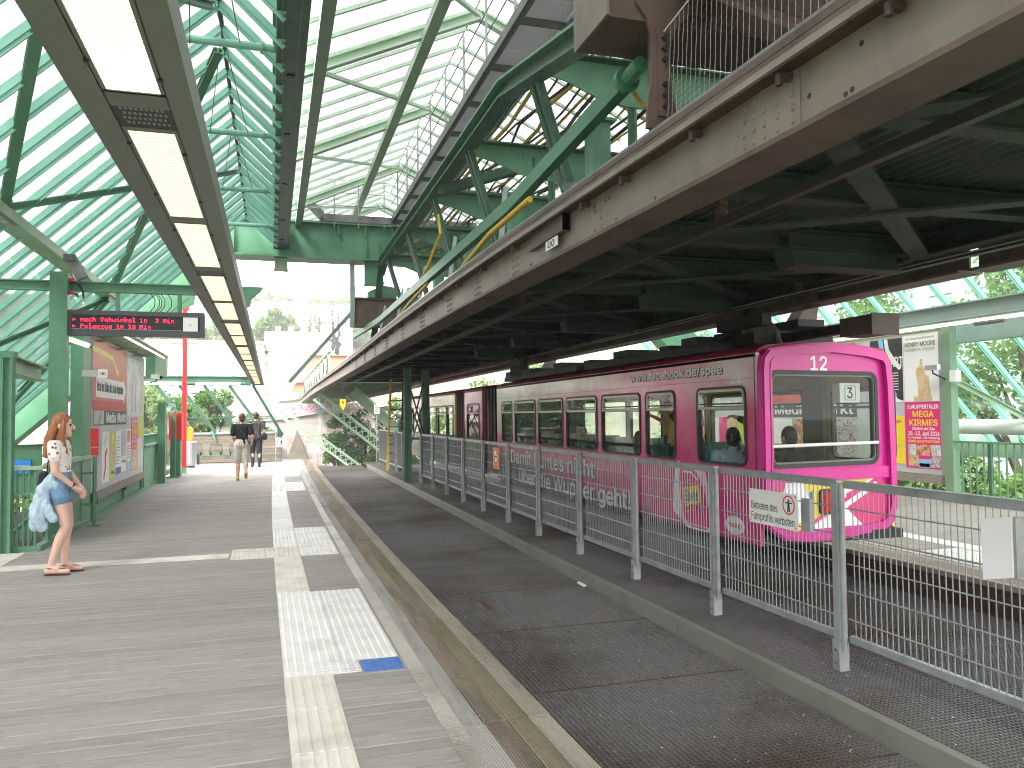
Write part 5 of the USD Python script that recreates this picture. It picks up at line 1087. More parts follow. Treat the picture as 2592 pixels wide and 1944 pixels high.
hk = put(train, 'maker_badge', MB().ext(affinity.scale(Point(7.67, .38).buffer(1, 24), .19, .10), 'yz', XS-.0014, XS-.0002), 'print_white'); put(hk, 'lettering', MB().text('Henkel', .06, (XS-.0024, 7.81, .355), depth=.001, width=.28, **TN), 'sign_red')

sm_ = MB().box((XS-.0015, 7.232, .24), (XS-.0001, 7.246, 2.24)).box((XS-.0015, 9.862, .24), (XS-.0001, 9.868, .98)).box((XS-.0015, 14.41, .24), (XS-.0001, 14.416, .98)).box((XS-.0015, 7.25, .985), (XS-.0001, 17.2, .990)).box((XS-.0015, 7.25, 1.985), (XS-.0001, 17.2, 1.989))
put(train, 'panel_seams', sm_, 'train_black', kind='stuff')
# ================================================================ right side: posters, railing, sloping glass
XW = 12.1
rw = thing('station_wall', 'sloping glass wall with green glazing bars behind the right platform', 'glass wall')
def zg(x): return 4.35 - .97*(x-XW-.25)
for yb_ in np.arange(3.2, 26, .85):
    put(rw, 'glazing_bar', MB().beam((11.2, yb_, zg(11.2)), (16.2, yb_, zg(16.2)), .06, .09).beam((11.2, yb_, zg(11.2)-.07), (16.2, yb_, zg(16.2)-.07), .025, .05), 'green_mullion_bloom')
for y0 in np.arange(3.2, 25.5, .85):
    for a, b in ((11.2, 13.6), (13.62, 16.2)): sheet(rw, (a, y0+.01, zg(a)+.06), (b, y0+.01, zg(b)+.06), (b, y0+.84, zg(b)+.06), (a, y0+.84, zg(a)+.06), 'wall_glass')
put(rw, 'purlin', B((12.7, 2, 2.93), (13.0, 26, 3.27)), 'grey_green')
put(rw, 'purlin', B((15.6, 2, .55), (15.85, 26, .85)), 'green_pale')
for a, b in (((12.9, 8.4, 3.3), (15.7, 11.9, .8)), ((12.9, 14.6, 3.3), (15.7, 11.9, .8)), ((12.9, 8.4, 3.3), (11.6, 5.5, 4.6)), ((12.9, 14.6, 3.3), (15.7, 18, .8))): put(rw, 'brace', MB().ibeam(a, b, .12, .12, .02, .03), 'green_pale')
hp_ = single('district_pipe', MB().tube([(15.1, 1, 1.25), (15.1, 27, 1.25)], .17, 18), 'off_white', 'thick white pipe running along outside the right glass wall', 'pipe', smooth=True)
for y0 in np.arange(-8, 26, 2.0): sheet(rw, (10.1, y0, 6.5), (11.19, y0, zg(11.19)+.06), (11.19, y0+1.98, zg(11.19)+.06), (10.1, y0+1.98, 6.5), 'roof_glass')
gd = thing('eaves_girder', 'grey green steel I beam along the right platform above the posters', 'beam')
put(gd, 'girder', MB().ibeam((XW+.02, 2, 3.44), (XW+.02, 26, 3.44), .30, .20, .025, .016), 'grey_green')
m = MB()
for yy in np.arange(4, 20, .8): m.disc((XW-.05, yy, 3.60), (0, 0, 1), .015, .02, 6)
put(gd, 'bolts', m, 'green_dark', kind='stuff')
tt = thing('tube_lamp', 'lit tube lamp under the right hand girder above the posters', 'lamp')
put(tt, 'tube', MB().tube([(XW-.25, 8.2, 3.19), (XW-.25, 14.5, 3.19)], .028, 8), 'tube_glow'); put(tt, 'end_cap', MB().tube([(XW-.25, 10.3, 3.14), (XW-.25, 10.9, 3.14)], .04, 8), 'galv_dark'); put(tt, 'reflector', B((XW-.31, 8.2, 3.22), (XW-.19, 14.5, 3.235)), 'green_pale')
pp2 = thing('poster_wall', 'grey framed advertising wall with posters on the right platform behind the train', 'poster wall')
put(pp2, 'backing', B((XW+.01, 11.95, .40), (XW+.07, 22, 3.15)), 'foil_grey'); put(pp2, 'bottom_board', MB().ext(Polygon([(XW-.05, .23), (XW+.06, .22), (XW+.06, .39), (XW-.02, .39)]), 'xz', 11.95, 22), 'wall_plank'); put(pp2, 'top_board', B((XW-.04, 11.95, 3.16), (XW+.08, 22, 3.22)), 'green_pale')
put(pp2, 'post', B((XW-.04, 11.66, ZR), (XW+.12, 11.86, 3.26)), 'green_post'); put(pp2, 'frame_edge', B((XW-.02, 11.865, .4), (XW+.005, 11.945, 3.15)), 'mid_grey')
for yy in (13.4, 16.5, 19.6): put(pp2, 'leg', B((XW, yy, ZR), (XW+.08, yy+.1, .22)), 'green_dark')
def rposter(y1, y0, z0, z1, m, label=None): return put(pp2, 'poster', B((XW+.002, y0, z0), (XW+.0095, y1, z1)), m, label=label)
def rtext(parent, s, h, y, z, w, m, d=.0005): put(parent, 'lettering', MB().text(s, h, (XW+.0015-d, y, z), (0, -1, 0), (0, 0, 1), .001, w), m)
k12 = XW/12.5
def yy12(v): return v*k12
q = rposter(12.83, 11.93, 1.80, 3.12, 'print_white', label='pale exhibition poster with a tan sculpture')
rtext(q, 'SKULPTURENPARK WALDFRIEDEN WUPPERTAL', .035, 12.77, 3.02, .72, 'mid_grey'); rtext(q, 'HENRY MOORE', .085, 12.79, 2.88, .76, 'dark_grey'); rtext(q, 'PLASTERS 9.4.-9.10.2016', .055, 12.79, 2.79, .74, 'mid_grey')
photo('plaster', [(.40, .25, .11), (.55, .38, .2), (.62, .47, .3), (.45, .3, .14)], 9.)
sc_ = Polygon([(12.50, 1.84), (12.18, 1.84), (12.18, 1.95), (12.22, 2.28), (12.28, 2.3), (12.33, 2.46), (12.36, 2.5), (12.37, 2.62), (12.41, 2.62), (12.42, 2.5), (12.50, 2.44), (12.52, 2.34), (12.47, 2.12), (12.48, 1.95)]).buffer(-.008).buffer(.014)
put(q, 'sculpture', MB().ext(sc_, 'yz', XW+.0008, XW+.0018), 'plaster'); put(q, 'plinth', B((XW+.0006, 12.14, 1.81), (XW+.0016, 12.60, 1.90)), 'plaster')
q = rposter(12.84, 11.92, .50, 1.79, 'magenta', label='magenta fair poster with yellow words')
for s, z, h, m, w in (('5.WUPPERTALER', 1.66, .075, 'print_white', .76), ('MEGA', 1.50, .115, 'print_yellow', .52), ('KIRMES', 1.33, .115, 'print_yellow', .70), ('Stadion am Zoo', 1.245, .055, 'print_white', .56), ('10.-13. Juni 2016', 1.14, .075, 'print_white', .77), ('Fr.: Feuerwerk - Mo.: Familientag', 1.075, .04, 'print_white', .78), ('KIRMES DER ATTRAKTIONEN', 1.0, .045, 'print_yellow', .78)): rtext(q, s, h, 12.38+w/2, z, w, m)
for a, b, c, d, m in ((12.78, 12.58, .75, .96, 'print_pale'), (12.58, 12.2, .75, .96, 'print_mixed'), (12.2, 11.97, .76, .96, 'print_pale'), (12.78, 12.52, .54, .75, 'print_warm'), (12.52, 12.22, .52, .68, 'sky_blue'), (12.22, 11.97, .53, .75, 'print_crowd'), (12.5, 12.24, .53, .60, 'print_crowd')): put(q, 'picture', B((XW+.0002, b+.004, c), (XW+.0016, a-.004, d)), m)
q = rposter(13.75, 12.85, 1.80, 3.09, 'print_white', label='black and blue poster with white letters GARTEN')
put(q, 'dark_shape', MB().ext(Polygon([(13.75, 3.09), (12.86, 3.09), (12.86, 1.82), (13.0, 1.86), (13.12, 2.0), (13.4, 2.4), (13.5, 2.75), (13.75, 2.9)]).buffer(-.02).buffer(.02), 'yz', XW+.001, XW+.0018), 'black'); put(q, 'blue_curve', MB().ext(LineString([(13.45, 3.08), (13.40, 2.8), (13.2, 2.5), (13.3, 2.2), (13.1, 1.95)]).buffer(.06), 'yz', XW+.0002, XW+.0009), 'sky_blue'); put(q, 'white_curve', MB().ext(LineString([(13.3, 3.05), (13.26, 2.85), (13.08, 2.62), (12.95, 2.5)]).buffer(.05), 'yz', XW-.0006, XW+.0001), 'print_white')
rtext(q, 'GARTEN', .19, 13.33, 2.52, .72, 'print_white', .002)
for i in range(7): put(q, 'text_line', B((XW-.0008, 12.98, 2.05+.055*i), (XW+.0001, 13.18, 2.065+.055*i)), 'print_white')
q = rposter(13.75, 12.86, .56, 1.52, 'print_yellow', label='yellow poster with red heading'); rtext(q, 'Tolle Tipps', .075, 13.45, 1.38, .5, 'sign_red')
for i in range(3): put(q, 'stroke', MB().beam((XW+.001, 13.3-.05*i, .75), (XW+.001, 13.0-.05*i, .95), .006, .001, up=(1, 0, 0)), 'mid_grey')
q = rposter(17.2, 14.2, 1.85, 3.1, 'print_red', label='large red poster seen through the train windows')
q = rposter(17.2, 14.2, 1.50, 1.84, 'black'); rtext(q, 'Media', .2, 17.1, 1.57, 1.3, 'print_white'); rtext(q, 'Markt', .2, 15.6, 1.57, 1.3, 'print_white')
for i, (a, b, m) in enumerate(((14.9, 14.2, 'print_crowd'), (15.6, 14.95, 'print_white'), (16.4, 15.65, 'print_mixed'), (17.2, 16.45, 'print_white'))): q = rposter(a, b, .55, 1.45, m)
for i in range(6): q = rposter(20.6-.1*i-.35*i, 20.2-.1*i-.35*i, .6, 1.5, ('print_mixed', 'print_white', 'magenta', 'print_warm', 'lime', 'print_white')[i])
q = rposter(21.8, 17.6, 1.7, 3.1, 'print_pale')
rr = thing('railing', 'green platform railing with round bars at the right edge of the picture', 'railing')
put(rr, 'handrail', MB().box((XW-.04, 2, 1.02), (XW+.04, 11.65, 1.06)), 'green'); put(rr, 'bottom_rail', MB().box((XW-.03, 2, .02), (XW+.03, 11.65, .06)).box((XW-.05, 2, ZR), (XW+.05, 11.65, ZR+.05)), 'green_dark')
for yy in np.arange(8.3, 11.6, .152): put(rr, 'baluster', MB().tube([(XW, yy, .05), (XW, yy, 1.03)], .016, 7), 'green')
for yy in (8.95, 10.9): put(rr, 'stanchion', MB().box((XW-.03, yy-.03, ZR), (XW+.03, yy+.03, 1.02)), 'green_dark')
camera_unit('security_camera', 'long white security camera on the pale green post at the right', (XW-.25, 11.86, 2.42), (-.1, 1, .0), (XW-.06, 11.76, 2.2))
jb = single('junction_box', MB().box((XW-.10, 11.48, 2.15), (XW+.02, 11.63, 2.36)), 'off_white', 'small white junction box beside the right hand camera', 'box')
# ================================================================ people
paint('skin', (.52, .30, .215), .5, .12, 6.); paint('skin_fair', (.64, .40, .32), .5, .10, 6.); paint('hair_red', (.30, .105, .032), .45, .5, 12., stretch=(4, 4, .5)); paint('hair_dark', (.025, .018, .014), .5, .4, 20.); paint('hair_brown', (.11, .07, .045), .55, .4, 20.)
paint('denim', (.15, .26, .42), .8, .35, 14.); paint('denim_pale', (.40, .52, .62), .85, .22, 9., bump=.4, bscale=18.); paint('cloth_black', (.010, .010, .012), .8, .4, 6., bump=.2, bscale=30.); paint('cloth_grey', (.035, .037, .04), .8, .3, 6.); paint('cloth_beige', (.55, .51, .44), .8, .14, 6., bump=.3, bscale=14.); paint('cloth_navy', (.012, .014, .022), .8, .3, 5.); paint('cloth_teal', (.06, .26, .25), .8, .2, 5.); paint('cloth_yellow', (.55, .42, .06), .8, .2, 5.); paint('cloth_red', (.10, .02, .02), .8, .3, 5.); flat('shoe_lime', (.36, .38, .05), .6); flat('sandal', (.04, .022, .018), .6)
usdkit.material(stage, L+'blouse', {'g': ('geometry', {}), 'v': ('voronoi_texture', {'feature': 'f1', 'scale': 20., 'randomness': 1.}), 'n': ('noise_texture', {'scale': 30., 'detail': 3.}), 'ad': ('math', {'math_type': 'multiply_add', 'value2': .35}),
    'c': ('rgb_ramp', {'ramp': [(.30, (.16, .025, .05)), (.38, (.36, .10, .10)), (.43, (.10, .10, .05)), (.48, (.74, .70, .66))]}), 'p': ('principled_bsdf', {'roughness': .75})},
    [('g.position', 'v.vector'), ('g.position', 'n.vector'), ('n.fac', 'ad.value1'), ('v.distance', 'ad.value3'), ('ad.value', 'c.fac'), ('c.color', 'p.base_color')], surface='p.BSDF')
MF = manifold3d.Manifold
def ball(p, r, n=14):
    r = np.broadcast_to(r, 3); return MF.sphere(1.0, n).scale([float(a) for a in r]).translate([float(a) for a in p])
def bone(a, ra, b, rb, n=14): return MF.batch_hull([ball(a, ra, n), ball(b, rb, n)])
def blend(parts, edge=.025, it=8, cut=()):
    m = MF.batch_boolean(parts, manifold3d.OpType.Add)
    for nrm, off in cut: m = m.trim_by_plane([float(a) for a in nrm], float(off))
    m = m.refine_to_length(edge); g = m.to_mesh(); t = trimesh.Trimesh(g.vert_properties[:, :3], g.tri_verts, process=True)
    return trimesh.smoothing.filter_taubin(t, lamb=.5, nu=.53, iterations=it)
def figure(name, label, loc, heading, P, look, scale=1.0, group=None):
    """P: joints in metres, x forward, y to the person's left, z up"""
    t = thing(name, label, 'person', group)
    c, s = math.cos(heading), math.sin(heading); Rm = np.array([[c, -s, 0], [s, c, 0], [0, 0, 1]])
    def out(m): 
        m.vertices = (np.array(m.vertices)*scale) @ Rm.T + np.array(loc); return m
    J = {k: np.array(v, float) for k, v in P.items()}
    w = look.get('w', 1.0)
    hd, nk = J['head'], J['neck']; fw = np.array(J.get('face', (1, 0, 0)), float); fw /= np.linalg.norm(fw); sd = np.cross([0, 0, 1], fw)
    torso = [MF.batch_hull([ball(J['chest']+[0, .085*w, .05], (.085*w, .075, .10)), ball(J['chest']+[0, -.085*w, .05], (.085*w, .075, .10)), ball(J['waist'], (.085*w, .118*w, .07))]),
             MF.batch_hull([ball(J['waist'], (.088*w, .118*w, .07)), ball(J['pelvis']+[-.01, .065, -.02], (.105*w, .095*w, .10)), ball(J['pelvis']+[-.01, -.065, -.02], (.105*w, .095*w, .10))]),
             bone(J['chest']+[0, 0, .1], .07, nk, .05)]
    up = {}; lo = {}; th = {}; sh = {}
    for k in 'LR':
        torso.append(bone(J['chest']+[0, 0, .09], .06, J['sho'+k], .055*w))
        up[k] = bone(J['sho'+k], .054*w, J['elb'+k], .040*w); lo[k] = bone(J['elb'+k], .039*w, J['wri'+k], .026)
        th[k] = bone(J['hip'+k], .088*w, J['kne'+k], .056*w); calf = J['kne'+k]*.68+J['ank'+k]*.32 + np.array([-.018, 0, 0])
        sh[k] = [bone(J['kne'+k], .053*w, calf, .053*w), bone(calf, .053*w, J['ank'+k], .034)]
    def hand(k):
        d = J['han'+k]-J['wri'+k]; L_ = np.linalg.norm(d); d = d/L_; side = np.cross(d, [0, 0, 1]); side = side/max(np.linalg.norm(side), 1e-6); nn = np.cross(side, d)
        o = [bone(J['wri'+k], .024, J['wri'+k]+d*.075, (.032, .03, .022))]; curl = nn*(-1 if nn[2] > 0 else 1)
        for i, ln in zip((-1.5, -.5, .5, 1.5), (.055, .066, .062, .048)):
            b = J['wri'+k]+d*.09+side*i*.017; m_ = b+d*ln*.6+curl*.012; e = m_+d*ln*.3+curl*.035; o += [bone(b, .0095, m_, .0085, 8), bone(m_, .0085, e, .0075, 8)]
        b = J['wri'+k]+d*.03+side*(.028); o.append(bone(b, .012, b+side*.02+d*.045, .009, 8)); return o
    head = [ball(hd+fw*-.008+[0, 0, .03], (.094, .078, .105)) if abs(fw[0]) > .7 else ball(hd+[0, 0, .03], (.08, .094, .105)), bone(hd+fw*.02+[0, 0, -.01], .066, hd+fw*.055+[0, 0, -.088], .030), bone(nk, .05, hd+[0, 0, -.04], .055),
            bone(hd+fw*.092+[0, 0, .012], .009, hd+fw*.108+[0, 0, -.022], .013), bone(hd+fw*.075+sd*.018+[0, 0, -.058], .010, hd+fw*.075-sd*.018+[0, 0, -.058], .010)]
    for q in (-1, 1): head.append(ball(hd+sd*q*.082+[0, 0, 0] - fw*.01, (.018, .018, .03)))
    skin = look['skin']
    feet = []
    for k in 'LR':
        a = J['ank'+k]; tz = J.get('toe'+k, a+[.15, 0, -.06]); feet += [bone(a, .034, a+(tz-a)*.4+[0, 0, -.0], .034), bone(a+[-.03, 0, -.035], .03, tz, .024)]
    body = blend(torso+list(up.values())+list(lo.values())+list(th.values())+sum(sh.values(), [])+head+hand('L')+hand('R')+feet, look.get('edge', .02), 6)
    bd = put(t, 'body', out(body), skin, smooth=True)
    for q in (-1, 1): put(t, 'eye', out(trimesh.creation.icosphere(2, .011).apply_translation(hd+fw*.078+sd*q*.032+[0, 0, .014])), 'cloth_black')
    put(t, 'mouth', out(trimesh.creation.icosphere(2, 1.0).apply_transform(np.diag([.010, .022, .006, 1])).apply_translation(hd+fw*.086+[0, 0, -.058])), 'cloth_red')
    def infl(parts, d):
        o = []
        for m in parts:
            g = m.to_mesh().vert_properties[:, :3]; c_ = g.mean(0); e = np.ptp(g, axis=0)/2
            v = g-c_; n = v/np.maximum(np.linalg.norm(v, axis=1, keepdims=True), 1e-6); o.append(MF.hull_points([list(map(float, a)) for a in g+n*d]))
        return o
    if 'top' in look:
        sl = [bone(J['sho'+k], .054*w+.018, J['sho'+k]+(J['elb'+k]-J['sho'+k])*look.get('sleeve', .5), .05*w+.016) for k in 'LR']
        if look.get('sleeve', .5) >= 1: sl += [bone(J['elb'+k], .055*w, J['wri'+k], .042) for k in 'LR']
        hem = look.get('hem', J['pelvis'][2]+.02)
        tp = infl(torso, .018)+sl
        if 'belly' in look: tp.append(ball(J['waist']+[.03, 0, 0], (.14*w, .15*w, .17)))
        g = blend(tp, .022, 5, [((0, 0, 1), hem), ((0, 0, -1), -(nk[2]-.015))] if look.get('trim', True) else [])
        v = np.array(g.vertices); g.vertices = v + g.vertex_normals*((meshkit.fbm(v*[14, 14, 7], 3, 5)-.5)*.016)[:, None]
        put(t, 'shirt', out(g), look['top'], smooth=True)
    if 'legs' in look:
        f = look.get('leg', 1.0); ps = infl(torso[1:2], .022)
        for k in 'LR':
            ps.append(bone(J['hip'+k], .088*w+.018, J['hip'+k]+(J['kne'+k]-J['hip'+k])*min(f, 1.0), (.070 if f < 1 else .062)*w+.022))
            if f > 1: ps.append(bone(J['kne'+k], .07*w, J['kne'+k]+(J['ank'+k]-J['kne'+k])*(f-1), .055))
        g = blend(ps, .022, 5, [((0, 0, -1), -(J['waist'][2]+.0))] if look.get('trim', True) else [])
        v = np.array(g.vertices); g.vertices = v + g.vertex_normals*((meshkit.fbm(v*[16, 16, 9], 3, 8)-.5)*.016)[:, None]
        put(t, 'shorts' if f < 1.5 else 'trousers', out(g), look['legs'], smooth=True)
    if 'shoe' in look:
        for k in 'LR':
            a = J['ank'+k]; tz = J.get('toe'+k, a+[.15, 0, -.06]); g = blend([bone(a+[-.03, 0, -.03], .047, tz, .038), bone(a, .045, a+(tz-a)*.5, .045)], .02, 3); put(t, 'shoe', out(g), look['shoe'], smooth=True)
    if 'hair' in look:
        hs = [ball(hd-fw*.018+[0, 0, .045], (.10, .086, .105) if abs(fw[0]) > .7 else (.086, .10, .105)), ball(hd-fw*.045+[0, 0, -.01], (.07, .075, .08))]
        if look.get('long'):
            for q in np.linspace(-1, 1, 5):
                p0 = hd-fw*.055+sd*q*.055+[0, 0, .02]; p1 = nk-fw*.085+sd*q*.085+[0, 0, .0]; p2 = p1+[0, 0, -.17]-fw*.02+sd*q*.01; hs += [bone(p0, .05, p1, .045), bone(p1, .045, p2, .03)]
            for q in (-1, 1):
                p0 = hd+fw*.03+sd*q*.078+[0, 0, .03]; p1 = nk+fw*.03+sd*q*.085+[0, 0, .02]; p2 = p1+fw*.045+[0, 0, -.16]; hs += [bone(p0, .028, p1, .034), bone(p1, .034, p2, .022)]
        g = blend(hs, .012, 2, [((-fw[0], -fw[1], -.55), -(fw @ hd)*1-.55*hd[2]-.062)] if not look.get('long') else [])
        v = np.array(g.vertices); g.vertices = v + g.vertex_normals*((meshkit.fbm(v*[90, 90, 14], 3, 2)-.5)*.018)[:, None]
        put(t, 'hair', out(g), look['hair'], smooth=True)
    return t, out, J
STAND = dict(pelvis=(0, 0, .95), waist=(0, 0, 1.08), chest=(0, 0, 1.30), neck=(-.005, 0, 1.48), head=(.01, 0, 1.60), shoL=(0, .19, 1.42), shoR=(0, -.19, 1.42), elbL=(-.02, .23, 1.13), elbR=(-.02, -.23, 1.13), wriL=(.05, .22, .89), wriR=(.05, -.22, .89), hanL=(.08, .21, .79), hanR=(.08, -.21, .79), hipL=(0, .09, .90), hipR=(0, -.09, .90), kneL=(.02, .10, .49), kneR=(.02, -.10, .49), ankL=(-.02, .10, .085), ankR=(-.02, -.10, .085), toeL=(.15, .11, .028), toeR=(.15, -.11, .028))
# the waiting woman, seen from her right side
W_ = dict(pelvis=(-.015, 0, .92), waist=(.0, 0, 1.06), chest=(-.005, 0, 1.235), neck=(-.01, 0, 1.405), head=(.015, 0, 1.535), shoL=(-.02, .155, 1.345), shoR=(-.02, -.155, 1.345), elbL=(.0, .185, 1.07), elbR=(-.005, -.19, 1.07), wriL=(.155, .06, .91), wriR=(.15, -.075, .895), hanL=(.215, .0, .845), hanR=(.205, -.01, .835), hipL=(-.005, .08, .87), hipR=(-.005, -.08, .87), kneL=(.055, .075, .49), kneR=(.075, -.08, .49), ankL=(.02, .085, .075), ankR=(-.065, -.085, .075), toeL=(.18, .10, .026), toeR=(.10, -.09, .026))
wt, wout, WJ = figure('person', 'woman with long red hair in floral blouse and denim shorts waiting on the platform', (-2.13, 9.40, .012), math.radians(-4), W_, dict(skin='skin_fair', w=.90, top='blouse', sleeve=.48, hem=1.02, legs='denim', leg=.27, hair='hair_red', long=True, edge=.014))
jk = [bone((-.05, -.13, 1.0), .05, (-.12, -.15, .86), .07), bone((-.12, -.15, .86), .075, (-.17, -.14, .62), .085), bone((-.17, -.14, .62), .085, (-.13, -.15, .50), .05), bone((-.17, -.13, .62), .075, (-.20, -.11, .50), .05), bone((-.10, -.16, .75), .06, (-.02, -.17, .58), .04), bone((-.06, -.14, .97), .04, (.0, -.155, .92), .03)]
g = blend(jk, .014, 3); v = np.array(g.vertices); g.vertices = v + g.vertex_normals*((meshkit.fbm(v*[26, 26, 10], 4, 12)-.5)*.065)[:, None]
put(wt, 'jacket', wout(g), 'denim_pale', smooth=True)
for k in 'LR':
    a = np.array(W_['ank'+k]); tz = np.array(W_['toe'+k]); d = tz-a
    so = MF.batch_hull([ball((a[0]-.035, a[1], -.004), (.034, .032, .008)), ball((tz[0]-.01, tz[1], -.004), (.04, .043, .008))]); put(wt, 'sandal', wout(blend([so], .02, 1)), 'sandal')
    put(wt, 'strap', wout(MB().tube([(a[0]-.05, a[1], .06), (a[0], a[1]-.036, .065), (a[0]+.06, a[1]-.02, .068), (tz[0]-.02, tz[1], .05)], .005, 6).tube([(a[0]-.05, a[1], .06), (a[0], a[1]+.036, .065), (a[0]+.06, a[1]+.02, .068)], .005, 6).mesh()), 'sandal')
put(wt, 'wristwatch', wout(MB().tube([(.128, -.085, .925), (.142, -.08, .905)], .031, 12).mesh()), 'sandal')
sb_ = thing('shoulder_bag', 'small dark bag on a thin strap hanging behind the waiting woman', 'bag')
put(sb_, 'bag', wout(blend([bone((-.17, .02, 1.02), .05, (-.19, .02, .80), .06)], .02, 3)), 'cloth_navy', smooth=True)
put(sb_, 'strap', wout(MB().tube([(-.14, .02, 1.05), (-.10, -.09, 1.15), (-.02, -.13, 1.385), (.06, .05, 1.33)], .006, 6).mesh()), 'cloth_black')
# two men walking away
wk = dict(STAND); wk.update(kneR=(.16, -.09, .50), ankR=(-.06, -.09, .26), toeR=(.0, -.10, .14), kneL=(.05, .10, .50), ankL=(.03, .10, .085), toeL=(.19, .11, .03), elbR=(-.10, -.25, 1.14), wriR=(.03, -.235, .93), hanR=(.06, -.18, .86), elbL=(.02, .23, 1.13), wriL=(.16, .16, .98), hanL=(.22, .10, .95))
wk.update(kneR=(-.02, -.09, .50), ankR=(-.26, -.10, .22), toeR=(-.22, -.10, .09))
m1, o1, _ = figure('person', 'man in black T shirt and beige shorts walking away along the platform', (-.74, 21.6, 0), math.radians(92), wk, dict(skin='skin_fair', w=1.10, top='cloth_black', sleeve=.75, hem=.92, legs='cloth_beige', leg=1.22, shoe='shoe_lime', hair='hair_brown', belly=1), .995)
put(m1, 'bag_strap', o1(MB().tube([(-.02, .14, 1.47), (-.165, .0, 1.25), (-.15, -.17, 1.0), (.0, -.2, .93)], .014, 6).mesh()), 'cloth_grey')
wk2 = dict(STAND); wk2.update(kneL=(.10, .10, .50), ankL=(.0, .10, .10), kneR=(.02, -.10, .49), ankR=(-.08, -.10, .10), elbR=(-.05, -.25, 1.14), wriR=(.12, -.22, 1.0), hanR=(.19, -.18, .98))
m2_, o2, _ = figure('person', 'man in dark grey T shirt and dark trousers walking ahead near the end seats', (-.50, 27.3, 0), math.radians(95), wk2, dict(skin='skin', w=1.05, top='cloth_grey', sleeve=.7, hem=.90, legs='cloth_navy', leg=1.92, shoe='black', hair='hair_dark', belly=1), 1.03)
cbg = thing('camera_bag', 'small black camera bag hanging at the side of the walking man in grey', 'bag'); put(cbg, 'bag', o2(blend([bone((.02, -.27, 1.0), .075, (.05, -.27, .92), .08)], .025, 3)), 'cloth_black', smooth=True)
# passengers in the train
SIT = dict(pelvis=(0, 0, .80), waist=(-.02, 0, .93), chest=(-.03, 0, 1.14), neck=(-.02, 0, 1.32), head=(.0, 0, 1.44), shoL=(-.03, .185, 1.25), shoR=(-.03, -.185, 1.25), elbL=(.05, .23, 1.0), elbR=(.05, -.23, 1.0), wriL=(.27, .15, .93), wriR=(.27, -.15, .93), hanL=(.35, .12, .92), hanR=(.35, -.12, .92), hipL=(.02, .09, .78), hipR=(.02, -.09, .78), kneL=(.42, .11, .76), kneR=(.42, -.11, .76), ankL=(.40, .11, .38), ankR=(.40, -.11, .38), toeL=(.54, .11, .335), toeR=(.54, -.11, .335))
HOLD = dict(STAND); HOLD.update(elbR=(.12, -.26, 1.30), wriR=(.32, -.2, 1.40), hanR=(.40, -.16, 1.44))
def pas(label, loc, deg, P, top, hair='hair_dark', legs='cloth_navy', sl=.6, sc=1., skin='skin', lg=False): figure('person', label, loc, math.radians(deg), P, dict(skin=skin, w=1.05, top=top, sleeve=sl, legs=legs, leg=1.9, trim=False if P is SIT else True, hair=hair, edge=.03, long=lg), sc)
pas('passenger in black T shirt seated with his back to the train front window', (5.80, 7.95, -.13), 95, SIT, 'cloth_black')
pas('standing passenger in dark jacket seen through the left of the front window', (5.38, 7.95, .20), 120, HOLD, 'cloth_navy', sl=1., sc=.96)
pas('passenger in pale blue behind the side window nearest the train front', (5.25, 8.25, -.14), 60, SIT, 'denim_pale', skin='skin_fair')
pas('passenger in teal with dark hair behind the second side window', (5.28, 9.25, -.12), 80, SIT, 'cloth_teal', lg=True)
pas('standing passenger in black behind the third side window', (5.75, 10.2, .28), 200, HOLD, 'cloth_black', sc=.95)
pas('seated passenger in bright teal behind the third side window', (5.25, 10.75, -.22), 75, SIT, 'cloth_teal', skin='skin_fair')
pas('standing passenger in yellow behind the third side window', (5.9, 11.0, .28), 150, HOLD, 'cloth_yellow', sc=.93, skin='skin_fair')
pas('seated passenger in grey behind the fifth side window', (5.4, 13.4, -.16), 60, SIT, 'cloth_grey', hair='hair_brown')
# ================================================================ surroundings beyond the station
def leafmat(name, cols, tr=.45):
    usdkit.material(stage, L+name, {'g': ('geometry', {}), 'c': ('rgb_ramp', {'ramp': [(i/(len(cols)-1), c) for i, c in enumerate(cols)]}), 'd': ('principled_bsdf', {'roughness': .55, 'specular_ior_level': .3}), 't': ('translucent_bsdf', {}), 'm': ('mix_closure', {'fac': tr})},
        [('g.random_per_island', 'c.fac'), ('c.color', 'd.base_color'), ('c.color', 't.color'), ('d.BSDF', 'm.closure1'), ('t.BSDF', 'm.closure2')], surface='m.closure')
leafmat('leaf_mid', [(.07, .14, .03), (.12, .21, .045), (.17, .27, .065), (.22, .32, .09)]); leafmat('leaf_fresh', [(.10, .19, .03), (.16, .27, .05), (.22, .34, .08), (.28, .38, .11)]); leafmat('leaf_dark', [(.04, .085, .03), (.06, .11, .04), (.08, .14, .05)]); leafmat('leaf_pale', [(.14, .22, .07), (.22, .31, .11), (.29, .37, .16), (.17, .24, .10)])
paint('bark', (.09, .07, .05), .9, .4, 4.)
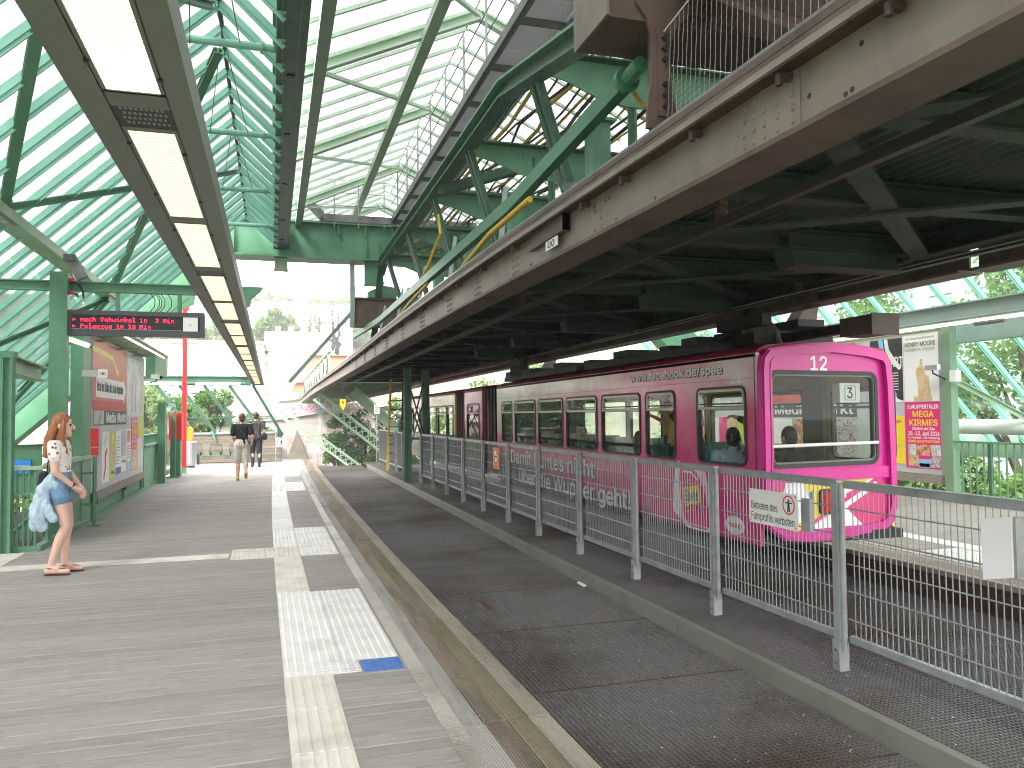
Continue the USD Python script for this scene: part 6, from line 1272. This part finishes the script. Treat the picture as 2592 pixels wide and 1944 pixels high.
def leaves(clumps, n, size, seed, droop=.3):
    r = np.random.default_rng(seed); C_ = np.array([c[:3] for c in clumps]); Rr = np.array([c[3] for c in clumps]); wgt = Rr**2/np.sum(Rr**2)
    k = r.choice(len(clumps), n, p=wgt); d = r.normal(size=(n, 3)); d /= np.linalg.norm(d, axis=1, keepdims=True); p = C_[k]+d*(Rr[k]*r.uniform(.45, 1.0, n)**.6)[:, None]*[1, 1, .85]
    nrm = d*.6+r.normal(size=(n, 3))*.7+[0, 0, .5]; nrm /= np.linalg.norm(nrm, axis=1, keepdims=True); a = np.cross(nrm, r.normal(size=(n, 3))); a /= np.linalg.norm(a, axis=1, keepdims=True); b = np.cross(nrm, a); s = size*r.uniform(.6, 1.35, n)[:, None]
    v = np.stack([p-a*s, p+b*s*.45, p+a*s, p-b*s*.45], 1).reshape(-1, 3); f = np.arange(4*n).reshape(n, 4)
    return MB().add(v, f)
def tree(name, label, x, y, zbase, ztop, rad, m='leaf_mid', n=2600, size=.28, seed=1, group=None, low=.25, cat='tree', shape='round'):
    r = np.random.default_rng(seed); t = thing(name, label, cat, group); h = ztop-zbase
    cl = []
    if shape == 'cone':
        for i in range(26):
            u = (i+.5)/26; rr = rad*(1-u)**.85; a = r.uniform(0, 6.28); cl.append((x+rr*.55*math.cos(a), y+rr*.55*math.sin(a), zbase+h*(.08+.90*u), max(rr*.62, .12*rad)))
    else:
        for i in range(30):
            u = r.uniform(low, 1); prof = math.sin(math.pi*min(1, max(.08, (u-low)/(1-low)*.86+.12)))**.6; a = r.uniform(0, 6.28); q = r.uniform(.25, .82)*rad*prof; cl.append((x+q*math.cos(a), y+q*math.sin(a), zbase+h*u*.93, rad*r.uniform(.2, .38)*(.7+.5*prof)))
    put(t, 'crown', leaves(cl, n, size, seed), m)
    mb = MB().tube([(x, y, zbase-1), (x+.1*rad*r.normal(), y, zbase+h*.4), (x+.1*rad, y, zbase+h*.8)], [.06*rad+.08, .045*rad+.05, .02], 8)
    for c in cl[:8]: mb.tube([(x, y, zbase+h*.32), ((x+c[0])/2, (y+c[1])/2, (zbase+h*.4+c[2])/2+.1), c[:3]], [.03*rad+.03, .02*rad+.02, .015], 5)
    put(t, 'trunk', mb, 'bark'); return t
paint('wall_pale', (.72, .66, .63), .8, .06, .6); paint('wall_white', (.76, .75, .73), .8, .06, .6); paint('roof_slate', (.24, .20, .21), .8, .2, 1.); paint('roof_pink', (.55, .42, .38), .8, .12, 1.); paint('wall_brown', (.25, .15, .12), .8, .15, .8); paint('wall_grey', (.33, .35, .36), .8, .15, .8)
flat('win_washed', (.34, .34, .38), .2); flat('win_frame', (.7, .7, .7), .5)  # panes lightened, overexposure put into their colour
def win(parent, x, y, z, w, h):
    f = put(parent, 'window', MB().ext(sbox(x-w/2, z-h/2, x+w/2, z+h/2).difference(sbox(x-w/2+.09, z-h/2+.09, x+w/2-.09, z+h/2-.09)), 'xz', y-.06, y-.005), 'win_frame'); put(f, 'pane', B((x-w/2+.09, y-.03, z-h/2+.09), (x+w/2-.09, y-.01, z+h/2-.09)), 'win_washed')
def gable(parent, x0, x1, y0, y1, z, h, m, name='roof'): put(parent, name, MB().ext(Polygon([(y0-.5, z), (y1+.5, z), ((y0+y1)/2, z+h)]), 'yz', x0-.3, x1+.3), m)
bd_ = thing('apartment_building', 'large overexposed pale apartment block with rows of small windows on the slope', 'building')
put(bd_, 'wall', B((-24, 95, -8), (-.9, 108, 10.0)), 'wall_pale'); put(bd_, 'roof', B((-24.4, 94.6, 10.0), (-.6, 108.4, 10.35)), 'roof_pink')
for i in range(11):
    for j in range(5): win(bd_, -23+2.05*i + (.35 if i % 2 else 0), 95, 9.3-1.45*j*1.0, .62, .85)
bd2 = thing('apartment_building', 'pale house with wide pink roof and chimneys right of the large block', 'building'); put(bd2, 'wall', B((-.5, 105, -3), (6.5, 115, 10.0)), 'wall_white'); put(bd2, 'roof', MB().ext(Polygon([(104.4, 10.0), (115.5, 10.0), (112, 12.9), (108, 12.9)]), 'yz', -.9, 6.7), 'roof_pink')
for x, z in ((.4, 13.6), (2.1, 13.7), (5.1, 13.3)): put(bd2, 'chimney', B((x, 108.5, 11.4), (x+.7, 109.4, z)), 'wall_white')
for x in (.6, 2.0, 3.4, 4.8): 
    for z in (8.4, 5.8): win(bd2, x, 105, z, .7, 1.1)
for i, (x0, x1, zt, m) in enumerate(((-9.5, -3.4, 22.3, 'roof_slate'), (-3.3, 3.3, 22.5, 'roof_slate'), (3.4, 9.0, 22.0, 'roof_slate'), (9.1, 14.5, 22.0, 'roof_slate'), (14.6, 20.5, 22.2, 'roof_slate'), (-16.5, -9.6, 22.0, 'roof_slate'), (-23.5, -16.6, 22.3, 'roof_slate'))):
    h_ = thing('terraced_house', ['leftmost white terraced house on the hill behind the light strip', 'white terraced house with two big chimneys behind the round tree', 'white terraced house with grey roof between round tree and firs', 'white terraced house with a dark chimney behind the first firs', 'white terraced house at the right end behind the steel bracket', 'white terraced house hidden partly by the lamp strip', 'white terraced house farthest left on the hill'][i], 'house', 'terraced houses on the hillside')
    put(h_, 'wall', B((x0, 170, 9), (x1, 180, zt)), 'wall_white'); gable(h_, x0, x1, 170, 180, zt, 3.0, m)
    for q in (.2, .75): put(h_, 'chimney', B((x0+(x1-x0)*q, 173.5, zt+1.6), (x0+(x1-x0)*q+1.3, 175.2, zt+3.9)), 'wall_white' if not (i == 3 and q < .5) else 'roof_slate')
    for q in (.3, .6): put(h_, 'skylight', MB().beam((x0+(x1-x0)*q, 171.3, zt+1.1), (x0+(x1-x0)*q+.8, 171.3, zt+1.1), .9, .08, up=(0, -.5, .8)), 'white')
    for q in (.2, .5, .8):
        for dz in (-1.4, -4.0): win(h_, x0+(x1-x0)*q, 170, zt+dz, 1.0, 1.5)
bb = thing('office_block', 'brown brick block with flat roof on the hilltop at right', 'building'); put(bb, 'wall', B((16.5, 262, 28), (29, 275, 43.6)), 'wall_brown'); put(bb, 'roof', B((16.2, 261.7, 43.6), (29.3, 275.3, 44.1)), 'roof_slate')
put(bb, 'window_band', B((20, 261.9, 40.8), (23.4, 261.99, 42.4)), 'win_frame')
for x in (17.8, 19.2, 25, 27): win(bb, x, 262, 42, .8, .8)
wb2 = thing('terraced_house', 'small white house with balcony partly hidden by the steel girder', 'house'); put(wb2, 'wall', B((8.2, 140, 8), (13.5, 148, 18.0)), 'wall_white'); gable(wb2, 8.2, 13.5, 140, 148, 18.0, 2.2, 'roof_slate')
for x in (9.2, 10.6, 12.2):
    for z in (17.0, 14.6): win(wb2, x, 140, z, .9, 1.3)
lb = thing('apartment_building', 'pale pink house glimpsed below the sloping leg behind the woman', 'building'); put(lb, 'wall', B((-14, 40, -8), (-8.3, 50, 3.4)), 'wall_pale')
for x in (-9.8, -8.9): win(lb, x, 40, 1.25, .55, 1.2)
rg = thing('apartment_building', 'grey apartment house with dark windows behind the trees at right', 'building'); put(rg, 'wall', B((33, 2, -8), (45, 60, 13)), 'wall_grey')
for yy in np.arange(6, 50, 3.2):
    for z in (1.2, 4.4, 7.6, 10.6):
        f = put(rg, 'window', MB().ext(sbox(yy, z, yy+1.5, z+1.6).difference(sbox(yy+.12, z+.12, yy+1.38, z+1.48)), 'yz', 32.93, 32.99), 'win_frame'); put(f, 'pane', B((32.95, yy+.12, z+.12), (32.98, yy+1.38, z+1.48)), 'win_washed')
# retaining wall of brick with graffiti parapet
usdkit.material(stage, L+'old_brick', {'g': ('geometry', {}), 's': ('separate_xyz', {}), 'cb': ('combine_color', {}), 'b': ('brick_texture', {'color1': (.30, .21, .18), 'color2': (.38, .30, .27), 'mortar': (.48, .45, .43), 'scale': 1.0, 'mortar_size': .012, 'brick_width': .26, 'row_height': .085}),
    'n': ('noise_texture', {'scale': .9, 'detail': 8., 'roughness': .7}), 'cr': ('rgb_ramp', {'ramp': [(.50, (0, 0, 0)), (.62, (1, 1, 1))]}), 'm': ('mix_color', {'b': (.66, .63, .62)}), 'n2': ('noise_texture', {'scale': .5, 'detail': 4.}), 'cr2': ('rgb_ramp', {'ramp': [(.5, (0, 0, 0)), (.7, (.8, .8, .8))]}), 'm2': ('mix_color', {'b': (.10, .09, .07)}), 'mp': ('mapping', {'scale': (1.2, 1., .35)}), 'p': ('principled_bsdf', {'roughness': .9})},
    [('g.position', 's.vector'), ('s.x', 'cb.r'), ('s.z', 'cb.g'), ('cb.color', 'b.vector'), ('g.position', 'mp.vector'), ('mp.vector', 'n.vector'), ('n.fac', 'cr.fac'), ('cr.color', 'm.fac'), ('b.color', 'm.a'), ('g.position', 'n2.vector'), ('n2.fac', 'cr2.fac'), ('cr2.color', 'm2.fac'), ('m.result', 'm2.a'), ('m2.result', 'p.base_color')], surface='p.BSDF')
photo('graffiti', [(.62, .60, .60), (.10, .22, .55), (.6, .62, .7), (.5, .07, .12), (.66, .62, .62), (.12, .2, .5), (.7, .7, .7)], 1.6, 3.)
paint('concrete', (.42, .40, .37), .85, .25, 1.); paint('concrete_wet', (.12, .105, .08), .7, .4, 1.5)
rtw = thing('retaining_wall', 'old whitewashed brick retaining wall beyond the end of the platform', 'wall')
put(rtw, 'brickwork', MB().ext(Polygon([(-7, -9), (9, -9), (9, 2.4), (5.6, 2.3), (3.7, 1.95), (.3, 1.42), (-7, .9)]), 'xz', 58, 60), 'old_brick')
put(rtw, 'coping', MB().ext(Polygon([(-7, .9), (.3, 1.42), (3.7, 1.95), (9, 2.4), (9, 2.52), (3.7, 2.07), (.3, 1.54), (-7, 1.02)]), 'xz', 57.8, 60), 'concrete')
put(rtw, 'buttress', MB().add([(.55, 58, -3), (2.7, 58, -3), (1.75, 58, .75), (.35, 56.8, -3), (2.9, 56.8, -3), (1.72, 57.9, .72)], [[0, 3, 5], [0, 5, 2], [1, 2, 5], [1, 5, 4], [3, 4, 5]]), 'concrete_wet'); put(rtw, 'pier', B((-.8, 57.2, -3), (.6, 57.99, -.2)), 'concrete')
put(rtw, 'white_paint', MB().text('SPAS', .42, (1.1, 57.985, .35), (1, 0, 0), (0, 0, 1), .01, 1.1), 'print_white')
gp = thing('graffiti_parapet', 'long parapet covered in blue and red graffiti above the brick wall', 'parapet'); put(gp, 'panel', B((-6, 61, 1.6), (10, 61.3, 2.62)), 'graffiti')
def lattice(name, label, a, b, wdt, m, cat_='strut'):
    t = thing(name, label, cat_); a = np.array(a, float); b = np.array(b, float); d = b-a; L_ = np.linalg.norm(d); d /= L_; s = np.array([-d[2], 0, d[0]])*wdt/2
    for q in (1, -1): put(t, 'chord', MB().beam(a+s*q, b+s*q, .12, .10, up=(0, 1, 0)).beam(a+s*q+[0, .35, 0], b+s*q+[0, .35, 0], .12, .10, up=(0, 1, 0)), m)
    n = int(L_/wdt/.9); mb = MB()
    for i in range(n):
        p, q_ = a+d*L_*i/n, a+d*L_*(i+1)/n; sg = 1 if i % 2 else -1; mb.beam(p+s*sg, q_-s*sg, .05, .05, up=(0, 1, 0)); mb.beam(p-s*sg, q_+s*sg, .05, .05, up=(0, 1, 0))
    put(t, 'lacing', mb, m, kind='stuff'); return t
lattice('lattice_strut', 'long pale green lattice strut sloping across the brick wall', (-.55, 48, 2.72), (9.0, 48, -4.6), .42, 'green_pale'); lattice('lattice_strut', 'pale green lattice strut sloping down in front of the bushes', (2.3, 44, 2.75), (8.5, 44, -2.25), .46, 'green_pale')
zs = thing('plate_strut', 'broad pale green plate strut behind the white Z sign', 'strut'); put(zs, 'plate', MB().beam((3.5, 36.5, 2.75), (7.5, 36.5, -.75), .05, .42, up=(.66, 0, .75)), 'green_pale'); put(zs, 'flange', MB().beam((3.2, 36.4, 2.55), (7.2, 36.4, -.95), .3, .03, up=(.66, 0, .75)).beam((3.65, 36.4, 2.95), (7.7, 36.4, -.6), .3, .03, up=(.66, 0, .75)), 'green_pale')
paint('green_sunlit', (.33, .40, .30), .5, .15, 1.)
fpz = thing('portal_frame', 'distant pale portal of the railway with steep sloping legs beyond the platform end', 'portal frame')
put(fpz, 'leg', MB().beam((-2.6, 62, -.5), (3.3, 62, 6.5), .6, .55, up=(0, 1, 0)), 'green_sunlit'); put(fpz, 'leg', MB().beam((-2.3, 64, .5), (2.0, 64, 5.9), .35, .3, up=(0, 1, 0)), 'green_sunlit'); put(fpz, 'brace', MB().beam((-.4, 61.8, 3.4), (2.6, 61.8, 5.0), .12, .12, up=(0, 1, 0)), 'green_pale')
put(fpz, 'leg', MB().beam((9.8, 62, -.5), (4.2, 62, 6.5), .6, .55, up=(0, 1, 0)), 'green_sunlit')
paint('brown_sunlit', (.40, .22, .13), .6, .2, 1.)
put(fpz, 'cross_girder', MB().ext(Polygon([(3.02, 6.13), (5.4, 6.13), (4.6, 5.15), (2.28, 5.15)]), 'xz', 59.8, 60.2).box((2.6, 59.6, 6.13), (6.5, 60.4, 6.18)), 'brown_sunlit'); put(fpz, 'cross_girder', MB().ext(Polygon([(1.6, 4.38), (3.9, 4.38), (3.3, 3.6), (1.45, 3.6)]), 'xz', 66, 66.4).box((1.5, 65.8, 4.38), (4.0, 66.6, 4.43)), 'brown_sunlit')
far = thing('track_truss', 'distant stretch of dark track deck curving left beyond the station', 'truss'); put(far, 'deck', sweep(MB(), PL, [(.3, 3.05, 3.7, 3.25)], 33.2, 999), 'under_green')
for yy in np.arange(36, 78, 3.0): put(far, 'railing_frame', MB().beam((2.5, yy, 3.4), (2.5, yy+1.5, 4.6), .08, .08).beam((2.5, yy+1.5, 4.6), (2.5, yy+3, 3.4), .08, .08), 'green_pale')
put(far, 'chord', MB().beam((2.5, 36, 4.6), (2.5, 78, 4.6), .12, .12), 'green_pale')
# trees and shrubs
for i, (x, y, zt, r_) in enumerate(((-13, 140, 17.5, 4), (-8.2, 150, 21, 4), (-17, 150, 20, 5), (11.5, 150, 20.5, 3), (-11, 200, 29, 5), (1, 205, 29, 4), (9, 205, 29, 5), (16, 150, 20, 4))):
    tree('garden_tree', ['pale tree on the slope just left of the light strip', 'pale tree behind the block roof beside the light strip', 'pale tree far left on the slope', 'pale tree between the firs and the small house', 'pale tree above the leftmost terraced roof', 'pale tree above the second terraced roof', 'pale tree above the fourth terraced roof', 'pale tree behind the brown hanging girder'][i], x, y, 10 if y < 190 else 20, zt, r_, 'leaf_pale', 3000, .5, 200+i, 'trees on the hillside', low=.1)
tree('leafy_tree', 'big round pale green tree in front of the terraced houses', .5, 130, 9.0, 18.9, 3.9, 'leaf_pale', 3600, .42, 21)
for i, (x, zt) in enumerate(((5.8, 18.9), (6.7, 18.6), (7.35, 18.0))): tree('fir_tree', ['left tallest of three narrow firs right of the round tree', 'middle of three narrow firs right of the round tree', 'right shortest of three narrow firs right of the round tree'][i], x, 130+i, 8.5, zt, .85, 'leaf_pale' if i != 2 else 'leaf_mid', 1500, .25, 30+i, 'narrow firs', shape='cone')
for i, (x, zt) in enumerate(((9.5, 19.3), (10.4, 18.9))): tree('fir_tree', ['left fir beside the small white house', 'right fir beside the small white house'][i], x, 132, 8.5, zt, .8, 'leaf_dark', 1500, .25, 40+i, 'narrow firs', shape='cone')
for i, (x, zt) in enumerate(((-8.5, 34), (-4, 35.4), (-.6, 37.4), (3.4, 36), (8.0, 33.6), (12.6, 36), (17.2, 35), (20.5, 36), (25, 35))): tree('hilltop_tree', ['hilltop tree leftmost beside light strip', 'second hilltop tree from the left', 'tallest hilltop tree above the chimneys', 'hilltop tree right of the tallest', 'low hilltop tree in the dip', 'hilltop tree left of the brown block', 'hilltop tree before the brown block', 'hilltop tree below the brown block roof', 'rightmost hilltop tree before the brown block'][i], x, 230, 25, zt, 5.2, 'leaf_pale' if i % 2 else 'leaf_fresh', 3600, .55, 50+i, 'trees on the hilltop', low=.1)
k = 0
for x, y, zt, r_ in ((-4.8, 43, 3.3, 2.6), (-11.8, 44, 4.2, 3.0), (-8.0, 42, 3.6, 2.8), (-3.2, 46, 3.6, 2.4), (-6.5, 48, 3.9, 2.8), (-10, 47, 4.2, 3.0), (-13.8, 49, 4.6, 3.2), (-1.2, 53, 2.6, 2.2), (-8.2, 55, 4.4, 3.2), (-17.5, 46, 5.5, 3.4)):
    tree('river_tree', ['nearest low', 'broad left', 'middle front', 'right front', 'second', 'third', 'fourth', 'small right hand', 'rear', 'leftmost'][k] + ' bushy green tree seen through the end glass screen', x, y, -7.0, zt, r_, ('leaf_pale', 'leaf_fresh')[k % 2], 9000, .17, 70+k, 'trees beyond the end screen', low=.05); k += 1
for i, (x, y, zt) in enumerate(((-13, 20, 5.0), (-14, 26, 6.0), (-12.5, 32, 5.0), (-15.5, 14, 6.0), (-14, 38, 5.5))): tree('river_tree', ['green tree outside the left glass slope by the display', 'green tree outside left glass slope left of the display', 'green tree low outside left glass slope near the leg', 'nearest green tree outside the left glass slope', 'far green tree outside left glass slope behind the leg'][i], x, y, -7, zt, 3.2, 'leaf_mid', 4500, .16, 90+i, 'trees outside the left glass', low=.1)
for i, (x, y, zt) in enumerate(((-7.9, 30, 1.05), (-6.3, 29, .9), (-4.9, 17.5, -.2), (-4.4, 14.6, -.6))): tree('shrub', ['bright shrub below the sloping leg left of the woman', 'bright shrub right of the woman below the leg', 'green shrub below the stair railing', 'green shrub under the stair panel'][i], x, y, -7, zt, 1.9, 'leaf_fresh', 3000, .09, 100+i, 'shrubs beside the stair', low=.35, cat='shrub')
for i, (x, y, zt, r_) in enumerate(((20, 12, 6.2, 3.0), (21, 17, 7.2, 3.4), (20.5, 23, 6.2, 3.2), (24, 9, 6.5, 3.0), (25, 28, 8.0, 3.8), (19.5, 31, 5.5, 3.0), (18.8, 14.5, 1.5, 2.6), (18.6, 19, 1.3, 2.8), (18.5, 10, 1.2, 2.4), (23, 40, 8, 4.0), (16, 48, 6, 4))): tree('garden_tree', ['tall bright tree behind the right railing', 'tallest bright tree behind the fair poster', 'bright tree left of the fair poster', 'bright tree at the right picture edge', 'bright tree far behind the train roof', 'bright tree above the train middle', 'low leafy tree behind the railing middle', 'low leafy tree behind the poster legs', 'low leafy tree at the railing right end', 'far bright tree over the rear car', 'bright tree beyond the rear car'][i], x, y, -7, zt, r_, ('leaf_fresh', 'leaf_pale', 'leaf_fresh', 'leaf_mid')[i % 4], 8500, .12, 120+i, 'trees behind the right glass wall', low=.15)
for i, (x, y, zt, r_) in enumerate(((4.2, 52, 2.2, 1.5), (5.4, 50, 2.5, 1.8), (7.2, 49, 3.0, 2.0), (9.2, 47, 3.4, 2.2), (6.2, 46, .6, 1.5), (7.4, 44, .2, 1.6), (11.5, 44, 4, 2.6), (3.4, 54, -.9, 1.2), (8.6, 41, .6, 1.7), (14, 40, 4.5, 3))): tree('shrub', ['ivy shrub high on the brick wall', 'dense shrub right of the ivy', 'tall shrub behind the second lattice strut', 'tall shrub under the deck end', 'shrub below the second lattice strut', 'shrub at the foot of the struts', 'tall shrub behind the ladder', 'low shrub at the foot of the brick wall', 'shrub left of the mesh screens', 'tall shrub behind the green columns'][i], x, y, -6, zt, r_, ('leaf_mid', 'leaf_dark', 'leaf_mid', 'leaf_fresh')[i % 4], 4200, .11, 140+i, 'shrubs at the track end', low=.2, cat='shrub')
lpst = single('red_box_sign', MB().cbox((11.0, 19.0, 2.75), (.25, .1, .5)), 'sign_red', 'small red box glimpsed between train roof and girder', 'sign')
# ================================================================ small litter and dirt
dr = np.random.default_rng(5)
def specks(n, x0, x1, y0, y1, z, s0, s1, seed):
    r = np.random.default_rng(seed); m = MB()
    for i in range(n):
        u = r.uniform()**1.6; y = y0+(y1-y0)*u; x = r.uniform(x0, x1); s = r.uniform(s0, s1); a = r.uniform(0, 3.14); c, d = math.cos(a)*s, math.sin(a)*s; t = r.uniform(.25, .6)
        m.add([(x-c, y-d, z+.0005), (x+d*t, y-c*t, z+.001), (x+c, y+d, z+.0035), (x-d*t, y+c*t, z+.001)], [[0, 1, 2, 3]])
    return m
put('/World', 'feather_litter', specks(260, 1.4, 3.5, 2.6, 14, -.377, .003, .010, 1), 'off_white', label='tiny pale feathers and dust specks scattered on the near track grating', category='litter', kind='stuff')
put('/World', 'feather_litter', specks(160, 3.62, 4.38, 2.6, 14, -.249, .003, .009, 2), 'off_white', label='tiny pale specks scattered on the raised walkway grating', category='litter', kind='stuff')
put('/World', 'deck_litter', specks(70, -2.6, .7, 2.6, 14, .002, .003, .009, 3), 'off_white', label='tiny pale crumbs scattered on the wooden deck', category='litter', kind='stuff')
put('/World', 'edge_litter', specks(60, .87, 1.35, 2.6, 14, .0, .003, .008, 4), 'off_white', label='tiny pale crumbs on the grooved edge boards', category='litter', kind='stuff')
paint('rust', (.10, .042, .022), .8, .4, 8.)
m = MB()
for y in (7.9,):
    m.box((1.98+.02*y, y, -.3775), (2.04+.02*y, y+.42, -.374))
put(floor_, 'rust_bar', m.box((2.5, 3.0, -.3775), (2.53, 3.2, -.374)), 'rust', kind='stuff')
single('paper_scrap', MB().add([(3.44, 8.55, -.372), (3.51, 8.62, -.37), (3.50, 8.86, -.366), (3.45, 8.80, -.371)], [[0, 1, 2, 3]]), 'white', 'white scrap of paper lying at the foot of the kerb', 'paper')
# panel joints on the gratings: flat bars
m = MB()
for a in ye[1:]: m.box((1.36, a-.012, -.3775), (3.5, a+.001, -.3745))
put(floor_, 'joint_bar', m, 'brown_dark', kind='stuff')
put(floor_, 'joint_bar', MB().box((1.60, .6, -.3775), (1.612, 33, -.3745)), 'galv_dark')
# ================================================================ added in place of overexposure: haze over the valley
usdkit.material(stage, L+'haze', {'v': ('principled_volume', {'color': (.95, .97, 1.0), 'density': .0011, 'anisotropy': .2})}, [], volume='v.volume')
put('/World', 'haze', B((-420, -270, -12), (520, 1520, 70)), 'haze', kind='stuff', label='pale bright haze added to wash out the far hillside', category='haze')
